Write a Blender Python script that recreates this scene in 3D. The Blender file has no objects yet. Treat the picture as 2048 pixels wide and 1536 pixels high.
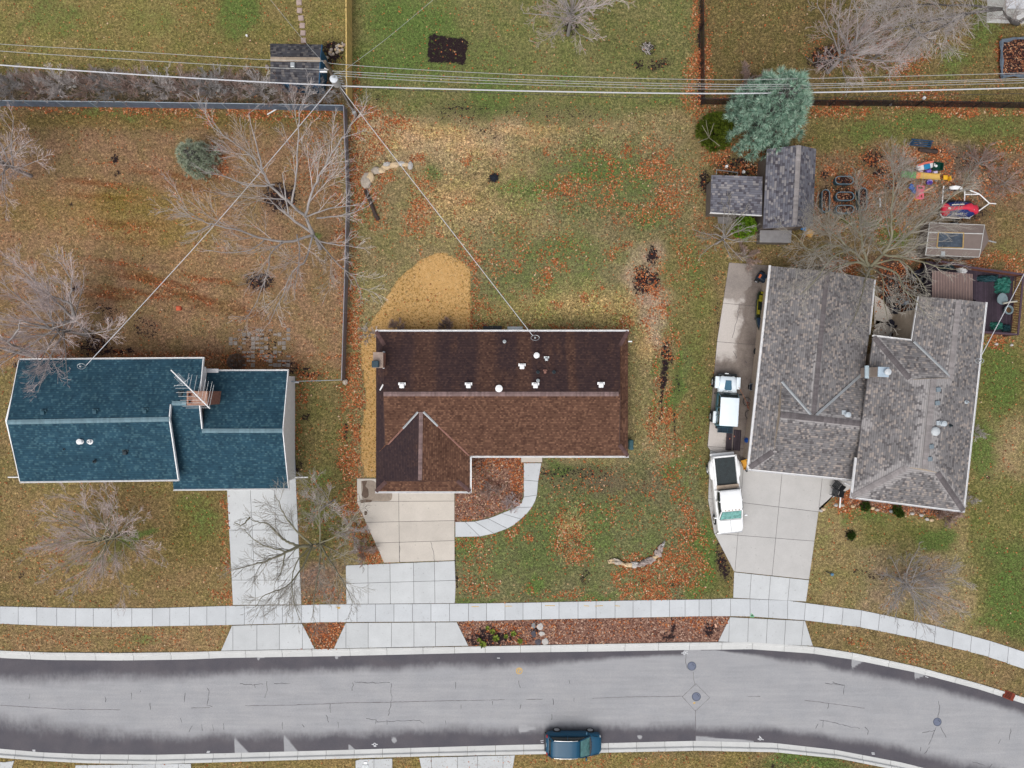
import bpy, bmesh, math, random
import numpy as np
from mathutils import Vector, Matrix, noise as mnoise

# ------------------------------------------------------------------ camera, sky, sun, exposure
SC = bpy.context.scene
COL = SC.collection
H = 56.0          # height of the camera over the street
S = 25.0          # photograph pixels per metre at ground level
cam_d = bpy.data.cameras.new('camera')
cam = bpy.data.objects.new('camera', cam_d)
COL.objects.link(cam)
cam.location = (0, 0, H)
cam_d.sensor_width = 36.0
cam_d.lens = 18.0 * H / 40.96
cam_d.clip_end = 4000
SC.camera = cam

SUN_EL, SUN_AZ = math.radians(62), math.radians(205)      # high sun behind cloud, from the south south west
w = bpy.data.worlds.new('World')
SC.world = w
w.use_nodes = True
wn = w.node_tree.nodes
sky = wn.new('ShaderNodeTexSky')
sky.sky_type = 'NISHITA'
sky.sun_disc = False
sky.sun_elevation = SUN_EL
sky.sun_rotation = SUN_AZ
sky.air_density = 1.0
sky.dust_density = 4.0
hs = wn.new('ShaderNodeHueSaturation')                     # cloud cover: most of the blue is gone
hs.inputs['Saturation'].default_value = 0.30
w.node_tree.links.new(sky.outputs[0], hs.inputs['Color'])
w.node_tree.links.new(hs.outputs[0], wn['Background'].inputs['Color'])
wn['Background'].inputs['Strength'].default_value = 0.15
sd = bpy.data.lights.new('sun', 'SUN')
sd.energy = 1.25
sd.angle = math.radians(45)
sd.color = (1.0, 0.95, 0.88)
sun = bpy.data.objects.new('sun', sd)
COL.objects.link(sun)
sdir = Vector((math.sin(SUN_AZ) * math.cos(SUN_EL), math.cos(SUN_AZ) * math.cos(SUN_EL), math.sin(SUN_EL)))
sun.rotation_euler = sdir.to_track_quat('Z', 'Y').to_euler()
sun.location = sdir * 90
SC.view_settings.view_transform = 'Standard'
SC.view_settings.look = 'None'
SC.view_settings.exposure = 0.10
SC.view_settings.gamma = 1.0
SC.view_settings.use_curve_mapping = False
SC.cycles.use_denoising = True
SC.cycles.max_bounces = 5

# ------------------------------------------------------------------ helpers
def at(px, py, z=0.0):
    k = (H - z) / H / S
    return Vector(((px - 1024) * k, (768 - py) * k, z))

def lin(v):
    v = v / 255.0
    return v / 12.92 if v <= 0.04045 else ((v + 0.055) / 1.055) ** 2.4

KE = 1.35
def c(r, g, b, k=1.0):
    return (lin(r) / KE * k, lin(g) / KE * k, lin(b) / KE * k)

ORG = {}
def tag(o, label=None, cat=None, group=None, kind=None):
    if label: o['label'] = label
    if cat: o['category'] = cat
    if group: o['group'] = group
    if kind: o['kind'] = kind
    return o

def thing(name, label, cat, loc=(0, 0, 0), rot=0.0, group=None):
    o = bpy.data.objects.new(name, None)
    o.empty_display_size = 0.2
    COL.objects.link(o)
    o.location = loc
    o.rotation_euler = (0, 0, rot)
    ORG[o.name] = Vector(loc)
    return tag(o, label, cat, group)

def root_of(o):
    while o.parent: o = o.parent
    return o

def rotz(a): return Matrix.Rotation(a, 4, 'Z')

class MB:
    def __init__(s):
        s.v = []; s.f = []; s.uv = {}; s.T = None; s.mi = {}
    def add(s, vs, fs):
        n = len(s.v)
        if s.T is not None:
            vs = [s.T @ Vector(p) for p in vs]
        s.v.extend([tuple(p) for p in vs])
        s.f.extend([tuple(i + n for i in f) for f in fs])
        return n
    def box(s, cc, size, rot=None):
        x, y, z = size[0] / 2, size[1] / 2, size[2] / 2
        vs = [Vector((a, b, d)) for d in (-z, z) for a, b in ((-x, -y), (x, -y), (x, y), (-x, y))]
        if rot is not None:
            R = rot if isinstance(rot, Matrix) else rotz(rot)
            vs = [R @ p for p in vs]
        cc = Vector(cc)
        s.add([p + cc for p in vs], [(3, 2, 1, 0), (4, 5, 6, 7), (0, 1, 5, 4), (1, 2, 6, 5), (2, 3, 7, 6), (3, 0, 4, 7)])
    def rbox(s, cc, size, r=0.05, rot=None):
        # box with its upright edges and top edge rounded
        x, y = size[0] / 2, size[1] / 2
        z0, z1 = -size[2] / 2, size[2] / 2
        r = min(r, x * .95, y * .95, size[2] * .9)
        def ring(ins, z):
            out = []
            for sx, sy, a0 in ((1, 1, 0), (-1, 1, 90), (-1, -1, 180), (1, -1, 270)):
                for k in range(4):
                    a = math.radians(a0 + 30 * k)
                    out.append(Vector((sx * (x - r) + (r - ins) * math.cos(a), sy * (y - r) + (r - ins) * math.sin(a), z)))
            return out
        rings = [ring(0, z0), ring(0, z1 - r), ring(r * .3, z1 - r * .3), ring(r * .98, z1)]
        R = None
        if rot is not None: R = rot if isinstance(rot, Matrix) else rotz(rot)
        cc = Vector(cc)
        rings = [[(R @ p if R else p) + cc for p in q] for q in rings]
        s.loft(rings)
    def loft(s, rings, cap=True, close=True):
        n = len(rings[0]); vs = [p for q in rings for p in q]; fs = []
        m = n if close else n - 1
        for i in range(len(rings) - 1):
            for j in range(m):
                k = (j + 1) % n
                fs.append((i * n + j, i * n + k, (i + 1) * n + k, (i + 1) * n + j))
        if cap:
            fs.append(tuple(range(n - 1, -1, -1)))
            fs.append(tuple((len(rings) - 1) * n + j for j in range(n)))
        s.add(vs, fs)
    def tube(s, pts, rs, n=6, cap=True):
        pts = [Vector(p) for p in pts]
        if not isinstance(rs, (list, tuple)): rs = [rs] * len(pts)
        rings = []
        for i, p in enumerate(pts):
            d = (pts[min(i + 1, len(pts) - 1)] - pts[max(i - 1, 0)])
            if d.length < 1e-9: d = Vector((0, 0, 1))
            d.normalize()
            a = d.cross(Vector((0, 0, 1)))
            if a.length < 1e-3: a = d.cross(Vector((1, 0, 0)))
            a.normalize(); b = a.cross(d)
            rings.append([p + a * (rs[i] * math.cos(2 * math.pi * k / n)) + b * (-rs[i] * math.sin(2 * math.pi * k / n)) for k in range(n)])
        s.loft(rings, cap)
    def lathe(s, cc, prof, n=16, cap=True, axis=None):
        cc = Vector(cc)
        rings = [[Vector((r * math.cos(2 * math.pi * k / n), r * math.sin(2 * math.pi * k / n), z)) for k in range(n)] for r, z in prof]
        if axis is not None: rings = [[axis @ p for p in q] for q in rings]
        s.loft([[p + cc for p in q] for q in rings], cap)
    def prism(s, pts, z0, z1):
        n = len(pts)
        ar = sum(pts[i][0] * pts[(i + 1) % n][1] - pts[(i + 1) % n][0] * pts[i][1] for i in range(n))
        if ar < 0: pts = pts[::-1]
        vs = [(p[0], p[1], z0) for p in pts] + [(p[0], p[1], z1) for p in pts]
        s.add(vs, [tuple(range(n - 1, -1, -1)), tuple(range(n, 2 * n))] + [(i, (i + 1) % n, n + (i + 1) % n, n + i) for i in range(n)])
    def slab(s, pts, t=0.12, uvs=True, org=None):
        # a sloping roof plane with thickness; uv in metres, u along the eave and v up the slope
        pts = [Vector(p) for p in pts]
        nrm = Vector((0, 0, 0))
        for i in range(len(pts)):
            nrm += (pts[i] - pts[0]).cross(pts[(i + 1) % len(pts)] - pts[0])
        if nrm.z < 0: pts = pts[::-1]; nrm = -nrm
        nrm.normalize()
        u = Vector((0, 0, 1)).cross(nrm)
        u = u.normalized() if u.length > 1e-4 else Vector((1, 0, 0))
        v = nrm.cross(u)
        n = len(pts)
        k0 = len(s.f)
        s.add(pts + [p - Vector((0, 0, t)) for p in pts], [tuple(range(n)), tuple(range(2 * n - 1, n - 1, -1))] + [(i, n + i, n + (i + 1) % n, (i + 1) % n) for i in range(n)])
        if uvs: s.uv[k0] = [(p.dot(u), p.dot(v)) for p in pts]
    def blob(s, cc, r, seed=0, jit=0.25, nu=9, nv=6, flat=True):
        cc = Vector(cc); rings = []
        for i in range(nv + 1):
            th = math.pi * i / nv
            q = []
            for j in range(nu):
                ph = 2 * math.pi * j / nu
                d = Vector((math.sin(th) * math.cos(ph), math.sin(th) * math.sin(ph), math.cos(th)))
                k = 1 + jit * mnoise.noise(d * 1.7 + Vector((seed * 7.3, seed * 1.9, seed * 3.1)))
                q.append(cc + Vector((d.x * r[0] * k, d.y * r[1] * k, d.z * r[2] * k)))
            rings.append(q)
        s.loft(rings[::-1])
    def ribbon(s, pts, wd, z=None):
        pts = [Vector(p) for p in pts]; L = []; R = []
        for i, p in enumerate(pts):
            d = pts[min(i + 1, len(pts) - 1)] - pts[max(i - 1, 0)]
            q = Vector((-d.y, d.x, 0)).normalized() * ((wd[i] if isinstance(wd, (list, tuple)) else wd) / 2)
            L.append(p + q); R.append(p - q)
        n = len(pts)
        s.add(L + R, [(i, n + i, n + i + 1, i + 1) for i in range(n - 1)])
    def build(s, name, mat, parent=None, smooth=False, label=None, cat=None, group=None, kind=None, base=None, local=False):
        vs = np.array(s.v, dtype=float)
        if parent is not None:
            off = Vector((0, 0, 0)) if local else ORG[root_of(parent).name]
        else:
            if base is None and not local:
                base = ((vs[:, 0].min() + vs[:, 0].max()) / 2, (vs[:, 1].min() + vs[:, 1].max()) / 2, vs[:, 2].min())
            off = Vector(base) if base is not None else Vector((0, 0, 0))
        vs = vs - np.array(off)
        me = bpy.data.meshes.new(name)
        me.from_pydata([tuple(p) for p in vs], [], s.f)
        if s.uv:
            ul = me.uv_layers.new(name='UVMap')
            for k, uvs in s.uv.items():
                for li, q in zip(me.polygons[k].loop_indices, uvs): ul.data[li].uv = q
        if isinstance(mat, (list, tuple)):
            for m_ in mat: me.materials.append(m_)
            for k, i in s.mi.items(): me.polygons[k].material_index = i
        else:
            me.materials.append(mat)
        if smooth:
            me.polygons.foreach_set('use_smooth', [True] * len(me.polygons))
            if smooth != 'all':
                try: me.set_sharp_from_angle(angle=math.radians(40))
                except Exception: pass
        me.update()
        o = bpy.data.objects.new(name, me)
        COL.objects.link(o)
        if parent is not None: o.parent = parent
        else:
            o.location = off
            ORG[o.name] = Vector(off)
        return tag(o, label, cat, group, kind)

def dup(root, loc=None, rot=None, label=None, group=None, scale=None):
    r = root.copy(); COL.objects.link(r)
    if loc is not None: r.location = loc
    if rot is not None: r.rotation_euler = (0, 0, rot)
    if scale is not None: r.scale = scale if isinstance(scale, tuple) else (scale,) * 3
    if label: r['label'] = label
    if group: r['group'] = group
    for ch in list(root.children):
        q = ch.copy(); COL.objects.link(q); q.parent = r
        for g in list(ch.children):
            d = g.copy(); COL.objects.link(d); d.parent = q
    return r

def spline(pts, sub=6):
    P = [Vector(p) for p in pts]
    if len(P) < 3: return P
    out = []
    for i in range(len(P) - 1):
        a, b, d, e = P[max(i - 1, 0)], P[i], P[i + 1], P[min(i + 2, len(P) - 1)]
        for k in range(sub):
            t = k / sub
            out.append(0.5 * ((2 * b) + (d - a) * t + (2 * a - 5 * b + 4 * d - e) * t * t + (3 * b - a - 3 * d + e) * t ** 3))
    out.append(P[-1])
    return out

# ------------------------------------------------------------------ materials
class NT:
    def __init__(s, name):
        s.m = bpy.data.materials.new(name); s.m.use_nodes = True
        s.t = s.m.node_tree; s.n = s.t.nodes
        s.b = s.n['Principled BSDF']
    def node(s, typ, **kw):
        o = s.n.new(typ)
        for k, v in kw.items(): setattr(o, k, v)
        return o
    def link(s, a, b): s.t.links.new(a, b)
    def put(s, sock, v):
        if isinstance(v, bpy.types.NodeSocket): s.link(v, sock)
        elif v is not None: sock.default_value = v
    def pos(s):
        if not hasattr(s, '_p'): s._p = s.node('ShaderNodeNewGeometry')
        return s._p.outputs['Position']
    def isl(s):
        s.pos(); return s._p.outputs['Random Per Island']
    def noise(s, scale, detail=3, rough=.55, vec=None, dist=0.0):
        o = s.node('ShaderNodeTexNoise')
        o.inputs['Scale'].default_value = scale; o.inputs['Detail'].default_value = detail
        o.inputs['Roughness'].default_value = rough; o.inputs['Distortion'].default_value = dist
        s.link(vec if vec is not None else s.pos(), o.inputs['Vector'])
        return o.outputs['Fac']
    def math(s, op, a, b=None, d=None, clamp=False):
        o = s.node('ShaderNodeMath', operation=op); o.use_clamp = clamp
        s.put(o.inputs[0], a); s.put(o.inputs[1], b)
        if d is not None: s.put(o.inputs[2], d)
        return o.outputs[0]
    def rng(s, v, a, b, lo=0.0, hi=1.0, smooth=False):
        o = s.node('ShaderNodeMapRange')
        if smooth: o.interpolation_type = 'SMOOTHSTEP'
        s.put(o.inputs['Value'], v)
        for k, x in zip(('From Min', 'From Max', 'To Min', 'To Max'), (a, b, lo, hi)): s.put(o.inputs[k], x)
        return o.outputs[0]
    def mix(s, f, a, b, mode='MIX'):
        o = s.node('ShaderNodeMix', data_type='RGBA', blend_type=mode)
        s.put(o.inputs[0], f)
        for k, v in ((6, a), (7, b)):
            if isinstance(v, tuple): v = (v[0], v[1], v[2], 1)
            s.put(o.inputs[k], v)
        return o.outputs[2]
    def scale(s, col, f):
        o = s.node('ShaderNodeVectorMath', operation='SCALE')
        if isinstance(col, tuple): o.inputs[0].default_value = col[:3]
        else: s.link(col, o.inputs[0])
        s.put(o.inputs['Scale'], f)
        return o.outputs[0]
    def ramp(s, f, stops, const=False):
        o = s.node('ShaderNodeValToRGB')
        e = o.color_ramp.elements
        if const: o.color_ramp.interpolation = 'CONSTANT'
        while len(e) > 1: e.remove(e[-1])
        e[0].position = stops[0][0]; e[0].color = (*stops[0][1], 1)
        for p, q in stops[1:]:
            k = e.new(p); k.color = (*q, 1)
        s.link(f, o.inputs[0])
        return o.outputs[0]
    def bump(s, h, strength=.3, dist=.02):
        o = s.node('ShaderNodeBump')
        o.inputs['Strength'].default_value = strength; o.inputs['Distance'].default_value = dist
        s.link(h, o.inputs['Height']); s.link(o.outputs[0], s.b.inputs['Normal'])
    def done(s, col, rough=.8, metal=0.0, spec=.3):
        if isinstance(col, tuple): col = (*col[:3], 1)
        s.put(s.b.inputs['Base Color'], col); s.put(s.b.inputs['Roughness'], rough)
        s.b.inputs['Metallic'].default_value = metal
        s.b.inputs['Specular IOR Level'].default_value = spec
        return s.m

_mc = {}
def mat(name, col, rough=.8, var=.25, sc=3.0, fine=20.0, metal=0.0, spec=.3, bump=0.0, isl=0.0, coat=0.0):
    if name in _mc: return _mc[name]
    t = NT(name)
    f = t.rng(t.noise(sc, 4), .3, .7, 1 - var, 1 + var)
    g = t.rng(t.noise(fine, 3), .3, .7, 1 - var * .7, 1 + var * .7)
    k = t.math('MULTIPLY', f, g)
    if isl: k = t.math('MULTIPLY', k, t.rng(t.isl(), 0, 1, 1 - isl, 1 + isl))
    if bump: t.bump(t.noise(fine, 4), bump)
    if coat: t.b.inputs['Coat Weight'].default_value = coat; t.b.inputs['Coat Roughness'].default_value = .06
    _mc[name] = t.done(t.scale(col, k), rough, metal, spec)
    return _mc[name]

def shingle(name, c1, c2, c3, row=.14, wid=.30, gapk=.35, stain=None, weather=None):
    t = NT(name)
    uvn = t.node('ShaderNodeUVMap')
    uv = uvn.outputs[0]
    sep = t.node('ShaderNodeSeparateXYZ'); t.link(uv, sep.inputs[0])
    rowi = t.math('FLOOR', t.math('DIVIDE', sep.outputs[1], row))
    wn_ = t.node('ShaderNodeTexWhiteNoise', noise_dimensions='1D'); t.link(rowi, wn_.inputs['W'])
    # tabs of uneven width: shift each row, then cut it in cells
    shift = t.math('MULTIPLY', wn_.outputs['Value'], 3.7)
    wob = t.noise(.9, 2, vec=uv)
    cell = t.math('FLOOR', t.math('DIVIDE', t.math('ADD', t.math('ADD', sep.outputs[0], shift), t.math('MULTIPLY', wob, .25)), wid))
    cmb = t.node('ShaderNodeCombineXYZ'); t.link(cell, cmb.inputs[0]); t.link(rowi, cmb.inputs[1])
    w2 = t.node('ShaderNodeTexWhiteNoise', noise_dimensions='2D'); t.link(cmb.outputs[0], w2.inputs['Vector'])
    col = t.ramp(w2.outputs['Value'], [(0, c1), (.38, c2), (.75, c2), (.86, c3), (1, c3)])
    fr = t.math('FRACT', t.math('DIVIDE', sep.outputs[1], row))
    edge = t.rng(fr, .02, .26, gapk, 1.0)
    col = t.scale(col, edge)
    col = t.scale(col, t.rng(t.noise(.7, 4, vec=uv), .3, .7, .84, 1.16))
    col = t.scale(col, t.rng(t.noise(45, 2, vec=uv), .25, .75, .72, 1.28))
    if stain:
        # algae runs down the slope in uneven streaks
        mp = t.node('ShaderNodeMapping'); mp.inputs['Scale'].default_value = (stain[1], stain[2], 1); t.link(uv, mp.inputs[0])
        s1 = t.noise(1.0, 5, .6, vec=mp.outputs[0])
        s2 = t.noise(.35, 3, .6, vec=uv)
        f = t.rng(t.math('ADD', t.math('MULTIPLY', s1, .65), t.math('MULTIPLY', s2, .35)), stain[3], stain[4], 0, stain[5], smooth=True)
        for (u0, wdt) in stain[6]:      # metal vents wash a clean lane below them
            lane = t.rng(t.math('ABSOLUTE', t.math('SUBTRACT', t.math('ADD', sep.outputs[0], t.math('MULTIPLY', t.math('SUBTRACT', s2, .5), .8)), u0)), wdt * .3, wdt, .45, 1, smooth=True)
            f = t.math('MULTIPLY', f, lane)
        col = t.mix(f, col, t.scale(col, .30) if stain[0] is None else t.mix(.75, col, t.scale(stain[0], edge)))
    if weather:
        # bleached tabs where the weather bites: beside the ridges and hips
        tot = None
        for p, q, wdt in weather:
            p, q = at(*p), at(*q); dd = (q - p); L = dd.xy.length; dx, dy = dd.x / L, dd.y / L
            def dot(vx, vy):
                o = t.node('ShaderNodeVectorMath', operation='DOT_PRODUCT'); t.link(t.pos(), o.inputs[0]); o.inputs[1].default_value = (vx, vy, 0); return o.outputs['Value']
            off = t.math('ABSOLUTE', t.math('SUBTRACT', dot(-dy, dx), -dy * p.x + dx * p.y))
            al = t.math('SUBTRACT', dot(dx, dy), dx * p.x + dy * p.y)
            f = t.math('MULTIPLY', t.rng(off, 0, wdt * 1.5, 1, 0), t.math('MULTIPLY', t.rng(al, -.3, .2), t.rng(al, L + .3, L - .2)))
            tot = f if tot is None else t.math('MAXIMUM', tot, f)
        f = t.rng(t.math('ADD', tot, t.math('MULTIPLY', t.math('SUBTRACT', w2.outputs['Value'], .5), .5)), .3, .6)
        f = t.math('MULTIPLY', f, t.rng(tot, 0, .05))
        col = t.mix(t.math('MULTIPLY', f, .8), col, t.scale(c(178, 174, 174), edge))
    t.bump(fr, .5, .02)
    return t.done(col, .92, 0, .15)

M = {}
def mats():
    M['white_trim'] = mat('white_trim', (.78, .78, .79), .5, .06)
    M['white_paint'] = mat('white_car_paint', (.82, .83, .84), .3, .03, coat=.6)
    M['siding'] = mat('white_siding', (.88, .89, .90), .6, .05)
    M['tan_wall'] = mat('tan_wall', (.40, .33, .26), .8, .1)
    M['brick'] = mat('brick_wall', (.30, .14, .10), .9, .25, 6, 30)
    M['glass'] = mat('dark_glass', (.012, .02, .022), .08, .1, spec=.6)
    M['teal_glass'] = mat('teal_glass', (.06, .16, .16), .08, .25, spec=.6)
    M['rubber'] = mat('black_rubber', (.018, .019, .021), .8, .2)
    M['black_plastic'] = mat('black_plastic', (.022, .024, .027), .5, .2)
    M['chrome'] = mat('silver_metal', (.55, .56, .58), .3, .1, metal=.8)
    M['galv'] = mat('galvanised_metal', (.42, .45, .47), .45, .12, metal=.5)
    M['lamp_white'] = mat('clear_lamp', (.7, .72, .74), .15, .05)
    M['lamp_red'] = mat('red_lamp', (.35, .02, .02), .2, .05)
mats()

# ------------------------------------------------------------------ street edges (photo pixels at ground level)
TO = [(-900, 1120), (-400, 1240), (-150, 1288), (0, 1301), (96, 1305), (239, 1306), (376, 1304), (444, 1302), (640, 1298), (940, 1293), (1200, 1288), (1369, 1285), (1504, 1284), (1625, 1293), (1709, 1306), (1833, 1333), (1957, 1367), (2048, 1395), (2300, 1490), (2800, 1740)]
TI = [(-900, 1137), (-400, 1256), (-150, 1304), (0, 1317), (96, 1321), (239, 1322), (376, 1320), (444, 1317), (680, 1313), (940, 1307), (1200, 1304), (1369, 1301), (1504, 1299.5), (1625, 1308), (1706, 1320), (1833, 1346), (1957, 1379), (2048, 1408), (2300, 1503), (2800, 1755)]
BI = [(-900, 1320), (-400, 1438), (-150, 1484), (0, 1499), (80, 1506), (171, 1510), (308, 1511), (444, 1508), (680, 1501.5), (860, 1496), (1031, 1491), (1200, 1488), (1390, 1483), (1547, 1487), (1672, 1501), (1803, 1526), (1900, 1550), (2048, 1598), (2300, 1700), (2800, 1950)]
BO = [(-900, 1338), (-400, 1455), (-150, 1501), (0, 1515), (80, 1521), (171, 1526), (308, 1528), (444, 1524), (680, 1517), (860, 1512), (1031, 1509), (1200, 1505), (1397, 1501), (1551, 1504), (1679, 1517), (1800, 1541), (1900, 1566), (2048, 1614), (2300, 1716), (2800, 1966)]
def ipl(P, x): return np.interp(x, [p[0] for p in P], [p[1] for p in P])

def sdf_poly(px, py, poly):
    # signed distance to a polygon, negative inside
    d = np.full(px.shape, 1e9); ins = np.zeros(px.shape, bool)
    n = len(poly)
    for i in range(n):
        x0, y0 = poly[i]; x1, y1 = poly[(i + 1) % n]
        ex, ey = x1 - x0, y1 - y0
        t = np.clip(((px - x0) * ex + (py - y0) * ey) / (ex * ex + ey * ey + 1e-9), 0, 1)
        d = np.minimum(d, np.hypot(px - x0 - t * ex, py - y0 - t * ey))
        cr = ((y0 > py) != (y1 > py)) & (px < (x1 - x0) * (py - y0) / (y1 - y0 + 1e-12) + x0)
        ins ^= cr
    return np.where(ins, -d, d)

def d_line(px, py, pts):
    d = np.full(px.shape, 1e9)
    for (x0, y0), (x1, y1) in zip(pts[:-1], pts[1:]):
        ex, ey = x1 - x0, y1 - y0
        t = np.clip(((px - x0) * ex + (py - y0) * ey) / (ex * ex + ey * ey + 1e-9), 0, 1)
        d = np.minimum(d, np.hypot(px - x0 - t * ex, py - y0 - t * ey))
    return d

def sm(v): v = np.clip(v, 0, 1); return v * v * (3 - 2 * v)

# cheap smooth value noise for the layout of patches
_rs = np.random.RandomState(4)
_tab = _rs.rand(256, 256)
def vnoise(px, py, cell, sh=0):
    x = px / cell + 17.3 + sh * 13.7; y = py / cell + 41.9 + sh * 7.1
    xi = np.floor(x).astype(int); yi = np.floor(y).astype(int)
    fx = sm(x - xi); fy = sm(y - yi)
    g = lambda a, b: _tab[a % 256, b % 256]
    return (g(xi, yi) * (1 - fx) + g(xi + 1, yi) * fx) * (1 - fy) + (g(xi, yi + 1) * (1 - fx) + g(xi + 1, yi + 1) * fx) * fy
def fbm(px, py, cell, sh=0): return .55 * vnoise(px, py, cell, sh) + .3 * vnoise(px, py, cell / 2.3, sh + 3) + .15 * vnoise(px, py, cell / 5.1, sh + 5)

STRAW = [(873, 505), (895, 507), (917, 517), (942, 537), (941, 659), (941, 668), (770, 668), (760, 800), (755, 956), (729, 954), (722, 930), (720, 869), (731, 805), (727, 751), (719, 710), (724, 676), (744, 639), (768, 605), (792, 561), (839, 520)]
BED = [(909, 984), (940, 975), (940, 905), (1043, 905), (1048, 994), (1031, 1013), (1003, 1025), (976, 1037), (949, 1042), (908, 1044)]
# zones of lawn: polygon, colour seen, softness in pixels
ZONES = [
    ([(-3000, -3000), (5000, -3000), (5000, 5000), (-3000, 5000)], (126, 106, 64), 1),
    ([(-3000, -3000), (692, -3000), (692, 160), (-3000, 160)], (126, 114, 60), 14),
    ([(-3000, 150), (694, 150), (694, 213), (-3000, 205)], (98, 86, 74), 8),
    ([(705, -3000), (1395, -3000), (1395, 215), (1200, 250), (900, 245), (705, 205)], (112, 113, 62), 20),
    ([(705, -200), (900, -200), (880, 150), (705, 150)], (106, 116, 58), 40),
    ([(1405, -3000), (5000, -3000), (5000, 205), (1405, 205)], (112, 96, 54), 12),
    ([(-3000, 215), (690, 215), (690, 740), (-3000, 740)], (137, 103, 72), 8),
    ([(-3000, 215), (690, 215), (690, 262), (-3000, 262)], (108, 88, 50), 35),
    ([(130, 380), (420, 400), (400, 520), (120, 500)], (144, 110, 64), 60),
    ([(696, 215), (1400, 235), (1400, 1195), (696, 1195)], (132, 118, 76), 25),
    ([(705, 235), (1040, 250), (1030, 320), (720, 340)], (170, 142, 104), 45),
    ([(820, 320), (1080, 330), (1060, 470), (840, 470)], (144, 122, 78), 60),
    ([(1080, 290), (1370, 290), (1370, 480), (1080, 480)], (114, 106, 70), 50),
    ([(950, 480), (1270, 480), (1270, 600), (950, 600)], (118, 112, 74), 60),
    ([(1140, 575), (1270, 575), (1270, 655), (1060, 660), (950, 655), (950, 610)], (148, 134, 74), 35),
    ([(1330, 480), (1440, 520), (1430, 700), (1420, 1190), (1370, 1190), (1345, 700)], (112, 106, 56), 30),
    ([(1262, 490), (1330, 490), (1330, 700), (1285, 690), (1265, 560)], (162, 136, 112), 18),
    ([(912, 920), (1400, 920), (1440, 1198), (912, 1205)], (108, 108, 68), 12),
    ([(1100, 930), (1330, 940), (1330, 1000), (1100, 1000)], (106, 94, 70), 40),
    ([(1385, 1060), (1462, 1150), (1462, 1195), (1385, 1195)], (102, 104, 52), 15),
    ([(1600, 212), (5000, 212), (5000, 285), (1830, 290), (1630, 300)], (112, 103, 54), 18),
    ([(1625, 310), (1830, 295), (5000, 295), (5000, 530), (1625, 530)], (124, 96, 68), 20),
    ([(1640, 440), (1860, 450), (1850, 520), (1600, 520)], (122, 102, 62), 30),
    ([(1895, 300), (2010, 300), (2010, 400), (1895, 385)], (118, 98, 82), 22),
    ([(1990, 430), (5000, 430), (5000, 545), (1985, 540)], (124, 103, 62), 20),
    ([(1940, 690), (5000, 660), (5000, 1290), (2040, 1290), (1900, 1200), (1930, 1020)], (108, 108, 52), 20),
    ([(1985, 830), (2048, 830), (2048, 960), (1980, 960)], (146, 124, 86), 40),
    ([(1618, 1020), (1930, 1030), (1960, 1260), (1860, 1245), (1612, 1200)], (140, 122, 76), 15),
    ([(1700, 1030), (1910, 1040), (1900, 1100), (1720, 1080)], (112, 110, 54), 30),
    ([(1720, 1100), (1930, 1110), (1930, 1250), (1720, 1220)], (142, 122, 92), 35),
    ([(1960, 1080), (2060, 1080), (2060, 1290), (1990, 1280)], (96, 100, 50), 30),
    ([(-3000, 965), (466, 975), (466, 1212), (-3000, 1212)], (132, 108, 66), 10),
    ([(330, 985), (455, 985), (455, 1130), (330, 1130)], (112, 98, 48), 50),
    ([(-3000, 1250), (460, 1250), (440, 1303), (-3000, 1303)], (142, 114, 74), 3),
    ([(592, 760), (690, 765), (695, 1130), (690, 1210), (603, 1210)], (112, 102, 56), 8),
    ([(600, 1140), (692, 1135), (692, 1210), (604, 1210)], (128, 100, 82), 15),
    ([(606, 1246), (690, 1244), (666, 1298), (632, 1298)], (122, 84, 66), 2),
    ([(1612, 1242), (1720, 1256), (1830, 1280), (1967, 1312), (2300, 1420), (2300, 1490), (2048, 1394), (1957, 1366), (1833, 1332), (1709, 1305), (1628, 1292)], (130, 108, 68), 2),
    ([(-3000, 1520), (1500, 1505), (1500, 5000), (-3000, 5000)], (136, 114, 62), 6),
    ([(1540, 1503), (1700, 1525), (1700, 1700), (1540, 1700)], (104, 108, 54), 12),
    ([(1750, 670), (1835, 670), (1835, 520), (1750, 520)], (86, 62, 52), 12),
]
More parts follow.
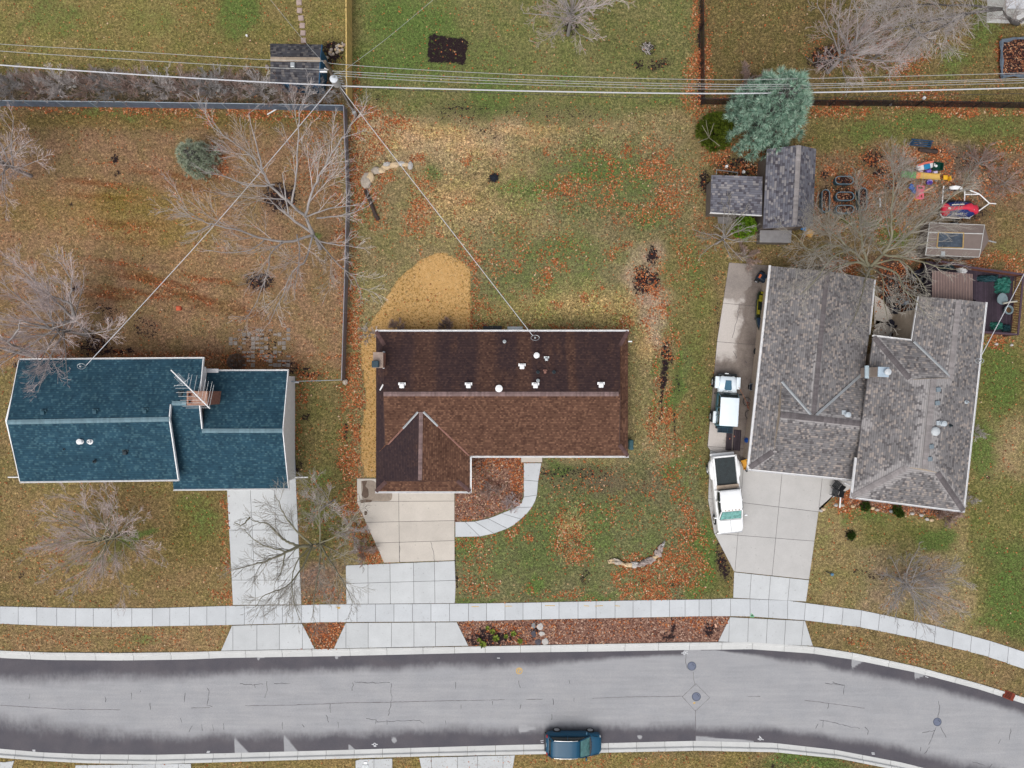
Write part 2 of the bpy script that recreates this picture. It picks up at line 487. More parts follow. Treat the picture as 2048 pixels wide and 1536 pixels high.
# leaf litter: (px,py,rx,ry,angle,strength)
LEAF = [
    (980, 250, 300, 18, 0, .12), (760, 235, 60, 25, 10, .75), (740, 290, 40, 60, 0, .55), (770, 350, 35, 14, -20, .95), (745, 395, 25, 60, -15, .8),
    (712, 330, 14, 160, 0, .95), (708, 500, 12, 120, 0, .6), (706, 660, 18, 120, 0, .95), (702, 800, 24, 90, 0, 1.0), (698, 900, 22, 110, 0, 1.0), (704, 1000, 22, 80, 0, .8),
    (1120, 320, 22, 16, 0, .5), (1195, 320, 30, 22, 30, .7), (1310, 330, 45, 40, 20, .8), (1335, 380, 28, 60, 0, .6), (1230, 345, 60, 30, 20, .4), (1270, 420, 60, 30, 0, .5), (1140, 370, 40, 22, 0, .7), (1090, 385, 24, 24, 0, .6),
    (850, 390, 30, 40, 0, .5), (835, 430, 26, 50, 20, .55), (1210, 380, 26, 16, 40, .6), (1180, 390, 70, 40, 0, .35), (940, 510, 26, 20, 30, .7), (1110, 610, 10, 8, 0, .8), (1220, 620, 12, 8, 0, .4),
    (945, 600, 12, 70, 0, .6), (955, 650, 26, 14, 0, .8), (1180, 655, 80, 7, 0, .75), (1050, 500, 120, 60, 0, .22), (1000, 620, 120, 60, 0, .12),
    (1312, 745, 8, 45, 0, .7), (1335, 820, 12, 40, 5, .9), (1305, 840, 10, 50, 5, .6), (1340, 690, 20, 40, 0, .3), (1350, 900, 40, 90, 0, .25),
    (1040, 950, 18, 45, 0, 1.0), (1000, 935, 60, 20, 0, .6), (925, 1040, 30, 12, 0, .6), (980, 985, 60, 40, 0, .25), (1035, 1005, 16, 16, 0, .7),
    (1030, 1058, 12, 26, 30, .75), (1115, 1060, 14, 40, 20, .9), (1150, 1085, 40, 45, 0, .65), (1150, 1115, 26, 16, 0, .7), (950, 1100, 40, 40, 0, .35), (960, 1170, 40, 22, 0, .4),
    (1300, 1165, 60, 45, 0, 1.0), (1270, 1160, 42, 42, 0, 1.0), (1350, 1130, 40, 60, 20, .85), (1375, 1050, 28, 60, -10, .7), (1360, 1000, 20, 40, 0, .5), (1390, 1120, 26, 60, 0, .6), (1180, 1190, 120, 12, 0, .35),
    (1150, 1000, 200, 80, 0, .12), (345, 218, 350, 9, 1, .95), (420, 245, 12, 6, 0, .6), (432, 325, 20, 28, 0, .75), (470, 225, 220, 12, 0, .6), (600, 225, 100, 14, 0, .8),
    (280, 590, 60, 4, 9, .55), (320, 566, 60, 5, 9, .7), (240, 528, 50, 4, 10, .5), (390, 600, 60, 4, 14, .5), (250, 583, 60, 3, 9, .6), (230, 590, 28, 5, 5, .55), (410, 560, 50, 5, 12, .4), (200, 325, 20, 3, 5, .5), (330, 340, 60, 5, 8, .35), (250, 375, 60, 6, 3, .3), (200, 450, 45, 7, 4, .3), (280, 455, 50, 8, 5, .3), (175, 518, 30, 5, 8, .4),
    (40, 690, 50, 8, 25, .6), (330, 712, 380, 6, 0, .45), (450, 735, 30, 18, 0, .7), (620, 755, 60, 10, 0, .6), (640, 330, 60, 60, 0, .2), (680, 420, 14, 200, 0, .3),
    (1390, 90, 7, 130, 0, 1.0), (1410, 90, 6, 130, 0, .7), (1395, 165, 26, 50, 0, .95), (1390, 205, 40, 16, 0, .6),
    (1830, 220, 240, 7, 2, 1.0), (1700, 225, 110, 10, 0, .7), (1780, 208, 260, 9, 1, .55), (1850, 190, 60, 14, 0, .5), (1480, 200, 60, 12, 0, .5),
    (1700, 120, 90, 40, 20, .3), (1800, 115, 50, 35, 20, .65), (1800, 110, 70, 30, 0, .25), (2000, 115, 9, 40, 0, .8),
    (1470, 320, 70, 40, 10, .5), (1440, 320, 40, 30, 0, .4), (1620, 380, 14, 80, 0, .55), (1690, 330, 45, 25, 0, .85), (1760, 340, 80, 40, 0, .5), (1850, 310, 50, 22, 0, .9), (1880, 340, 26, 30, 0, .85), (1820, 370, 60, 50, 0, .5), (1690, 420, 70, 40, 0, .55), (1790, 420, 60, 60, 0, .4), (1905, 395, 30, 18, 0, .8), (1740, 380, 60, 60, 0, .4), (2000, 340, 60, 60, 0, .35),
    (1700, 535, 40, 18, 10, 1.0), (1790, 530, 90, 18, 0, .6), (1970, 525, 80, 22, 0, .65), (2030, 535, 40, 16, 0, .8), (1990, 680, 30, 10, 0, .85), (2020, 680, 30, 8, 0, .5), (1810, 610, 14, 40, 0, .7), (1780, 560, 60, 60, 0, .3),
    (1395, 560, 24, 60, 0, .25), (1365, 450, 22, 120, 0, .35), (1400, 420, 30, 100, 0, .2), (1310, 580, 60, 60, 0, .25),
    (745, 1100, 26, 50, -20, .8), (735, 1060, 16, 60, -15, .55), (650, 1190, 46, 18, 0, .6), (648, 1270, 40, 40, 0, .8), (596, 820, 10, 90, 0, .5), (600, 790, 20, 16, 0, .6), (590, 1000, 8, 50, 0, .5), (720, 1075, 12, 70, -12, .6), (650, 1000, 60, 120, 0, .12),
    (1110, 1265, 190, 26, 0, .2), (1390, 1250, 16, 14, 0, .9), (1300, 1245, 200, 6, 0, .4), (1000, 1255, 60, 10, 0, .4), (930, 1250, 18, 8, 0, .5),
    (1690, 1000, 24, 40, 0, .7), (1790, 1020, 120, 10, 5, .5), (1720, 1290, 30, 8, 10, .4), (1850, 1320, 60, 12, 15, .35), (1540, 400, 500, 200, 0, .05), (100, 1110, 90, 60, 0, .12), (455, 1060, 10, 90, 0, .55), (440, 1190, 30, 14, 0, .5), (190, 1280, 300, 20, 0, .14), (1200, 1520, 200, 14, 0, .15),
]
DIRT = [
    (231, 318, 7, 7, 0, 1.0), (232, 346, 8, 6, -30, .8), (140, 407, 4, 4, 0, .8), (284, 515, 3, 3, 0, .8), (560, 395, 36, 30, 0, .85), (519, 563, 28, 20, 0, .8), (150, 578, 7, 7, 0, 1), (215, 625, 30, 20, 30, .45), (190, 690, 34, 22, 0, .75), (230, 704, 30, 6, 0, .9), (258, 702, 12, 6, 0, .8), (290, 655, 30, 26, 0, .45), (30, 730, 10, 6, 0, .6), (595, 740, 50, 14, 20, .6),
    (893, 99, 0, 0, 0, 0), (988, 356, 12, 11, 0, 1.0), (862, 375, 10, 8, 0, .5), (1280, 130, 10, 16, -40, .7), (1320, 130, 26, 9, -20, .65), (1310, 122, 14, 8, 0, .5), (1296, 95, 16, 14, 30, .7), (756, 196, 6, 8, 0, .7), (1140, 55, 14, 18, 0, .7),
    (1305, 510, 10, 22, -5, .95), (1285, 560, 20, 28, 0, .95), (1308, 560, 12, 22, 0, .8), (1332, 710, 13, 26, 0, .85), (1328, 750, 6, 40, 3, .95), (1323, 800, 3, 45, 2, .9), (1350, 860, 3, 50, 0, .6), (1355, 760, 6, 36, 0, .5), (1318, 770, 10, 20, 0, .3),
    (985, 1275, 42, 18, 0, .85), (950, 1280, 26, 14, 0, .7), (1068, 1258, 7, 18, 0, .9), (1346, 1262, 4, 24, 0, .85), (1338, 1275, 14, 12, 0, .6), (1418, 1262, 8, 16, 0, .85), (1430, 1255, 10, 5, 0, .6), (1446, 1130, 14, 34, -15, .8), (1438, 1100, 7, 20, 0, .5), (1350, 1165, 10, 12, 0, .6), (1285, 1160, 8, 8, 0, .6), (1128, 1090, 12, 8, 0, .2),
    (1140, 945, 90, 14, 0, .45), (1160, 960, 90, 30, 0, .3), (1170, 1150, 8, 22, 0, .5), (909, 1110, 3, 30, 0, .9), (911, 1160, 4, 20, 0, .7),
    (1700, 1070, 12, 12, 0, .9), (1712, 1145, 8, 5, 0, .5), (1740, 1148, 40, 8, 8, .5), (1980, 955, 8, 8, 0, .6), (2000, 230, 10, 5, 0, .2),
    (1650, 115, 34, 24, -20, .9), (1590, 160, 30, 14, 0, .3), (1500, 155, 22, 14, 0, .6), (1400, 100, 4, 110, 0, 1.0), (1402, 190, 8, 20, 0, 1.0), (1830, 207, 240, 5, 1, .85), (1600, 207, 150, 4, 0, .6), (2026, 118, 26, 34, 0, .75), (1475, 335, 46, 22, 10, .75), (1410, 365, 10, 24, 0, .85), (1480, 435, 40, 10, 0, .9),
    (1745, 315, 22, 18, 0, .7), (1760, 345, 14, 10, 0, .9), (1650, 350, 10, 10, 0, .7), (1690, 395, 40, 40, 0, .6), (1870, 300, 24, 8, 0, .7), (1945, 320, 60, 22, 0, .4), (1930, 425, 50, 14, 0, .7), (1785, 365, 20, 14, 0, .6), (1540, 545, 50, 12, 5, .7), (1650, 540, 50, 10, 0, .6),
    (1860, 560, 40, 40, 0, .9), (1790, 590, 30, 60, 0, .85), (1690, 980, 20, 20, 0, .4), (1880, 1030, 40, 14, 5, .4), (1690, 95, 20, 10, 0, .3), (1430, 1040, 4, 26, 0, .7), (1440, 690, 5, 180, -4, .4), (1421, 870, 5, 60, 0, .45), (665, 105, 22, 26, 0, .9), (1960, 1535, 10, 6, 0, 0), (1545, 1534, 6, 6, 0, .9), (520, 690, 64, 36, 0, .35), (610, 835, 12, 8, 0, .7), (595, 935, 14, 12, 0, .7), (690, 860, 8, 14, 0, .6), (735, 1090, 26, 30, -20, .3), (240, 1125, 6, 6, 0, .2), (310, 1160, 8, 8, 0, .4), (45, 1150, 7, 8, 0, .6), (970, 270, 30, 16, 0, .35), (1100, 225, 120, 22, 0, .25), (925, 225, 60, 24, 0, .35),
]
GREEN = [
    (115, 30, 60, 40, 0, .7), (480, 20, 60, 60, 0, .8), (300, 30, 60, 40, 0, .4), (45, 45, 14, 8, 0, .7), (56, 62, 6, 10, 0, .7), (820, 60, 90, 70, 0, .9), (860, 130, 110, 24, 0, .7), (760, 120, 50, 60, 0, .6), (1000, 190, 60, 40, 0, .7), (1130, 150, 40, 20, 0, .6), (1320, 205, 50, 16, 0, .6), (960, 120, 90, 60, 0, .5), (1100, 120, 200, 80, 0, .25),
    (870, 345, 18, 14, 0, .7), (1160, 330, 60, 30, 0, .7), (1250, 345, 60, 30, 0, .6), (1050, 370, 60, 26, 0, .7), (1080, 410, 50, 20, 0, .5), (1290, 370, 50, 30, 0, .6), (1300, 430, 60, 30, 0, .5), (1100, 520, 130, 70, 0, .5), (1180, 340, 120, 70, 0, .5), (1060, 390, 80, 50, 0, .5), (1150, 1010, 170, 70, 0, .45), (1050, 1110, 110, 60, 0, .5), (1160, 380, 60, 40, 0, .35), (1010, 580, 60, 30, 0, .4), (1200, 500, 80, 30, 0, .35),
    (1336, 620, 8, 18, 0, .8), (1365, 720, 10, 26, 0, .9), (1355, 775, 12, 40, 0, .8), (1318, 730, 12, 20, 0, .7), (1315, 800, 8, 30, 0, .7), (1400, 800, 26, 260, 0, .35), (1390, 550, 30, 60, 0, .45), (1350, 930, 26, 26, 0, .8), (1375, 965, 16, 20, 0, .6), (1310, 880, 16, 20, 0, .5),
    (1130, 935, 40, 14, 0, .8), (1080, 1060, 60, 60, 0, .55), (1200, 1080, 40, 80, 20, .55), (1070, 1165, 20, 20, 0, .9), (1190, 1190, 40, 12, 0, .8), (925, 1190, 30, 14, 0, .7), (930, 1090, 20, 60, 0, .6), (960, 1200, 50, 5, 0, .9), (1160, 1198, 120, 5, 0, .7), (1300, 1090, 40, 40, 0, .5), (1420, 1110, 22, 60, -10, 1.0), (1415, 1070, 14, 40, 0, .9), (1400, 1170, 30, 30, 0, .6), (1250, 1030, 80, 40, 0, .3),
    (1740, 270, 90, 20, 0, .6), (1900, 250, 150, 24, 0, .6), (1740, 445, 60, 20, 0, .7), (1770, 480, 50, 16, 0, .6), (1965, 60, 36, 60, 0, .7), (1900, 130, 40, 30, 0, .6), (1990, 760, 40, 60, 0, .8), (1970, 900, 30, 60, 0, .8), (2020, 1180, 40, 90, 0, .8), (1880, 1075, 40, 26, 0, .9), (1740, 1035, 60, 16, 5, .6), (1650, 1050, 30, 30, 0, .3), (1980, 1240, 30, 26, 0, .6), (1690, 1040, 20, 20, 0, .7), (2000, 500, 30, 30, 0, .4), (1990, 1090, 30, 30, 0, .6),
    (380, 1010, 60, 20, 0, .5), (410, 1050, 40, 40, 0, .6), (270, 1085, 50, 12, -20, .9), (210, 1120, 40, 10, -20, .7), (300, 1290, 30, 14, 0, .5), (160, 1270, 18, 10, 0, .4), (590, 230, 60, 20, 0, .5), (220, 232, 90, 14, 0, .5), (260, 412, 30, 16, 0, .35), (640, 460, 14, 10, 0, .9), (640, 1040, 40, 60, 0, .4), (640, 960, 26, 20, 0, .5), (1620, 1525, 70, 14, 5, .9), (1620, 1508, 70, 6, 5, .8), (1075, 1250, 14, 10, 0, .9), (1348, 1278, 6, 8, 0, .8), (960, 1282, 8, 8, 0, .9), (990, 1278, 8, 6, 0, .9), (1010, 1270, 10, 8, 0, .9), (1040, 1280, 10, 6, 0, .8),
]
TUSS = [(760, 290, 90, 60, 0, .8), (950, 290, 120, 50, 0, 1.0), (950, 400, 130, 90, 0, 1.0), (1200, 285, 140, 22, 0, .9), (1180, 610, 100, 50, 0, 1.0), (1100, 640, 160, 16, 0, .8), (1290, 700, 60, 60, 0, .6), (1150, 1065, 40, 60, 0, 1.0), (870, 430, 60, 60, 0, .7), (1330, 240, 60, 30, 0, .8), (1200, 460, 120, 60, 0, .4), (1730, 1250, 100, 20, 5, .7), (1850, 1310, 80, 18, 15, .6), (1280, 850, 40, 100, 0, .4), (1130, 440, 90, 40, 0, .6)]
STRAWP = [(880, 555, 44, 34, 20, .9), (905, 575, 22, 30, 0, .6)]

_lr = random.Random(77)
for _ in range(46):
    LEAF.append((_lr.uniform(830, 1375), _lr.uniform(290, 660), _lr.uniform(7, 20), _lr.uniform(6, 15), _lr.uniform(0, 90), _lr.uniform(.5, .95)))
for _ in range(8):
    LEAF.append((_lr.uniform(930, 1400), _lr.uniform(950, 1190), _lr.uniform(6, 14), _lr.uniform(5, 12), _lr.uniform(0, 90), _lr.uniform(.4, .8)))
def ell(px, py, L):
    out = np.zeros(px.shape)
    for x, y, rx, ry, a, s_ in L:
        if s_ == 0: continue
        m = (np.abs(px - x) < 1.7 * max(rx, ry)) & (np.abs(py - y) < 1.7 * max(rx, ry))
        if not m.any(): continue
        ca, sa = math.cos(math.radians(a)), math.sin(math.radians(a))
        dx, dy = px[m] - x, py[m] - y
        d = np.hypot((dx * ca + dy * sa) / rx, (-dx * sa + dy * ca) / ry)
        out[m] = np.maximum(out[m], s_ * sm((1.55 - d) / 1.1))
    return out

PATCHES = [
    ([(190, 366, 70, 5, 4, 1), (300, 560, 90, 6, 9, 1), (260, 545, 70, 4, 9, .8), (390, 592, 80, 6, 13, 1), (230, 528, 60, 5, 10, 1), (270, 585, 90, 5, 8, 1), (420, 560, 60, 6, 12, .9), (215, 592, 50, 8, 4, .9), (340, 350, 80, 6, 8, .8), (380, 375, 60, 6, 10, .6), (250, 448, 70, 8, 3, .7), (200, 392, 60, 6, 4, .7), (240, 480, 80, 6, 6, .5), (460, 620, 90, 12, 10, .5), (500, 730, 100, 14, 0, .8), (330, 712, 260, 10, 0, .6)], (112, 64, 36), .8),
    ([(100, 300, 120, 60, 0, .5), (150, 520, 110, 60, 0, .7), (520, 470, 160, 60, 0, .5), (620, 620, 80, 80, 0, .5), (330, 260, 160, 30, 0, .3), (420, 660, 90, 30, 0, .5), (240, 640, 80, 30, 0, .4)], (156, 130, 104), .6),
    ([(270, 405, 90, 30, 0, 1), (320, 460, 90, 26, 5, .6), (60, 420, 70, 40, 0, .5), (340, 240, 300, 20, 0, .6)], (120, 102, 44), .6),
    ([(1210, 335, 36, 22, 20, 1), (1170, 345, 26, 20, 0, .8), (1100, 372, 34, 16, 0, .9), (1060, 385, 26, 14, 0, .8), (1270, 350, 26, 22, 0, .8), (1240, 400, 50, 26, 0, .7), (1310, 440, 40, 20, 0, .8), (868, 345, 20, 16, 0, 1), (1150, 420, 40, 20, 0, .6), (1100, 500, 60, 26, 0, .5), (1030, 560, 40, 20, 0, .5), (1150, 1030, 100, 40, 0, .5), (1060, 1090, 60, 40, 0, .6), (1230, 1060, 60, 40, 0, .5), (1320, 1010, 50, 30, 0, .4), (1370, 735, 10, 40, 0, .9), (1150, 225, 150, 20, 0, .4), (1000, 215, 120, 20, 0, .4)], (92, 106, 66), .8),
    ([(870, 265, 80, 16, 8, 1), (780, 285, 50, 18, 0, .8), (1060, 262, 70, 10, 0, .7), (940, 300, 60, 14, 10, .7), (1080, 285, 40, 10, 0, .7), (905, 400, 60, 30, 0, .5), (1140, 1050, 26, 20, 0, .9), (1200, 610, 80, 26, 0, .5), (1290, 690, 20, 30, 0, .7)], (182, 150, 108), .8),
]
MULCH = [[(912, 1243), (1070, 1239), (1437, 1232), (1460, 1233), (1436, 1284), (1200, 1288), (938, 1293)], BED]
def fields(px, py):
    wx = px + (fbm(px, py, 60, 1) - .5) * 60; wy = py + (fbm(px, py, 60, 2) - .5) * 60
    lawn = np.zeros(px.shape + (3,))
    for poly, col, soft in ZONES:
        if soft >= 5: m = sm(.5 - sdf_poly(wx, wy, poly) / (2 * soft))
        else: m = sm(.5 - sdf_poly(px, py, poly) / (2 * soft))
        g_ = sum(col) / 3; cc = np.array(c(*[(v * .74 + g_ * .26) * 1.05 + 1 for v in col]))
        lawn = lawn * (1 - m[..., None]) + cc * m[..., None]
    big = .82 + .36 * fbm(px, py, 170, 6)
    lawn *= big[..., None]
    for L_p, col, k_ in PATCHES:
        m = ell(px + (fbm(px, py, 26, 11) - .5) * 22, py + (fbm(px, py, 26, 12) - .5) * 12, L_p) * k_ * (.55 + .7 * fbm(px, py, 18, 13))
        m = np.clip(m, 0, 1)[..., None]; lawn = lawn * (1 - m) + np.array(c(*col)) * m
    leaf = ell(px + (fbm(px, py, 22, 3) - .5) * 26, py + (fbm(px, py, 22, 4) - .5) * 26, LEAF)
    leaf = np.maximum(leaf * (.12 + 1.15 * sm((fbm(px, py, 24, 8) - .25) / .45)), .022)
    dirt = ell(px + (fbm(px, py, 14, 5) - .5) * 10, py + (fbm(px, py, 14, 6) - .5) * 10, DIRT)
    green = ell(wx, wy, GREEN) * (.5 + .8 * fbm(px, py, 40, 9))
    tus = ell(wx, wy, TUSS)
    straw = sm(.5 - sdf_poly(px + (vnoise(px, py, 9, 2) - .5) * 5, py, STRAW) / 3)
    bare = ell(px, py, STRAWP)
    straw = straw * (.72 + .28 * bare) - .06 * straw * sm((py - 760) / 80)
    leaf = leaf * (1 - .85 * (straw > .3))
    mul = np.zeros(px.shape)
    for k, p in enumerate(MULCH):
        mul = np.maximum(mul, sm(.5 - sdf_poly(px, py, p) / 3) * (1 - .35 * k))
    mul = np.maximum(mul, .55 * sm(.5 - sdf_poly(px, py, [(1660, 985), (1710, 985), (1930, 1020), (1925, 1035), (1780, 1030), (1690, 1012)]) / 8))
    soil = sm(.5 - sdf_poly(px + (vnoise(px, py, 7, 1) - .5) * 5, py + (vnoise(px, py, 7, 4) - .5) * 5, [(859, 69), (936, 77), (931, 130), (852, 124)]) / 2.5)
    dirt = np.maximum(dirt, soil)
    # edges of the slabs collect dead leaves and soil
    return lawn, np.clip(leaf, 0, 1), np.clip(dirt, 0, 1), np.clip(green, 0, 1), np.clip(straw, 0, 1), np.clip(mul, 0, 1), np.clip(tus, 0, 1)

def ground_material():
    t = NT('lawn_ground')
    A = lambda n: t.node('ShaderNodeAttribute', attribute_name=n)
    lawn = A('lawn').outputs['Color']
    s1 = t.node('ShaderNodeSeparateColor'); t.link(A('cov').outputs['Color'], s1.inputs[0])
    s2 = t.node('ShaderNodeSeparateColor'); t.link(A('cov2').outputs['Color'], s2.inputs[0])
    leaf, dirt, green = s1.outputs
    straw, mul, tus = s2.outputs
    n1 = t.noise(.55, 4); n2 = t.noise(2.6, 5, .65); n3 = t.noise(5.2, 3, .75); n4 = t.noise(13, 1, .7)
    col = t.mix(t.rng(n1, .38, .62), t.mix(1.0, lawn, (1.18, 1.10, 1.10), 'MULTIPLY'), t.mix(1.0, lawn, (.96, 1.04, .84), 'MULTIPLY'))
    col = t.mix(t.rng(n2, .50, .68, 0, .55), col, t.mix(.5, col, c(168, 138, 98)))
    gm = t.rng(t.math('ADD', green, t.math('MULTIPLY', t.math('SUBTRACT', n2, .5), 1.4)), .25, .75, 0, .85)
    col = t.mix(t.math('MULTIPLY', gm, t.rng(green, 0, .15)), col, c(92, 114, 58))
    k = t.math('MULTIPLY', t.rng(n3, .3, .7, .52, 1.6), t.rng(n4, .25, .75, .45, 1.6))
    k = t.math('MULTIPLY', k, t.rng(n2, .3, .7, .76, 1.24))
    # tussocks: clumps of pale blades with dark gaps between them
    n5 = t.noise(5.5, 3, .6, dist=1.2)
    tk = t.rng(n5, .36, .64, .38, 1.9)
    k = t.mix(tus, k, t.math('MULTIPLY', k, tk))
    col = t.scale(col, k)
    # clean straw matting
    sf = t.rng(t.math('ADD', straw, t.math('MULTIPLY', t.math('SUBTRACT', n3, .5), 1.3)), .30, .62)
    sf = t.math('MULTIPLY', sf, t.rng(straw, .02, .3))
    sc_ = t.scale(t.mix(t.rng(n2, .35, .65), c(222, 180, 122), c(206, 162, 102)), t.rng(n4, .25, .75, .86, 1.14))
    sc_ = t.mix(t.math('MULTIPLY', t.rng(n3, .50, .62), t.rng(straw, .98, .7)), sc_, c(140, 112, 60))
    col = t.mix(sf, col, sc_)
    # wood chip mulch
    v0 = t.node('ShaderNodeTexVoronoi'); v0.inputs['Scale'].default_value = 11; t.link(t.pos(), v0.inputs['Vector'])
    v0s = t.node('ShaderNodeSeparateColor'); t.link(v0.outputs['Color'], v0s.inputs[0])
    chip = t.ramp(v0s.outputs[0], [(0, c(84, 58, 52)), (.3, c(126, 92, 80)), (.7, c(150, 114, 98)), (.93, c(178, 142, 122)), (1, c(214, 184, 164))])
    col = t.mix(t.rng(t.math('ADD', mul, t.math('MULTIPLY', t.math('SUBTRACT', n3, .5), .5)), .3, .55), col, chip)
    # damp soil
    df = t.rng(t.math('ADD', dirt, t.math('MULTIPLY', t.math('SUBTRACT', t.math('ADD', n3, n2), 1.0), 2.3)), .46, .66)
    df = t.math('MULTIPLY', df, t.rng(dirt, .02, .2))
    col = t.mix(df, col, t.scale(c(46, 36, 38), t.rng(n4, .25, .75, .5, 1.7)))
    # fallen leaves pressed in the grass
    v = t.node('ShaderNodeTexVoronoi'); v.inputs['Scale'].default_value = 8.5; t.link(t.pos(), v.inputs['Vector'])
    vs = t.node('ShaderNodeSeparateColor'); t.link(v.outputs['Color'], vs.inputs[0])
    lf = t.math('LESS_THAN', vs.outputs[0], t.math('MULTIPLY', leaf, .8))
    lf = t.math('MULTIPLY', lf, t.rng(v.outputs['Distance'], .45, .62, 1, 0))
    lc = t.ramp(vs.outputs[1], [(0, c(92, 52, 38)), (.3, c(140, 74, 46)), (.6, c(178, 98, 56)), (.85, c(200, 126, 80)), (1, c(220, 176, 138))])
    col = t.mix(t.math('MULTIPLY', lf, .9), col, lc)
    t.bump(t.math('ADD', t.math('MULTIPLY', n3, .6), n4), .7, .05)
    return t.done(col, .95, 0, .1)
M['ground'] = ground_material()

def put_attr(me, name, arr):
    a = me.color_attributes.new(name, 'FLOAT_COLOR', 'POINT')
    q = np.ones((len(me.vertices), 4), np.float32); q[:, :3] = arr
    a.data.foreach_set('color', q.ravel())

def build_ground():
    res = .2
    xs = np.arange(-46, 46.01, res); ys = np.arange(-35, 35.01, res)
    X, Y = np.meshgrid(xs, ys)
    px, py = 1024 + X * S, 768 - Y * S
    ins = np.minimum(py - ipl(TO, px), ipl(BO, px) - py)
    Z = np.where(ins > 2.0, -.22, 0.0)
    Z = Z + np.where(ins <= 0, .02 * (fbm(px, py, 30, 2) - .5), 0) - .012
    ny, nx = X.shape
    V = np.stack([X, Y, Z], -1).reshape(-1, 3)
    i = np.arange(nx * ny).reshape(ny, nx)
    F = np.stack([i[:-1, :-1], i[:-1, 1:], i[1:, 1:], i[1:, :-1]], -1).reshape(-1, 4)
    # the same sheet carried on to the horizon
    B = 2600.0
    n0 = len(V)
    V = np.vstack([V, [(-B, -B, -.3), (B, -B, -.3), (B, B, -.3), (-B, B, -.3)]])
    cor = [i[0, 0], i[0, -1], i[-1, -1], i[-1, 0]]
    F2 = [(n0, n0 + 1, cor[1], cor[0]), (n0 + 1, n0 + 2, cor[2], cor[1]), (n0 + 2, n0 + 3, cor[3], cor[2]), (n0 + 3, n0, cor[0], cor[3])]
    me = bpy.data.meshes.new('ground')
    me.from_pydata(V.tolist(), [], F.tolist() + F2)
    me.materials.append(M['ground'])
    lawn, leaf, dirt, green, straw, mul, tus = fields(px, py)
    ext = lambda a, d: np.vstack([a.reshape(-1, a.shape[-1]), np.tile(d, (4, 1))])
    put_attr(me, 'lawn', ext(lawn, c(120, 108, 62)))
    put_attr(me, 'cov', ext(np.stack([leaf, dirt, green], -1), (.03, 0, .2)))
    put_attr(me, 'cov2', ext(np.stack([straw, mul, tus], -1), (0, 0, 0)))
    me.polygons.foreach_set('use_smooth', [True] * len(me.polygons))
    o = bpy.data.objects.new('ground', me); COL.objects.link(o)
    tag(o, kind='structure')
build_ground()

# ------------------------------------------------------------------ street
def road_material():
    t = NT('asphalt')
    s1 = t.node('ShaderNodeSeparateColor'); t.link(t.node('ShaderNodeAttribute', attribute_name='wet').outputs['Color'], s1.inputs[0])
    wet = s1.outputs[0]
    n1 = t.noise(.5, 4); n2 = t.noise(3, 5, .7); n3 = t.noise(24, 3, .7)
    mp = t.node('ShaderNodeMapping'); mp.inputs['Scale'].default_value = (.25, 3.2, 1); t.link(t.pos(), mp.inputs[0])
    st = t.noise(1.0, 4, vec=mp.outputs[0])
    mq = t.node('ShaderNodeMapping'); mq.inputs['Scale'].default_value = (3.4, 1.9, 1); t.link(t.pos(), mq.inputs[0])
    nv_ = t.noise(1.0, 4, .65, vec=mq.outputs[0])
    col = t.mix(t.rng(n1, .35, .65), c(170, 171, 175), c(178, 178, 181))
    col = t.scale(col, t.rng(st, .3, .7, .94, 1.06))
    col = t.scale(col, t.rng(n3, .25, .75, .80, 1.20))
    f = t.rng(t.math('ADD', wet, t.math('MULTIPLY', t.math('SUBTRACT', t.math('ADD', t.math('MULTIPLY', nv_, .4), t.math('MULTIPLY', n3, .6)), .5), .5)), .30, .72, smooth=True)
    f = t.math('MULTIPLY', f, t.rng(wet, 0, .12))
    wc = t.mix(t.rng(n1, .35, .65), c(100, 96, 102), c(88, 86, 94))
    wc = t.scale(wc, t.rng(n3, .25, .75, .72, 1.3))
    col = t.mix(f, col, wc)
    t.bump(n3, .35, .01)
    return t.done(col, t.rng(f, 0, 1, .9, .7), 0, .2)
M['asphalt'] = road_material()
WT = [(-900, 40), (0, 46), (170, 44), (300, 40), (440, 36), (560, 34), (700, 32), (1000, 31), (1100, 25), (1250, 15), (1369, 12)]
WT2 = [(1372, 0), (1430, 2), (1470, 8), (1560, 20), (1706, 27), (1833, 29), (1957, 26), (2048, 26), (2800, 26)]
WB = [(-900, 70), (0, 70), (170, 56), (340, 43), (680, 39), (1000, 41), (1200, 38), (1391, 37)]
WB2 = [(1393, 30), (1500, 32), (1600, 30), (1700, 31), (1800, 33), (1900, 36), (2048, 50), (2800, 50)]
DRYG = [(788, 1482, 5, 5), (1280, 1476, 6, 3)]
DRYT = [(1706, 24, 17, 0), (1831, 26, 14, 0), (469, 30, 30, 1), (567, 30, 34, 1), (696, 16, 14, 1), (670, 12, 8, 0), (515, 14, 6, 0)]      # x, run along the kerb, depth, side
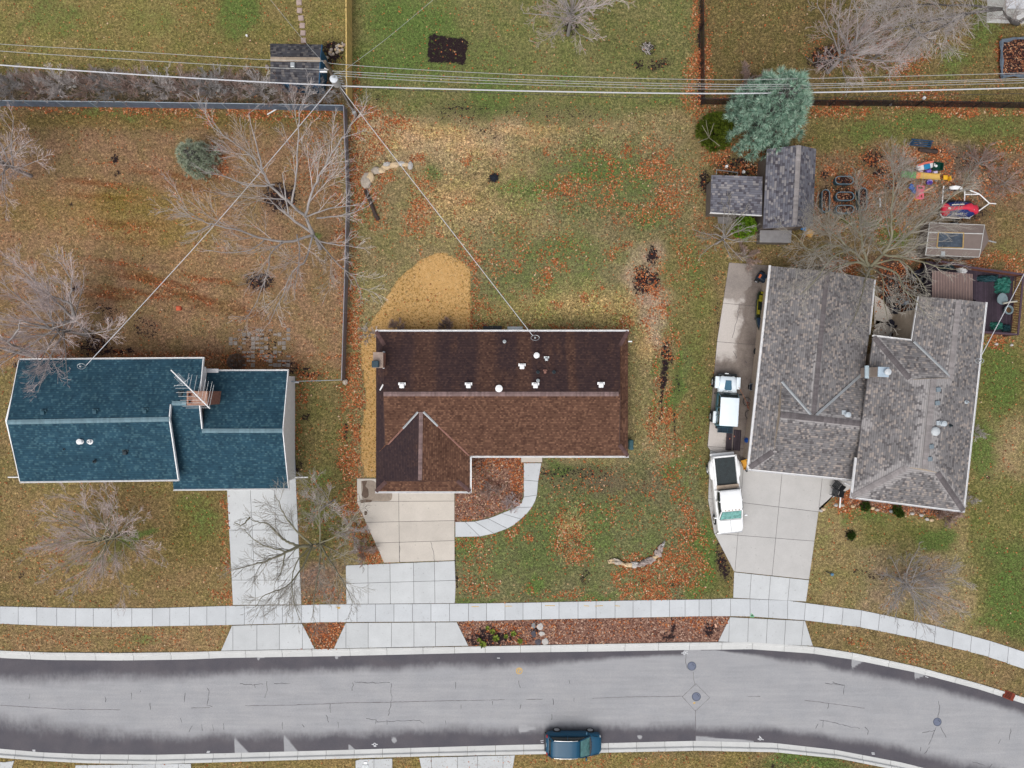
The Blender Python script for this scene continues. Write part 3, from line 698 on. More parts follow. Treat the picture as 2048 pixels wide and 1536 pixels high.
def build_road():
    xs = np.arange(-880, 2780, 3.0); nv = 44
    V = []; W = []
    for x in xs:
        a = float(ipl(TI, x)) - 1; b = float(ipl(BI, x)) + 1
        for k in range(nv + 1):
            y = a + (b - a) * k / nv
            p = at(x, y)
            V.append((p.x, p.y, -.105 - .0 + .05 * (1 - (2 * k / nv - 1) ** 2)))
            W.append((x, y, y - a, b - y))
    W = np.array(W); x = W[:, 0]
    wt = np.where(x < 1370, ipl(WT, x), ipl(WT2, x)); wb = np.where(x < 1391.5, ipl(WB, x), ipl(WB2, x))
    jag = (fbm(W[:, 0], W[:, 1], 50, 3) - .5)
    a = 1 - W[:, 2] / np.maximum(wt, .01) * .55 + jag * .22
    b = 1 - W[:, 3] / np.maximum(wb, .01) * .55 + jag * .25
    wet = np.maximum(np.clip(a, 0, 1) * (wt > 1), np.clip(b, 0, 1))
    # strip left dry along the kerb right of the utility cut
    wet *= 1 - ((x > 1393) & (x < 1510)) * sm((12 - W[:, 3] - (x - 1393) * .05) / 5)
    for cx, cy, rx, ry in DRYG: wet *= 1 - sm(1.4 - np.hypot((x - cx) / rx, (W[:, 1] - cy) / ry)) * .95
    for x0, L, dp, sd_ in DRYT:
        dk_ = W[:, 3] if sd_ else W[:, 2]
        wet *= 1 - (x >= x0) * sm((1.15 - (x - x0) / L - dk_ / dp) / .4) * .95
    wet *= 1 - (x >= 1040) * sm((1.1 - (x - 1040) / 34 - np.abs(W[:, 1] - 1458) / 9) / .5) * .8
    nx = len(xs); m = nv + 1
    F = [(i * m + k, i * m + k + 1, (i + 1) * m + k + 1, (i + 1) * m + k) for i in range(nx - 1) for k in range(nv)]
    me = bpy.data.meshes.new('road'); me.from_pydata(V, [], F); me.materials.append(M['asphalt'])
    put_attr(me, 'wet', np.stack([np.clip(wet, 0, 1)] * 3, -1))
    o = bpy.data.objects.new('road', me); COL.objects.link(o); tag(o, kind='structure')
build_road()
def road_z(x, y):
    a = float(ipl(TI, x)) - 1; b = float(ipl(BI, x)) + 1
    u = 2 * (y - a) / (b - a) - 1
    return -.105 + .05 * (1 - u * u)

def concrete(name, col, var=.05, isl=.06, stain=None):
    t = NT(name)
    k = t.math('MULTIPLY', t.rng(t.noise(.9, 4), .3, .7, 1 - var, 1 + var), t.rng(t.noise(14, 4, .7), .3, .7, 1 - var, 1 + var))
    k = t.math('MULTIPLY', k, t.rng(t.isl(), 0, 1, 1 - isl, 1 + isl))
    k = t.math('MULTIPLY', k, t.rng(t.noise(60, 2), .3, .7, .95, 1.05))
    cl = t.scale(col, k)
    if stain:
        sp = t.noise(stain[1], 5, .6)
        cl = t.mix(t.rng(sp, stain[2], stain[3], 0, stain[4], smooth=True), cl, stain[0])
    sp2 = t.noise(5, 2); cl = t.mix(t.rng(sp2, .68, .72, 0, .35), cl, c(150, 148, 146))
    t.bump(t.noise(40, 3), .12, .01)
    return t.done(cl, .85, 0, .2)
M['kerb'] = concrete('kerb_concrete', c(219, 220, 219), .05, .03)
M['walk'] = concrete('walk_concrete', c(214, 218, 222), .05, .05)
M['drive_new'] = concrete('drive_concrete', c(213, 216, 218), .05, .05)
M['drive_beige'] = concrete('drive_concrete_beige', c(216, 208, 198), .06, .05)
M['drive_grey'] = concrete('drive_concrete_grey', c(206, 204, 202), .05, .03)
def damp_concrete():
    # rain water still standing on the garage side and across the pad where it drains
    t = NT('drive_concrete_damp'); sp = t.node('ShaderNodeSeparateXYZ'); t.link(t.pos(), sp.inputs[0]); X_, Y_ = sp.outputs[0], sp.outputs[1]
    n1 = t.noise(.8, 5, .6); n2 = t.noise(12, 4, .7)
    wob = t.math('MULTIPLY', t.math('SUBTRACT', n1, .5), 2.2)
    u = t.math('ADD', t.math('SUBTRACT', X_, t.math('ADD', 15.64, t.math('MULTIPLY', t.math('ADD', Y_, 5.0), .1168))), wob)
    side = t.rng(u, 1.15, 1.75, smooth=True)
    low = t.math('MULTIPLY', t.rng(t.math('ADD', Y_, wob), 2.6, 1.7, smooth=True), t.rng(Y_, -3.3, -2.6))
    top = t.math('MULTIPLY', t.rng(t.math('ADD', Y_, wob), 6.4, 7.0, smooth=True), .72)
    f = t.math('MAXIMUM', t.math('MAXIMUM', side, low), top)
    dry = t.scale(c(214, 206, 200), t.rng(n2, .3, .7, .9, 1.1)); wet = t.mix(t.rng(n1, .35, .6), c(100, 88, 82), c(134, 122, 114)); wet = t.scale(wet, t.rng(n2, .3, .7, .76, 1.24))
    t.bump(t.noise(40, 3), .12, .01)
    return t.done(t.mix(t.math('MULTIPLY', f, .92), dry, wet), t.rng(f, 0, 1, .85, .5), 0, .25)
M['drive_wet'] = damp_concrete()
M['joint'] = mat('joint_dirt', c(96, 92, 92), .95, .2)

def build_kerb(name, O, I, jst):
    # profile from the grass side to the asphalt: top, face, gutter pan
    mb = MB()
    prof = [(0, -.2), (0, .035), (.26, .03), (.34, .015), (.44, -.085), (1.0, -.10), (1.0, -.2)]
    xs = [-880]
    while xs[-1] < 2760: xs.append(xs[-1] + jst * (1 + .12 * math.sin(xs[-1])))
    for a, b in zip(xs[:-1], xs[1:]):
        rings = []
        n = 5
        for k in range(n + 1):
            x = a + .35 + (b - a - .7) * k / n
            yo, yi = float(ipl(O, x)), float(ipl(I, x))
            # across the kerb, square to its run
            rings.append([at(x, yo + (yi - yo) * u) * 1.0 + Vector((0, 0, z)) for u, z in prof])
        mb.loft(rings)
    return mb.build(name, M['kerb'], kind='structure')
build_kerb('kerb', TO, TI, 68)
build_kerb('kerb', BO, BI, 64)

def slabs(name, items, material, z=.03, gap=.38, parent=None, **kw):
    # items: (polygon in pixels, [cut lines]); every slab is cut free with a sawn joint round it
    mb = MB()
    for poly, cuts in items:
        bm = bmesh.new()
        vs = [bm.verts.new((x, y, 0)) for x, y in poly]
        bm.faces.new(vs)
        for (x0, y0), (x1, y1) in cuts:
            g = bm.verts[:] + bm.edges[:] + bm.faces[:]
            bmesh.ops.bisect_plane(bm, geom=g, plane_co=(x0, y0, 0), plane_no=(-(y1 - y0), x1 - x0, 0))
        for f in bm.faces:
            pts = [v.co.copy() for v in f.verts]
            # pull each corner in by the joint
            n = len(pts); out = []
            cen = f.calc_center_median()
            ar = sum(pts[i].x * pts[(i + 1) % n].y - pts[(i + 1) % n].x * pts[i].y for i in range(n))
            sg = 1 if ar > 0 else -1
            for i in range(n):
                a, b, d = pts[i - 1], pts[i], pts[(i + 1) % n]
                e1 = (b - a).normalized(); e2 = (d - b).normalized()
                n1 = Vector((-e1.y, e1.x, 0)) * sg; n2 = Vector((-e2.y, e2.x, 0)) * sg
                q = n1 + n2; den = 1 + n1.dot(n2)
                out.append(b + q * (gap / max(den, .3)))
            mb.prism([at(p.x, p.y).xy for p in out], -.05, z)
        bm.free()
        # dirt in the joints
        mb2.prism([at(x, y).xy for x, y in poly], -.06, z - .022)
    return mb.build(name, material, kind='structure', **kw)
mb2 = MB()
ST = [(-900, 1040), (-400, 1150), (-150, 1198), (0, 1212.5), (156, 1216), (312, 1216), (466, 1211), (603, 1210), (640, 1208.6), (910, 1207), (1070, 1204.7), (1265, 1200.5), (1440, 1198), (1465, 1196.5), (1576, 1200.6), (1611, 1205.5), (1722, 1220), (1869, 1251), (1977, 1280.5), (2048, 1303), (2300, 1400), (2800, 1640)]
SB = [(-900, 1076), (-400, 1186), (-150, 1233), (0, 1247.5), (112, 1252), (225, 1254), (462, 1250), (603, 1246), (640, 1244.5), (913, 1243), (1070, 1239), (1437, 1232), (1500, 1233), (1611, 1240.7), (1719, 1254), (1827, 1275.6), (1967, 1310), (2048, 1337.6), (2300, 1436), (2800, 1676)]
JX = list(range(-880, 0, 37)) + [0, 37, 74, 114, 152, 187, 223, 264, 305, 340, 379, 414, 452, 489, 528, 565, 603, 640, 676, 714, 751, 788, 825, 862, 899, 937, 973, 1010, 1046, 1083, 1118, 1156, 1192, 1230, 1266, 1302, 1339, 1370, 1398, 1423, 1461, 1500, 1537, 1575, 1611, 1648, 1686, 1723, 1759, 1796, 1834, 1871, 1907, 1943, 1980, 2017, 2054] + list(range(2091, 2780, 37))
items = []
for a, b in zip(JX[:-1], JX[1:]):
    tlt = -3 * (1 if a > 1550 else 0)
    items.append(([(a, float(ipl(ST, a))), (b, float(ipl(ST, b))), (b + tlt, float(ipl(SB, b + tlt))), (a + (tlt if a > 1586 else 0), float(ipl(SB, a)))], []))
slabs('sidewalk', items, M['walk'])
V_ = lambda *xs: [((x, 0), (x, 100)) for x in xs]
H_ = lambda *ys: [((0, y), (100, y)) for y in ys]
slabs('driveway', [([(454, 900), (590, 900), (593, 985), (603, 1209), (466, 1210), (454, 979)], [((500, 960), (512, 1210)), ((548, 960), (558, 1210))] + H_(1160, 1060)),
                   ([(464, 1251), (604, 1247), (630, 1297.5), (442, 1301.5)], V_(466, 514, 559, 605))], M['drive_new'])
slabs('driveway', [([(691.5, 1130.5), (909.5, 1121.5), (911.5, 1170), (910, 1206.5), (692.7, 1208)], [((736, 1130), (736.5, 1210)), ((780, 1126), (781, 1210)), ((827, 1126), (828, 1210)), ((869, 1126), (870, 1210)), ((691, 1167), (911, 1160.5))]),
                   ([(691.5, 1245.5), (913.5, 1244), (937, 1291.5), (667.5, 1297)], V_(692, 736.5, 783, 828, 871))], M['drive_new'])
slabs('driveway', [([(714, 957), (760, 957), (760, 970), (909, 970), (909.5, 1120.5), (768, 1125.5), (714, 1005)], [((797, 940), (799, 1125)), ((710, 1003), (910, 1002)), ((714, 1045), (910, 1041)), ((714, 1087), (910, 1081))])], M['drive_beige'])
slabs('driveway', [([(1420, 900), (1500, 930), (1706, 950), (1706, 975), (1656, 1000), (1638, 1016), (1618, 1159), (1468, 1143), (1428, 1066), (1416, 1000)], [((1487, 930), (1469, 1150)), ((1566, 925), (1543, 1160)), ((1645, 950), (1622, 1160)), ((1400, 995), (1650, 1025)), ((1420, 1066), (1640, 1083))])], M['drive_grey'])
slabs('driveway', [([(1468, 1144), (1618, 1160), (1612, 1203), (1466, 1195.5)], [((1503, 1140), (1499, 1200)), ((1542, 1140), (1537, 1203)), ((1581, 1140), (1575, 1203))]),
                   ([(1460, 1234), (1610, 1241.5), (1626, 1292), (1436, 1283)], [((1459, 1230), (1457, 1290)), ((1497, 1230), (1495, 1290)), ((1535, 1230), (1532, 1290)), ((1572, 1230), (1568, 1290)), ((1608, 1230), (1602, 1295))])], M['drive_new'])
slabs('driveway', [([(1458, 525), (1542, 531), (1530, 700), (1500, 930), (1420, 900), (1415, 893), (1434, 682)], [((1430, 605), (1540, 615)), ((1430, 683), (1540, 692)), ((1420, 838), (1520, 838)), ((1416, 893), (1500, 898))])], M['drive_wet'])
# curved walk to the front door, the porch pad, far side aprons and pads
L_ = [(1047.4, 926), (1047.4, 960), (1047.4, 994), (1042, 1006), (1030.6, 1015), (1017, 1021), (1003, 1026.5), (990, 1032), (976, 1037), (949, 1042.8), (930, 1043.4), (910.5, 1043.6)]
R_ = [(1083, 926), (1076.5, 962.5), (1074, 990), (1070, 1003), (1064, 1014), (1054, 1027), (1042, 1038), (1029, 1049), (1015, 1057), (988, 1067), (960, 1073), (910.5, 1074)]
items = [([L_[i], R_[i], R_[i + 1], L_[i + 1]], []) for i in (0, 1, 2, 5, 6, 8)]
items = []
seq = [0, 1, 2, 4, 6, 8, 9, 10, 11]
for a, b in zip(seq[:-1], seq[1:]): items.append((L_[a:b + 1] + R_[a:b + 1][::-1], []))
slabs('footpath', items, M['walk'])
slabs('footpath', [([(1042, 900), (1084.5, 900), (1084.5, 924.5), (1042, 924.5)], [])], M['drive_beige'], z=.12)
slabs('driveway', [([(-20, 1522), (10, 1524), (29, 1521), (14, 1570), (-20, 1570)], []), ([(151, 1530), (382, 1527), (392, 1640), (140, 1640)], V_(175, 222, 265, 311, 357)),
                   ([(711, 1521), (720, 1518.5), (785, 1516.5), (785, 1600), (711, 1600)], V_(748)), ([(838, 1515), (1030, 1510), (1015, 1600), (856, 1600)], V_(863, 915, 955, 1006))], M['drive_new'])
slabs('patio', [([(1749, 590), (1766, 600), (1790, 640), (1748, 650)], []), ([(1752, 640), (1800, 652), (1800, 676), (1745, 672)], []), ([(1822, 620), (1838, 612), (1830, 680), (1815, 678)], [])], M['drive_beige'], z=.015)
mb2.build('joint_sand', M['joint'], kind='structure')

# ------------------------------------------------------------------ houses
BLU = (c(42, 72, 90), c(50, 84, 102), c(70, 104, 118))
M['roof_blue'] = shingle('blue_shingle', *BLU, row=.145, wid=.16, gapk=.5)
BRN = (c(86, 60, 50), c(108, 78, 64), c(130, 96, 78))
M['roof_brown'] = shingle('brown_shingle', *BRN, row=.135, wid=.15, gapk=.42)
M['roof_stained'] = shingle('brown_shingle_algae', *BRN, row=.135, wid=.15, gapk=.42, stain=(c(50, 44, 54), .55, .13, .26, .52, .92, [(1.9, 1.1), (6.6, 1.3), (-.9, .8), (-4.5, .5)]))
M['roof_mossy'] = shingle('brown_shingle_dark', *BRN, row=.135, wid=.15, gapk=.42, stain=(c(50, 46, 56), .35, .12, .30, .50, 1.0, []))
GRY = (c(102, 98, 100), c(136, 133, 134), c(166, 156, 150))
WL = [((1868, 757, 4.7), (1850, 938, 4.7), .95), ((1561, 829, 3.6), (1738, 849, 3.6), .5), ((1704, 994, 3.8), (1816, 934, 4.45), .75), ((1927, 1022, 3.8), (1875, 945, 4.42), .45), ((1814, 934, 4.45), (1878, 946, 4.4), .4), ((1747, 673, 3.8), (1822, 760, 4.42), .35), ((1822, 762, 4.42), (1901, 760, 4.38), .5), ((1918, 599, 4.33), (1901, 757, 4.38), .35), ((1637, 700, 3.55), (1626, 831, 3.55), .3), ((1500, 936, 2.7), (1548, 902, 3.05), .4)]
M['roof_grey'] = shingle('grey_shingle', *GRY, row=.16, wid=.17, gapk=.5, weather=WL)
GRD = (c(70, 68, 72), c(96, 96, 100), c(126, 124, 124))
M['roof_shed'] = shingle('shed_shingle', c(84, 80, 88), c(120, 120, 130), c(152, 148, 150), row=.17, wid=.22, gapk=.5)
M['roof_darkshed'] = shingle('dark_shed_shingle', c(58, 56, 62), c(88, 88, 94), c(116, 112, 112), row=.17, wid=.22, gapk=.45)
M['cap_grey'] = mat('cap_grey', c(112, 106, 108), .9, .15, isl=.16)
M['cap_pale'] = mat('cap_pale', c(156, 150, 150), .9, .12, isl=.14)
M['cap_brown'] = mat('cap_brown', c(138, 116, 114), .9, .2, isl=.2)
M['cap_dark'] = mat('cap_dark', c(100, 76, 74), .9, .15, isl=.15)
M['cap_blue'] = mat('cap_blue', c(122, 150, 162), .9, .12, isl=.12)
M['flash'] = mat('flashing', c(168, 172, 176), .45, .08, metal=.3)
M['flash_rust'] = mat('flashing_rust', c(150, 108, 96), .7, .25)

def roof(parent, name, polys, material, t=.14, dz=0.0):
    mb = MB()
    for p in polys: mb.slab([at(*q) + Vector((0, 0, dz)) for q in p], t)
    return mb.build(name, material, parent)
def cap(parent, a, b, material, wd=.3, step=.145, name='ridge_cap'):
    # overlapping cap shingles folded over the ridge
    a, b = at(*a), at(*b); d = b - a; n = max(1, int(d.length / step)); d.normalize()
    s = Vector((-d.y, d.x, 0)).normalized() * wd / 2
    mb = MB()
    for i in range(n):
        p = a + d * (i * step); q = a + d * ((i + 1) * step + .02)
        u0, u1 = Vector((0, 0, .045)), Vector((0, 0, .022))
        dn = Vector((0, 0, -.045))
        mb.add([p + s + u0 + dn, p + u0, p - s + u0 + dn, q + s + u1 + dn, q + u1, q - s + u1 + dn, p + s + dn * 1.6, p - s + dn * 1.6], [(0, 1, 4, 3), (1, 2, 5, 4), (0, 6, 7, 2, 1)])
    return mb.build(name, material, parent)
def strip(parent, name, a, b, material, wd=.16, lift=.03):
    a, b = at(*a) + Vector((0, 0, lift)), at(*b) + Vector((0, 0, lift)); d = (b - a).normalized()
    s = Vector((-d.y, d.x, 0)).normalized() * wd / 2; u = Vector((0, 0, .02))
    mb = MB(); mb.loft([[a + s, a + u, a - s, a - u], [b + s, b + u, b - s, b - u]])
    return mb.build(name, material, parent)
def gutter(parent, pts, out=.06, wd=.11, name='gutter', material=None):
    # pts: eave line in (px, py, z); a white trough along it
    mb = MB()
    for a, b in zip(pts[:-1], pts[1:]):
        a, b = at(*a), at(*b); d = (b - a); d.normalize()
        s = Vector((-d.y, d.x, 0)).normalized()
        prof = [(-wd / 2, -.13), (wd / 2, -.13), (wd / 2 + .01, .03), (wd / 2 - .02, .03), (wd / 2 - .03, -.09), (-wd / 2 + .02, -.09), (-wd / 2 + .01, .03), (-wd / 2, .03)]
        e0, e1 = a - d * .03, b + d * .03
        mb.loft([[e + s * x + Vector((0, 0, z - .02)) for x, z in prof] for e in (e0, e1)])
    return mb.build(name, material or M['white_trim'], parent)
def walls(parent, foot, z1, material, z0=-.1, name='wall'):
    mb = MB(); mb.prism([p.xy for p in foot], z0, z1)
    return mb.build(name, material, parent)
def gable(parent, tri, material, name='gable_wall', th=.08):
    a = [at(*p) for p in tri]
    n = (a[1] - a[0]).cross(a[2] - a[0]).normalized() * th
    mb = MB(); mb.loft([[p - n * .5 for p in a], [p + n * .5 for p in a]])
    return mb.build(name, material, parent)
def window(parent, cc, wd, ht, ang, name='window'):
    # frame with pane, standing in a wall; ang = facing
    R = rotz(ang); cc = Vector(cc)
    mb = MB()
    for (x, z, sx, sz) in ((-wd / 2, 0, .08, ht), (wd / 2, 0, .08, ht), (0, ht / 2, wd + .08, .08), (0, -ht / 2, wd + .08, .08), (0, 0, .05, ht - .08)):
        mb.box(cc + R @ Vector((.02, x, z)), (.07, sx - .004, sz - .003), R)
    f = mb.build(name, M['white_trim'], parent)
    g = MB(); g.box(cc, (.03, wd, ht), R); g.build('pane', M['glass'], f)
    return f
def door(parent, cc, wd, ht, ang, material, name='door'):
    R = rotz(ang); mb = MB(); mb.box(cc, (.06, wd, ht), R)
    for k in range(4): mb.box(Vector(cc) + R @ Vector((.035, 0, ht * (-.36 + .24 * k))), (.02, wd * .86, ht * .17), R)
    return mb.build(name, material, parent)
def roof_vent(parent, p, material, sz=.36, name='roof_vent'):
    p = at(*p); mb = MB()
    mb.rbox(p + Vector((0, -.02, .09)), (sz, sz, .2), .06)
    mb.box(p + Vector((0, .12, .03)), (sz * 1.5, sz * .55, .03), Matrix.Rotation(.22, 4, 'X'))
    return mb.build(name, material, parent, smooth=True)
def pipe_vent(parent, p, material, r=.1, h=.35, name='vent_pipe', hood=True):
    p = at(*p); mb = MB()
    mb.lathe(p - Vector((0, 0, .1)), [(r * 1.7, .08), (r * 1.7, .1), (r, .13), (r, h)] + ([(r * 1.7, h + .02), (r * 1.7, h + .05), (r * .4, h + .13)] if hood else [(r * .7, h), (r * .7, h - .15)]), 14)
    return mb.build(name, material, parent, smooth=True)

def uvp(p): return p

M['brown_gable'] = mat('brown_gable', c(84, 62, 56), .85, .15)
# --- brown roofed ranch house in the middle
ZE, ZS, ZR = 2.6, 2.95, 4.15
h1 = thing('house', 'single storey house with a streaky dark brown shingle roof and white gutters', 'house', at(1004, 800))
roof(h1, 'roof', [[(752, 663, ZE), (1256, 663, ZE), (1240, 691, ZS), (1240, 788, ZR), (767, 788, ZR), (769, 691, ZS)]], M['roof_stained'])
roof(h1, 'roof', [[(752, 912, ZE), (1256, 912, ZE), (1238, 888, ZS), (1240, 788, ZR), (767, 788, ZR), (771, 888, ZS)]], M['roof_brown'], dz=-.004)
roof(h1, 'roof', [[(1256, 663, ZE), (1256, 912, ZE), (1238, 888, ZS), (1240, 691, ZS)]], M['roof_brown'], dz=-.008)
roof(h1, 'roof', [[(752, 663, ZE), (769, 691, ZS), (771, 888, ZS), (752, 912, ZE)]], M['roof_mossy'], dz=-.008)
ZW = 3.72
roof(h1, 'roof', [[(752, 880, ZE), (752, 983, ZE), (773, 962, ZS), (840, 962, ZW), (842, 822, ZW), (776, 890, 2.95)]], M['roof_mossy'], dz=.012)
roof(h1, 'roof', [[(940, 913, ZE), (940, 983, ZE), (914, 961, ZS), (840, 962, ZW), (842, 822, ZW)]], M['roof_brown'], dz=.012)
roof(h1, 'roof', [[(752, 983, ZE), (940, 983, ZE), (914, 961, ZS), (773, 962, ZS)]], M['roof_brown'], dz=.008)
for tri in ([(1239, 888, ZS), (1239, 691, ZS), (1240, 788, ZR - .03)], [(770, 691, ZS), (770, 888, ZS), (767, 788, ZR - .03)], [(773, 962, ZS), (914, 961, ZS), (840, 962, ZW - .03)]):
    gable(h1, tri, M['brown_gable'])
cap(h1, (767, 788, ZR + .02), (1240, 788, ZR + .02), M['cap_brown'], .34)
cap(h1, (842, 824, ZW + .02), (840, 962, ZW + .02), M['cap_brown'], .3)
for a, b in (((1256, 663, ZE), (1240, 691, ZS)), ((1256, 912, ZE), (1238, 888, ZS)), ((752, 983, ZE), (773, 962, ZS)), ((940, 983, ZE), (914, 961, ZS)), ((752, 663, ZE), (769, 691, ZS))):
    cap(h1, (*a[:2], a[2] + .02), (*b[:2], b[2] + .02), M['cap_dark'], .3)
strip(h1, 'valley_flashing', (836, 824, ZW - .02), (806, 857, 3.35), M['flash'], .14, .05)
strip(h1, 'valley_flashing', (806, 857, 3.35), (776, 889, 2.98), M['flash_rust'], .12, .05)
strip(h1, 'valley_flashing', (847, 824, ZW - .02), (876, 852, 3.34), M['flash'], .16, .05)
strip(h1, 'valley_flashing', (876, 852, 3.34), (938, 911, 2.64), M['flash_rust'], .12, .05)
gutter(h1, [(751, 661.5, ZE), (1257, 661.5, ZE)], wd=.12)
gutter(h1, [(1257, 913.5, ZE), (941.5, 913.5, ZE), (941.5, 984.5, ZE), (751, 984.5, ZE)], wd=.12)
gf = lambda pts: [at(x, y, 0) for x, y in pts]
k26 = (H - 2.6) / H
def gp(pts, ins):   # eave pixel outline -> plan of the wall below it, set in by the overhang
    P = [at(x, y, 2.6) for x, y in pts]; n = len(P)
    cen = sum(P, Vector()) / n
    ar = sum(P[i].x * P[(i + 1) % n].y - P[(i + 1) % n].x * P[i].y for i in range(n)); sg = 1 if ar > 0 else -1
    out = []
    for i in range(n):
        e1 = (P[i] - P[i - 1]).normalized(); e2 = (P[(i + 1) % n] - P[i]).normalized()
        n1 = Vector((-e1.y, e1.x, 0)) * sg; n2 = Vector((-e2.y, e2.x, 0)) * sg
        out.append(P[i] + (n1 + n2) * ins / max(1 + n1.dot(n2), .3))
    return out
M['brick_tan'] = mat('tan_brick', (.36, .29, .23), .9, .2, 8, 40)
walls(h1, gp([(752, 663), (1256, 663), (1256, 912), (940, 912), (940, 983), (752, 983)], .55), 2.5, M['brick_tan'])
sy = at(0, 983, 2.6).y + .52
door(h1, (at(828, 0, 0).x, sy, 1.1), 4.8, 2.15, -math.pi / 2, M['white_trim'], 'garage_door')
fy = at(0, 912, 2.6).y + .52
door(h1, (at(1063, 0, 0).x, fy, 1.15), .95, 2.05, -math.pi / 2, mat('red_door', (.2, .05, .04), .5, .1))
for x in (980, 1130, 1200): window(h1, (at(x, 0, 0).x, fy, 1.5), 1.5, 1.2, -math.pi / 2)
by = at(0, 663, 2.6).y - .52
for x in (800, 870, 1120, 1200): window(h1, (at(x, 0, 0).x, by, 1.6), 1.3, 1.0, math.pi / 2)
# chimney of the brown house, right at its west eave
def chimney(parent, foot, z0, z1, material, cap_mat, flues, capz=.07):
    mb = MB(); mb.prism([p.xy for p in foot], z0, z1)
    ch = mb.build('chimney', material, parent)
    cx = sum((p for p in foot), Vector()) / len(foot)
    mb = MB(); mb.prism([(cx + (p - cx) * 1.06).xy for p in foot], z1 + .003, z1 + capz); mb.build('chimney_cap', cap_mat, ch)
    return ch, cx
fp = [at(x, y, 4.6) for x, y in ((746, 705), (765, 705), (765, 735), (746, 735))]
ch, cx = chimney(h1, fp, 0, 4.4, M['brick'], mat('chimney_mortar', c(172, 152, 140), .9, .15), 0)
mb = MB(); mb.rbox(at(751, 728, 4.75), (.5, .5, .35), .05); mb.build('flue_cover', mat('flue_cover', c(48, 72, 84), .5, .1), ch)
mb = MB(); mb.box(at(768, 720, 3.35), (.14, 1.3, .35)); mb.build('chimney_flashing', M['galv'], ch)
for x, y in ((804, 771), (937, 771), (1071, 771), (1202, 770)): roof_vent(h1, (x, y, 4.1), M['white_trim'])
roof_vent(h1, (1044, 733, 3.55), M['white_trim'])
pipe_vent(h1, (998, 777, 4.12), M['white_trim'], .16, .35)
pipe_vent(h1, (1073, 711, 3.35), M['white_trim'], .13, .4)
M['vent_dark'] = mat('dark_vent', c(46, 60, 68), .6, .1)
for x, y, m_ in ((1076, 744, 'vent_dark'), (1108, 744, 'vent_dark'), (1009, 683, 'galv'), (1076, 761, 'galv')): pipe_vent(h1, (x, y, 3.0 + (y - 683) * .014), M[m_], .08, .3, hood=False)
roof_vent(h1, (1093, 718, 3.4), M['galv'], .26)
roof_vent(h1, (1090, 744, 3.65), M['flash_rust'], .2)
mb = MB(); mb.box(at(763, 775, 3.15), (.1, .5, .05), -.5); mb.build('gutter_elbow', M['white_trim'], h1)
mb = MB(); mb.box(at(1260, 683, 2.5), (.3, .09, .08)); mb.build('downspout', M['white_trim'], h1)
mb = MB(); mb.rbox(at(1261, 889, .5), (.35, .8, .9), .08); mb.build('meter_box', mat('teal_box', c(62, 100, 108), .6, .1), h1)
# service mast
def mast(parent, p, h, coil=True):
    p = at(*p); mb = MB(); mb.tube([p - Vector((0, 0, .3)), p + Vector((0, 0, h))], .035, 8); mb.lathe(p + Vector((0, 0, h)), [(.08, 0), (.07, .1), (.02, .13)], 10)
    if coil:
        r = random.Random(int(p.x * 10)); q = [p + Vector((.32 * math.cos(a), .2 * math.sin(a), h - .1 + .06 * r.random())) for a in [i * .5 for i in range(14)]]
        mb.tube(q, .018, 5)
    return mb.build('service_mast', M['galv'], parent)
mast(h1, (1070, 676, 2.95), .35)
mb = MB(); mb.box((at(985, 658, 0).x, at(0, 658, 0).y, .02), (1.5, .5, .06)); mb.build('window_well', M['black_plastic'], h1)
mb = MB(); mb.box((at(1030, 659, 0).x, at(0, 659, 0).y, .2), (1.2, .4, .4)); mb.build('back_step', M['galv'], h1)

# --- blue roofed split level house on the left
h2 = thing('house', 'split level house with slate blue shingle roofs and white siding', 'house', at(310, 845))
ZM, ZP, ZG, ZQ = 3.9, 5.2, 2.6, 4.1
roof(h2, 'roof', [[(14, 844, ZP), (338, 838, ZP), (356, 959, ZM), (40, 963, ZM)]], M['roof_blue'])
roof(h2, 'roof', [[(38, 720, ZM), (406, 717, ZM), (397.5, 808, 4.87), (341, 809, 4.87), (338, 838, ZP), (14, 844, ZP)]], M['roof_blue'], dz=-.004)
roof(h2, 'roof', [[(330, 806, 4.85), (398, 806, 4.85), (404, 858, ZQ), (565, 861, ZQ), (576.5, 976.5, ZG), (347, 978.5, ZG)]], M['roof_blue'], dz=-.008)
roof(h2, 'roof', [[(404, 861, ZQ), (565, 861, ZQ), (575.5, 741, ZG), (414, 742, ZG)]], M['roof_blue'], dz=-.012)
cap(h2, (14, 844.5, ZP + .02), (338, 838.5, ZP + .02), M['cap_blue'], .34)
cap(h2, (404, 861.5, ZQ + .02), (565, 861.5, ZQ + .02), M['cap_blue'], .32)
cap(h2, (344, 806.5, 4.88), (374, 806.5, 4.88), M['cap_blue'], .32)
walls(h2, [Vector(p) for p in (at(56, 738, 2.6), at(396, 736, 2.6), at(392, 800, 2.6), at(350, 800, 2.6), at(352, 950, 2.6), at(58, 952, 2.6))], 3.75, M['siding'])
gx = at(590, 0, 0).x
wy0, wy1 = at(0, 752, 2.6).y, at(0, 966, 2.6).y
walls(h2, [Vector((at(356, 0, 2.6).x, wy0, 0)), Vector((gx, wy0, 0)), Vector((gx, wy1, 0)), Vector((at(356, 0, 2.6).x, wy1, 0))], 2.45, M['siding'])
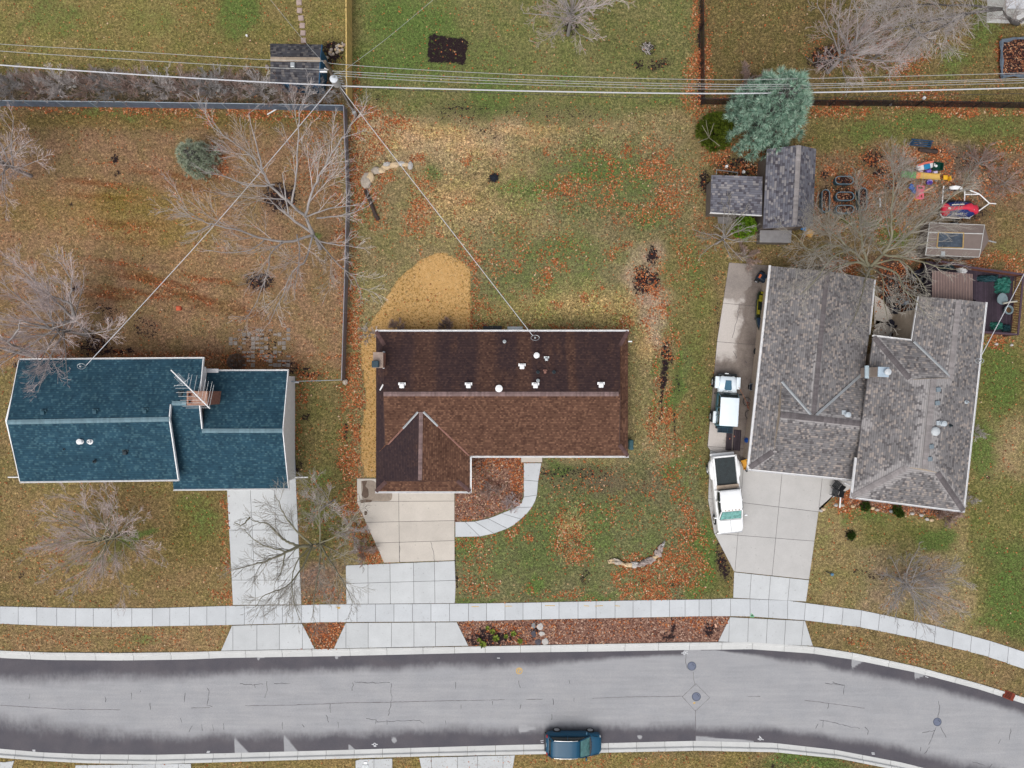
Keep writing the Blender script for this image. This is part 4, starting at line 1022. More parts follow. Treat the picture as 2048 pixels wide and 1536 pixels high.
# gable ends in siding
mb = MB(); ry = at(0, 861, ZQ).y
mb.loft([[Vector((x, wy0, 2.453)), Vector((x, wy1, 2.453)), Vector((x, ry, 3.92))] for x in (gx - .12, gx)]); mb.build('gable_wall', M['siding'], h2)
mb = MB(); my0, my1, mry = at(0, 728, 3.9).y, at(0, 952, 3.9).y, at(0, 841, 5.2).y
for x in (at(56, 0, 2.6).x + .06, at(352, 0, 2.6).x - .06): mb.loft([[Vector((x - .05, my0 - .5, 3.753)), Vector((x - .05, my1 + .3, 3.753)), Vector((x - .05, mry, 5.02))], [Vector((x + .05, my0 - .5, 3.753)), Vector((x + .05, my1 + .3, 3.753)), Vector((x + .05, mry, 5.02))]]); mb.build('gable_wall', M['siding'], h2); mb = MB()
mb = MB()
mb = MB(); mb.box((at(404, 0, 3.3).x, at(0, 760, 3.3).y, 3.3), (.22, 2.0, .9)); mb.build('wall', M['siding'], h2)
mb = MB(); mb.box(at(420, 741.5, 2.62), (1.3, .3, .06)); mb.build('soffit', M['white_trim'], h2)
gutter(h2, [(38, 718.5, ZM), (407, 715.8, ZM)], wd=.1); gutter(h2, [(357, 960.5, ZM), (40, 964.5, ZM)], wd=.1)
gutter(h2, [(576, 740, ZG), (406, 740.5, ZG)], wd=.1); gutter(h2, [(577.5, 978, ZG), (347, 980, ZG)], wd=.1)
def fascia(parent, pts, wd=.07, dz=.02):
    mb = MB()
    for a, b in zip(pts[:-1], pts[1:]):
        a, b = at(*a), at(*b); d = (b - a).normalized(); s = Vector((-d.y, d.x, 0)).normalized() * wd / 2
        mb.loft([[p + s + Vector((0, 0, dz)), p - s + Vector((0, 0, dz)), p - s - Vector((0, 0, .2)), p + s - Vector((0, 0, .2))] for p in (a, b)])
    return mb.build('rake_trim', M['white_trim'], parent)
fascia(h2, [(338.5, 838, ZP), (356.5, 959, ZM)]); fascia(h2, [(341, 809, 4.87), (338.5, 838, ZP)]); fascia(h2, [(406.5, 717, ZM), (398, 808, 4.87)], .06)
fascia(h2, [(398.5, 806, 4.85), (404, 858, ZQ)]); fascia(h2, [(576, 741, ZG), (565.5, 861, ZQ), (577, 976, ZG)], .06)
fascia(h2, [(37.5, 720, ZM), (13.5, 844, ZP), (39.5, 963, ZM)], .05)
fp = [at(x, y, 5.6) for x, y in ((375, 783), (414, 783), (414, 810), (375, 810))]
ch, cx = chimney(h2, fp, 2, 5.55, M['brick'], mat('chimney_crown', c(176, 138, 120), .9, .25, 4, 22), 2, .08)
for y in (790, 803):
    mb = MB(); p = at(380, y, 5.65); mb.box(p, (.26, .34, .1)); f_ = mb.build('flue', mat('clay_flue', c(150, 96, 76), .9, .2), ch)
    mb = MB(); mb.box(p + Vector((0, 0, .053)), (.16, .24, .01)); mb.build('flue_opening', mat('soot', (.012, .008, .008), .95, .2), f_)
M['vent_teal'] = mat('teal_vent', c(54, 92, 108), .6, .1)
for x, y in ((87, 825), (191, 823), (291, 822)): roof_vent(h2, (x, y, 5.02), M['vent_teal'], .3)
roof_vent(h2, (251, 905, 4.55), M['vent_dark'], .3)
pipe_vent(h2, (162, 883, 4.78), M['white_trim'], .12, .3)
pipe_vent(h2, (180, 883, 4.78), M['white_trim'], .13, .3, hood=False)
for x, y in ((130, 898), (189, 923)): pipe_vent(h2, (x, y, 4.5), M['vent_dark'], .08, .25, hood=False)
roof_vent(h2, (362, 787, 4.6), M['vent_dark'], .3)
mast(h2, (170, 733, 4.05), .5)
mb = MB(); mb.tube([at(577, 763, 1.2), at(577.5, 764, .12), at(598, 765, .08)], .055, 6); mb.build('downspout', M['white_trim'], h2)
mb = MB(); mb.tube([at(580, 957, 1.6), at(586, 955, .12), at(616, 954.5, .1)], .06, 6)
mb.build('downspout', M['white_trim'], h2)
door(h2, (at(524, 0, 0).x, wy1 - .03, 1.1), 4.9, 2.1, -math.pi / 2, M['white_trim'], 'garage_door')
for x in (90, 180, 270): window(h2, (at(x, 0, 0).x, at(0, 952, 2.6).y - .02, 2.4), 1.5, 1.2, -math.pi / 2)
for x in (110, 220, 320): window(h2, (at(x, 0, 0).x, at(0, 737, 2.6).y + .02, 2.4), 1.4, 1.1, math.pi / 2)

# --- grey roofed house on the right, two low wings
h3 = thing('house', 'large grey shingle roofed house of two angled wings with white gutters', 'house', at(1740, 800))
E, EB = 2.7, 3.8
A_W = [(1541, 532, E), (1497, 938, E), (1548, 902, 3.05), (1563, 762, 3.05), (1626, 831, 3.55), (1655, 542, 3.55)]
A_E = [(1655, 542, 3.55), (1626, 831, 3.55), (1729, 742, 2.78), (1738, 670, E), (1749, 558, E)]
A_S = [(1497, 938, E), (1716, 960, E), (1738, 849, 3.6), (1561, 829, 3.6), (1548, 902, 3.05)]
A_N1 = [(1561, 829, 3.6), (1628, 833, 3.57), (1563, 762, 3.05)]
A_N2 = [(1626, 832, 3.57), (1740, 849, 3.6), (1745, 740, 2.72), (1729, 742, 2.76)]
roof(h3, 'roof', [A_W], M['roof_grey']); roof(h3, 'roof', [A_E], M['roof_grey'], dz=-.003)
roof(h3, 'roof', [A_S], M['roof_grey'], dz=.006); roof(h3, 'roof', [A_N1, A_N2], M['roof_grey'], dz=.01)
gable(h3, [(1561.5, 829, 3.55), (1548.5, 902, 3.03), (1563.5, 762, 3.03)], M['tan_wall'])
B_W = [(1747, 673, EB), (1704, 994, EB), (1816, 934, 4.45), (1850, 938, 4.7), (1868, 757, 4.7), (1822, 760, 4.42)]
B_E = [(1927, 1022, EB), (1972, 605, EB), (1918, 599, 4.33), (1901, 757, 4.38), (1868, 757, 4.7), (1850, 938, 4.7), (1875, 945, 4.42)]
B_S = [(1704, 994, EB), (1927, 1022, EB), (1875, 945, 4.42), (1816, 934, 4.45)]
B_N = [(1747, 673, EB), (1825, 682, EB), (1901, 757, 4.38), (1822, 760, 4.42)]
B_X = [(1839, 593, EB), (1825, 682, EB), (1901, 757, 4.38), (1918, 599, 4.33)]
for k, p in enumerate((B_W, B_E, B_S, B_N, B_X)): roof(h3, 'roof', [p], M['roof_grey'], dz=.003 * k)
gable(h3, [(1816, 934, 4.42), (1875, 945, 4.4), (1850, 938, 4.66)], M['tan_wall']); gable(h3, [(1822, 760, 4.4), (1901, 757, 4.36), (1868, 757, 4.66)], M['tan_wall'])
u = lambda p, d=.03: (p[0], p[1], p[2] + d)
cap(h3, u((1655, 543, 3.55)), u((1627, 831, 3.55)), M['cap_grey'], .36, .17); cap(h3, u((1561, 829, 3.6)), u((1738, 849, 3.6)), M['cap_grey'], .44, .17)
cap(h3, u((1500, 935, E)), u((1548, 902, 3.05)), M['cap_grey'], .42, .17); cap(h3, u((1704, 994, EB)), u((1816, 934, 4.45)), M['cap_pale'], .42, .17)
cap(h3, u((1927, 1021, EB)), u((1875, 945, 4.42)), M['cap_grey'], .42, .17); cap(h3, u((1850, 938, 4.7)), u((1868, 757, 4.7)), M['cap_pale'], .44, .17)
cap(h3, u((1748, 674, EB)), u((1822, 760, 4.42)), M['cap_grey'], .42, .17); cap(h3, u((1901, 757, 4.38)), u((1918, 600, 4.33)), M['cap_pale'], .42, .17)
M['bleach'] = shingle('bleached_shingle', c(140, 136, 138), c(164, 160, 158), c(180, 172, 164), row=.16, wid=.17, gapk=.6)
strip(h3, 'valley_flashing', (1563, 763, 3.06), (1621, 829, 3.53), M['flash'], .2, .06); strip(h3, 'valley_flashing', (1632, 830, 3.54), (1729, 743, 2.79), M['flash'], .2, .06)
strip(h3, 'valley_flashing', (1827, 683, 3.82), (1899, 752, 4.36), M['flash'], .2, .06)
gutter(h3, [(1540, 531, E), (1495.5, 939.5, E), (1708, 961, E)], wd=.13); gutter(h3, [(1750, 560, E), (1739, 668, E)], wd=.1)
gutter(h3, [(1712, 916, EB), (1702.5, 995.5, EB), (1928, 1024, EB), (1973.5, 605, EB)], wd=.12); gutter(h3, [(1747, 671.5, EB), (1822, 680.5, EB)], wd=.12); gutter(h3, [(1824, 682, EB), (1838, 593, EB)], wd=.11)
def plan(pts, z, ins):
    P = [at(x, y, z) for x, y in pts]; cen = sum(P, Vector()) / len(P)
    return [p + (cen - p).normalized() * ins for p in P]
walls(h3, plan([(1541, 532), (1749, 560), (1735, 690), (1716, 955), (1497, 938)], E, .75), 2.55, M['brick_tan'])
walls(h3, plan([(1748, 690), (1835, 692), (1842, 597), (1970, 606), (1926, 1021), (1740, 985), (1715, 880)], EB, .75), 3.6, M['tan_wall'])
fp = [at(x, y, 5.4) for x, y in ((1757, 734), (1778, 735), (1777, 754), (1756, 753))]
ch, cx = chimney(h3, fp, 2, 5.35, mat('chimney_siding', c(176, 160, 148), .8, .12), mat('chimney_plate', c(186, 204, 220), .4, .06), 1, .06)
mb = MB(); mb.lathe(at(1772, 744, 5.42), [(.16, 0), (.16, .22), (.24, .24), (.24, .3), (.05, .38)], 14); mb.build('flue', mat('flue_metal', c(214, 220, 226), .35, .05), ch, smooth=True)
mb = MB(); mb.box(at(1733.5, 744, 4.05), (.28, .95, .12)); mb.build('chimney_flashing', mat('flash_pale', c(186, 204, 214), .4, .08), ch)
M['vent_grey'] = mat('grey_vent', c(128, 142, 152), .55, .1)
for x, y in ((1877, 779), (1875, 806), (1863, 893), (1860, 918)):
    mb = MB(); mb.rbox(at(x, y, 4.72) + Vector((0, 0, -.02)), (.34, .34, .16), .05, .1); mb.build('roof_vent', M['vent_grey'], h3)
pipe_vent(h3, (1885, 847, 4.72), mat('vent_pale', c(196, 206, 214), .5, .05), .12, .3); pipe_vent(h3, (1694, 829, 3.62), _mc['vent_pale'], .12, .3)
for x, y in ((1876, 846), (1687, 825)):
    mb = MB(); mb.box(at(x, y, 3.45 if x < 1700 else 4.58), (.3, .32, .2)); mb.build('vent_base', _mc['vent_pale'], h3)
pipe_vent(h3, (1901, 851, 4.45), M['vent_dark'], .07, .3, hood=False); pipe_vent(h3, (1933, 804, 4.2), _mc['vent_pale'], .08, .3, hood=False)
mb = MB(); mb.lathe(at(1869.5, 862.5, 4.62), [(.34, 0), (.34, .12), (.28, .2), (.12, .25)], 20); mb.build('dome_vent', mat('dome_vent', c(206, 212, 216), .45, .05), h3, smooth=True)
mast(h3, (1954, 722, 4.0), .35)
mb = MB(); mb.tube([at(1683.5, 968, .3), at(1679.5, 1015, .1)], .06, 6); mb.build('downspout', M['white_trim'], h3); mb = MB(); mb.tube([at(1689, 966, 2.4), at(1704, 971, 2.4)], .07, 6); mb.build('downspout', M['white_trim'], h3)
door(h3, plan([(1600, 949)], E, 0)[0] + Vector((0, .72, -1.6)), 4.8, 2.1, -math.pi / 2 - .1, M['white_trim'], 'garage_door')

# --- television aerial over the chimney
an = thing('tv_antenna', 'white television antenna with many thin rods above the brick chimney', 'antenna', at(393, 800, 5.6))
Z = 8.2
mb = MB(); a, b = at(342, 740, Z), at(420, 817, Z); mb.tube([a, b], .045, 6); mb.build('boom', M['white_trim'], an)
mb = MB(); mb.tube([at(393, 797, 5.6), at(381.5, 778.5, Z)], .025, 6); mb.build('antenna_mast', M['galv'], an)
mb = MB(); d = (b - a).normalized(); rot_ = lambda v, q: rotz(q) @ v
els = [(.02, .3), (.98, 1.6), (.93, 1.7), (.85, 1.5), (.78, 1.45), (.68, 1.3), (.58, 1.2), (.47, .95), (.40, .85)]
for t, L in els[1:]:
    p = a + (b - a) * t
    for sg in (1, -1): mb.tube([p, p + rotz(sg * 2.15 if sg > 0 else -2.35) @ d * L * -1 * -1], .011, 4)
for i in range(9):
    p = a + (b - a) * (.14 + .025 * i); q = Vector((-d.y, d.x, 0)) * .22
    mb.tube([p - q, p + q], .009, 4)
mb.tube([a + (b - a) * .33, a + (b - a) * .33 + Vector((.55, .35, .3))], .01, 4); mb.tube([a + (b - a) * .33, a + (b - a) * .33 + Vector((-.55, -.25, .3))], .01, 4)
mb.build('rods', mat('antenna_rod', (.62, .64, .66), .4, .05), an)

# ------------------------------------------------------------------ sheds
def board_mat(name, col, var=.12, horiz=False): return mat(name, col, .8, var, 5, 30)
s1_ = thing('shed', 'small blue shed with dark grey shingle roof by the utility pole', 'shed', at(590, 130))
Z0, Z1 = 2.2, 3.0
roof(s1_, 'roof', [[(540, 87, Z0), (644, 89, Z0), (640, 119, Z1), (541, 118, Z1)]], M['roof_darkshed'], .08); roof(s1_, 'roof', [[(541, 118, Z1), (640, 119, Z1), (637.5, 168, Z0), (540, 163, Z0)]], M['roof_darkshed'], .08, -.003)
cap(s1_, (541, 118, Z1 + .02), (640, 119, Z1 + .02), mat('cap_cream', c(176, 160, 142), .9, .12, isl=.12), .34, .17)
P = [at(x, y, Z0) for x, y in ((546, 92), (641, 94), (635, 164), (546, 160))]
M['blue_board'] = mat('blue_board', c(44, 98, 138), .75, .15, 4, 26)
walls(s1_, P, 2.12, M['blue_board']); 
mb = MB()
for x_ in (P[1].x, P[2].x): pass
mb.loft([[P[1] + Vector((o_, 0, -.08)), P[2] + Vector((o_, 0, -.08)), Vector(((P[1].x + P[2].x) / 2 + o_, at(0, 118, Z1).y, Z1 - .12))] for o_ in (-.08, -.0)]); mb.build('gable_wall', M['blue_board'], s1_)
mb = MB(); mb.rbox(at(585.5, 130, 2.95), (.34, .4, .2), .06); mb.build('roof_vent', M['galv'], s1_)
fascia(s1_, [(644, 89, Z0), (640.5, 118, Z1), (638, 168, Z0)], .05).data.materials[0] = M['blue_board']
door(s1_, (P[1] + P[2]) / 2 + Vector((.03, .1, -1.15)), 1.2, 1.9, 0, M['blue_board'])
s2_ = thing('shed', 'low shed with a flat single slope grey shingle roof left of the taller shed', 'shed', at(1475, 390))
roof(s2_, 'roof', [[(1423, 350, 2.35), (1525, 353, 2.35), (1524, 430, 2.0), (1420.5, 424.5, 2.0)]], M['roof_shed'], .1)
walls(s2_, plan([(1426, 354), (1522, 356), (1521, 426), (1424, 421)], 2.1, .1), 1.95, mat('grey_board', c(120, 112, 106), .85, .15))
fascia(s2_, [(1420.5, 425.5, 2.0), (1524, 431, 2.0)], .05)
door(s2_, at(1450, 424, 1.95) + Vector((0, .15, -.95)), .9, 1.8, -math.pi / 2, _mc['grey_board'])
s3_ = thing('shed', 'tall shed with grey gabled shingle roof under the blue spruce', 'shed', at(1575, 375))
roof(s3_, 'roof', [[(1534, 298, 2.5), (1598, 290, 3.3), (1589.5, 453, 3.3), (1526, 457, 2.5)]], M['roof_shed'], .1); roof(s3_, 'roof', [[(1598, 290, 3.3), (1632.5, 298, 2.5), (1625.5, 452, 2.5), (1589.5, 453, 3.3)]], M['roof_shed'], .1, -.003)
cap(s3_, (1598, 291, 3.32), (1589.5, 453, 3.32), M['cap_pale'], .36, .17)
P = plan([(1537, 301), (1630, 301), (1623, 449), (1529, 453)], 2.5, .12); walls(s3_, P, 2.4, mat('brown_board', c(116, 104, 96), .85, .15))
mb = MB()
for (a_, b_, r_) in ((P[0], P[1], at(1598, 293, 3.2)), (P[3], P[2], at(1589.5, 451, 3.2))): mb.loft([[Vector((a_.x, a_.y + o_, 2.403)), Vector((b_.x, b_.y + o_, 2.403)), Vector((r_.x, (a_.y + b_.y) / 2 + o_, 3.16))] for o_ in (-.05, .05)]); mb.build('gable_wall', _mc['brown_board'], s3_); mb = MB()

door(s3_, (P[2] + P[3]) / 2 + Vector((.2, -.03, -1.4)), 1.5, 1.95, -math.pi / 2 + .04, mat('shed_door', c(140, 128, 118), .8, .12))
mb = MB(); P = [at(x, y, .95) for x, y in ((1520, 460.5), (1583.5, 460.5), (1582, 485.5), (1519.5, 484.5))]
bx = thing('storage_bin', 'low grey wooden storage bin with a flat lid in front of the tall shed', 'storage bin', at(1551, 472))
mb.prism([(p + (sum(P, Vector()) / 4 - p) * .05).xy for p in P], 0, .88); mb.build('bin_body', _mc['grey_board'], bx)
mb = MB(); mb.prism([p.xy for p in P], .885, .95); mb.build('lid', mat('grey_lid', c(150, 148, 150), .7, .1), bx)
mb = MB(); mb.prism([at(x, y).xy for x, y in ((1434, 427), (1463, 428), (1462, 448), (1436, 447))], 0, .06); tag(mb.build('doorstep_slab', mat('slab_grey', c(146, 142, 142), .9, .12)), 'square grey slab before the door of the low shed', 'slab')
wb = thing('shed', 'corner of a white roofed shed beyond the far yard', 'shed', at(2050, -20))
roof(wb, 'roof', [[(2012, 17, 2.4), (2110, 19, 2.4), (2112, -70, 2.4), (2014, -72, 2.4)]], mat('white_roof', c(226, 228, 234), .5, .04), .1)
walls(wb, plan([(2015, 14), (2107, 16), (2109, -67), (2017, -69)], 2.4, .05), 2.3, M['siding'])

# ------------------------------------------------------------------ fences
def fence(label, pts, h, material, kind_='fence', step=2.4, thick=.04, post=.045, post_mat=None, toprail=None, name='fence', pickets=None, group=None, posts_on=None):
    P = [at(x, y) for x, y in pts]
    f = thing(name, label, 'fence', P[0], 0, group)
    pan = MB(); rail = MB(); post_b = []
    for a, b in zip(P[:-1], P[1:]):
        L = (b - a).length; d = (b - a).normalized(); ang = math.atan2(d.y, d.x); n = max(1, int(round(L / step)))
        if pickets:
            wd, gap = pickets; m = int(L / (wd + gap))
            for i in range(m):
                pan.box(a + d * ((i + .5) * L / m) + Vector((0, 0, h / 2 + .02 * math.sin(i * 2.3))), (wd, thick, h), ang)
        else: pan.box((a + b) / 2 + Vector((0, 0, h / 2 + .03)), (L, thick, h - .06), ang)
        if toprail: rail.tube([a + Vector((0, 0, h)), b + Vector((0, 0, h))], toprail, 6)
        for i in range(n + 1): post_b.append(a + d * (L * i / n))
    pan.build('panel', material, f)
    if toprail: rail.build('top_rail', post_mat or material, f)
    for p in post_b:
        mb = MB(); mb.lathe(p + Vector((0, 0, -.05)), [(post, 0), (post, h + .08), (post * .5, h + .12)], 8); mb.build('post', post_mat or material, f)
    return f
def mesh_mat(name, col, cell=.06, fill=.45):
    # woven wire: real gaps between the strands
    t = NT(name)
    col_ = t.scale(col, t.rng(t.noise(4, 3), .3, .7, .8, 1.2))
    t.done(col_, .5, 0, .3)
    t.b.inputs['Alpha'].default_value = 1
    nz = t.noise(70, 1)
    t.put(t.b.inputs['Alpha'], t.math('GREATER_THAN', nz, 1 - fill))
    return t.m
M['link'] = mesh_mat('chain_link', c(110, 126, 146), fill=.62)
M['link_grey'] = mesh_mat('chain_link_grey', c(146, 144, 152), fill=.75)
M['link_dark'] = mesh_mat('dark_wire', c(52, 44, 48), fill=.5)
M['rail'] = mat('fence_rail', c(178, 192, 204), .4, .08)
fence('long grey wire fence along the back of the left yard below the hedge', [(-300, 206), (0, 212.5), (260, 215), (520, 219), (694, 222)], 1.15, M['link'], toprail=.03, post_mat=M['rail'], name='wire_fence')
fence('grey wire fence running down the boundary between the blue house and the brown house', [(694, 222), (700, 400), (696, 560), (690, 760)], 1.15, M['link_grey'], toprail=.035, post_mat=mat('rail_grey', c(170, 168, 178), .5, .08), name='wire_fence', thick=.05)
fence('short white wire fence between the blue garage and the boundary fence', [(592, 763), (690, 760)], 1.0, mesh_mat('thin_wire', c(190, 186, 180), fill=.18), toprail=.02, post_mat=M['rail'], name='wire_fence')
M['cedar'] = mat('cedar_board', c(228, 196, 126), .8, .14, 3, 24, isl=.12)
fence('tall tan wooden privacy fence running up from the utility pole', [(703, -160), (703, 40), (703.5, 150), (704, 210)], 1.85, M['cedar'], pickets=(.14, .006), thick=.09, name='wooden_fence')
fence('dark brown wire fence between the two far yards, deep in leaves', [(1400, -160), (1401, 60), (1402, 205)], 1.0, M['link_dark'], toprail=.03, post_mat=mat('dark_post', c(54, 44, 46), .8, .2), name='wire_fence')
fence('dark wire fence along the back of the yard right of the spruce', [(1402, 209), (1600, 211), (1830, 213), (2060, 217), (2300, 222)], 1.1, M['link_dark'], toprail=.028, post_mat=_mc['dark_post'], name='wire_fence', post=.06)

# ------------------------------------------------------------------ utility pole and wires
pole = thing('utility_pole', 'weathered wooden utility pole carrying a white transformer', 'utility pole', at(712, 230))
top = at(650, 123, 9.2); base = at(712, 230)
pz = lambda z: base + (top - base) * (z / 9.2)
M['pole'] = mat('pole_wood', c(116, 104, 92), .9, .2, 3, 20)
mb = MB(); mb.tube([base - Vector((0, 0, .2)), pz(4), top], [.16, .14, .11], 12); mb.build('pole', M['pole'], pole, smooth=True)
mb = MB(); q = pz(6.4) + Vector((.1, -.32, 0)); mb.lathe(q, [(.24, 0), (.27, .05), (.27, .85), (.29, .88), (.29, .93), (.2, 1.0), (.05, 1.04)], 18)
tr = mb.build('transformer', mat('transformer_white', c(226, 232, 240), .4, .04), pole, smooth=True)
mb = MB(); mb.lathe(q + Vector((.06, .05, 1.02)), [(.06, 0), (.09, .06), (.05, .1), (.09, .15), (.05, .2), (.06, .28)], 10); mb.build('bushing', M['galv'], tr)
mb = MB(); mb.tube([pz(7.8), pz(7.8) + Vector((-.4, .15, .1))], .035, 6); mb.box(pz(7.8) + Vector((-.45, -.1, .1)), (.5, .1, .1)); mb.build('bracket', M['white_trim'], pole)
mb = MB()
for k in range(5):
    mb.tube([pz(7.4 - .3 * k) + Vector((0, 0, 0)), pz(7.4 - .3 * k) + Vector((.55, .05 - .06 * k, 0))], .03, 5)
mb.tube(spline([q + Vector((.2, 0, 1)), q + Vector((.75, .2, .8)), q + Vector((.7, -.4, .2)), pz(6.0)], 5), .02, 5); mb.build('standoff', M['galv'], pole)
mb = MB(); mb.box(pz(.9) + Vector((.1, -.22, 0)), (.26, .2, .5)); mb.build('meter_box', M['galv'], pole)
mb = MB(); mb.tube([pz(.0) + Vector((.05, -.17, 0)), pz(6.2) + Vector((.05, -.17, 0))], .03, 6); mb.build('conduit', M['galv'], pole)

def cable(label, pts, r, material, name='power_line', group='overhead power lines', cat='cable', sub=8):
    P = [at(*p) for p in pts]
    mb = MB(); mb.tube(spline(P, sub), r, 5)
    return mb.build(name, material, label=label, cat=cat, group=group)
M['wire'] = mat('grey_wire', c(190, 192, 192), .5, .06)
M['wire_white'] = mat('white_cable', c(224, 226, 232), .5, .03)
M['wire_thin'] = mat('dark_wire_line', c(70, 68, 70), .6, .1)
cable('thick white cable crossing the whole view below all the other lines', [(-250, 109, 6.1), (0, 130, 6.1), (280, 149.5, 6.1), (512, 163.5, 6.1), (664, 170.5, 6.1), (700, 172.5, 6.1), (850, 177, 6.1), (1100, 183, 6.1), (1400, 187, 6.1), (1617, 185, 6.1), (1830, 181, 6.1), (2048, 175.5, 6.1), (2300, 168, 6.1)], .044, M['wire_white'])
cable('topmost thin power line left of the pole, over the upper lawn', [(-250, 66, 9), (0, 88, 9), (260, 103, 9), (512, 118.5, 9), (648, 122, 9)], .016, M['wire'])
cable('second thin power line left of the pole, between the top line and the white cable', [(-250, 82, 8.4), (0, 102, 8.4), (260, 119, 8.4), (512, 134, 8.4), (657, 139, 8.4)], .018, M['wire'])
cable('topmost thin power line right of the pole', [(652, 122, 9), (675, 128, 8.8), (850, 140, 8.8), (1100, 151.5, 8.8), (1400, 159, 8.8), (1617, 157, 8.8), (2048, 146, 8.8), (2300, 138, 8.8)], .017, M['wire'])
cable('thin power line right of the pole, second from the top', [(664, 142, 8), (850, 151, 8), (1100, 161, 8), (1400, 168, 8), (1617, 168, 8), (2048, 157, 8), (2300, 149, 8)], .018, M['wire'])
cable('thin power line right of the pole, third from the top', [(678, 147, 7.6), (850, 156, 7.6), (1100, 165.5, 7.6), (1400, 172.5, 7.6), (1617, 171.5, 7.6), (2048, 160.5, 7.6), (2300, 153, 7.6)], .016, M['wire'])
cable('thin power line right of the pole, just above the thick white cable', [(684, 152, 7.2), (850, 162, 7.2), (1100, 171, 7.2), (1400, 178, 7.2), (1617, 176.5, 7.2), (2048, 165.5, 7.2), (2300, 158, 7.2)], .017, M['wire'])
cable('dark thin line just below the thick white cable', [(690, 174, 5.6), (850, 181.5, 5.4), (1240, 194, 5.2), (1400, 196, 5.2), (1617, 195, 5.2), (2048, 187, 5.4), (2300, 180, 5.6)], .016, M['wire_thin'])
cable('white service wire slanting down from the pole to the blue roof', [(664, 170.5, 6.1), (640, 203, 6), (420, 460, 5.0), (172, 731, 4.5)], .026, M['wire_white'], 'service_wire', 'service drops to the houses')
cable('white service wire slanting down from the pole to the brown roof', [(678, 168, 6.1), (700, 200, 6.0), (880, 432, 4.6), (1066, 672, 3.3)], .024, M['wire_white'], 'service_wire', 'service drops to the houses')
cable('white service wire reaching the grey roof from the right edge', [(2120, 395, 5.8), (2048, 548, 5.0), (1958, 720, 4.3)], .024, M['wire_white'], 'service_wire', 'service drops to the houses')
cable('thin twisted wire running from the pole up over the blue shed', [(660, 140, 7), (600, 72, 6.6), (530, -14, 6.2)], .011, M['wire'], 'service_wire', 'service drops to the houses')
cable('thin twisted wire running up right from the pole over the green lawn', [(680, 147, 7), (772, 78, 6.6), (880, -12, 6.2)], .011, M['wire'], 'service_wire', 'service drops to the houses')

# ------------------------------------------------------------------ bare trees
def bark(name, col, isl=.1): return mat(name, col, .9, .22, 1.2, 14, isl=isl)
M['bark_grey'] = bark('bark_grey', c(168, 162, 160)); M['twig_grey'] = bark('twig_grey', c(206, 198, 196), .18)
M['twig_pink'] = bark('twig_pink', c(212, 196, 194), .18); M['bark_dark'] = bark('bark_dark', c(104, 100, 98))
M['bark_green'] = bark('bark_green', c(140, 136, 114)); M['twig_green'] = bark('twig_green', c(172, 166, 156), .18); M['twig_brown'] = bark('twig_brown', c(176, 152, 142), .18)
M['twig_dull'] = bark('twig_dull', c(172, 168, 168), .18)

def perp(d, rng):
    a = Vector((rng.uniform(-1, 1), rng.uniform(-1, 1), rng.uniform(-1, 1)))
    a -= d * a.dot(d)
    return a.normalized() if a.length > 1e-4 else Vector((1, 0, 0))
class Wood:
    # collects branches: heavy wood goes to one mesh, fine twigs to another
    def __init__(s, seed, dens=1.0, twig=.009, up=.12, wob=.16, levels=3, ang=(20, 46)):
        s.r = random.Random(seed); s.a = MB(); s.b = MB(); s.dens = dens; s.tw = twig; s.up = up; s.wob = wob; s.levels = levels; s.ang = ang; s.n = 0
        s.num = (2.4, 4.2, 6.0); s.lf = (.42, .74)
    def path(s, p, d, L, n):
        pts = [p.copy()]; d = d.normalized()
        for i in range(n):
            d = (d + perp(d, s.r) * s.wob * s.r.uniform(.3, 1.2) + Vector((0, 0, s.up * .5))).normalized()
            p = p + d * (L / n); pts.append(p.copy())
        return pts
    def put(s, pts, r0, r1, lvl):
        n = len(pts); rs = [r0 + (r1 - r0) * (i / (n - 1)) for i in range(n)]
        (s.a if lvl <= 1 else s.b).tube(pts, rs, 7 if r0 > .07 else (5 if lvl <= 1 else 3), cap=lvl <= 1)
        s.n += 1
    def kids(s, pts, L, r0, lvl, t0=.18):
        if lvl > s.levels: return
        n = max(2, int(L * s.num[min(lvl - 1, 2)] * s.dens + s.r.random()))
        m = len(pts) - 1
        for i in range(n):
            t = t0 + (1 - t0) * ((i + s.r.uniform(.1, .9)) / n)
            k = min(int(t * m), m - 1); f = t * m - k
            p = pts[k].lerp(pts[k + 1], f); d = (pts[k + 1] - pts[k]).normalized()
            an = math.radians(s.r.uniform(*s.ang))
            q = perp(d, s.r); q = (q + Vector((0, 0, s.up * 2.2))).normalized()
            d2 = d * math.cos(an) + q * math.sin(an)
            L2 = L * s.r.uniform(*s.lf) * (1.15 - .62 * t)
            L2 = max(L2, .18)
            r = max(s.tw, r0 * (1 - .6 * t) * .42) if lvl < s.levels else s.tw
            pp = s.path(p, d2, L2, 4 if lvl < s.levels else 2)
            if min(q.z for q in pp) < .05: continue
            s.put(pp, r, s.tw * .6, lvl + 1)
            s.kids(pp, L2, r, lvl + 1, .15)
    def limb(s, pts, r0, r1=None, kids=True, t0=.15):
        pp = spline(pts, 4)
        pp = [p + Vector((s.r.uniform(-1, 1), s.r.uniform(-1, 1), s.r.uniform(-1, 1))) * min(.05, r0 * .5) if 0 < i < len(pp) - 1 else p for i, p in enumerate(pp)]
        L = sum((pp[i + 1] - pp[i]).length for i in range(len(pp) - 1))
        s.put(pp, r0, r1 if r1 is not None else s.tw * 1.6, 1)
        if kids: s.kids(pp, L * .62, r0, 1, t0)
        return pp

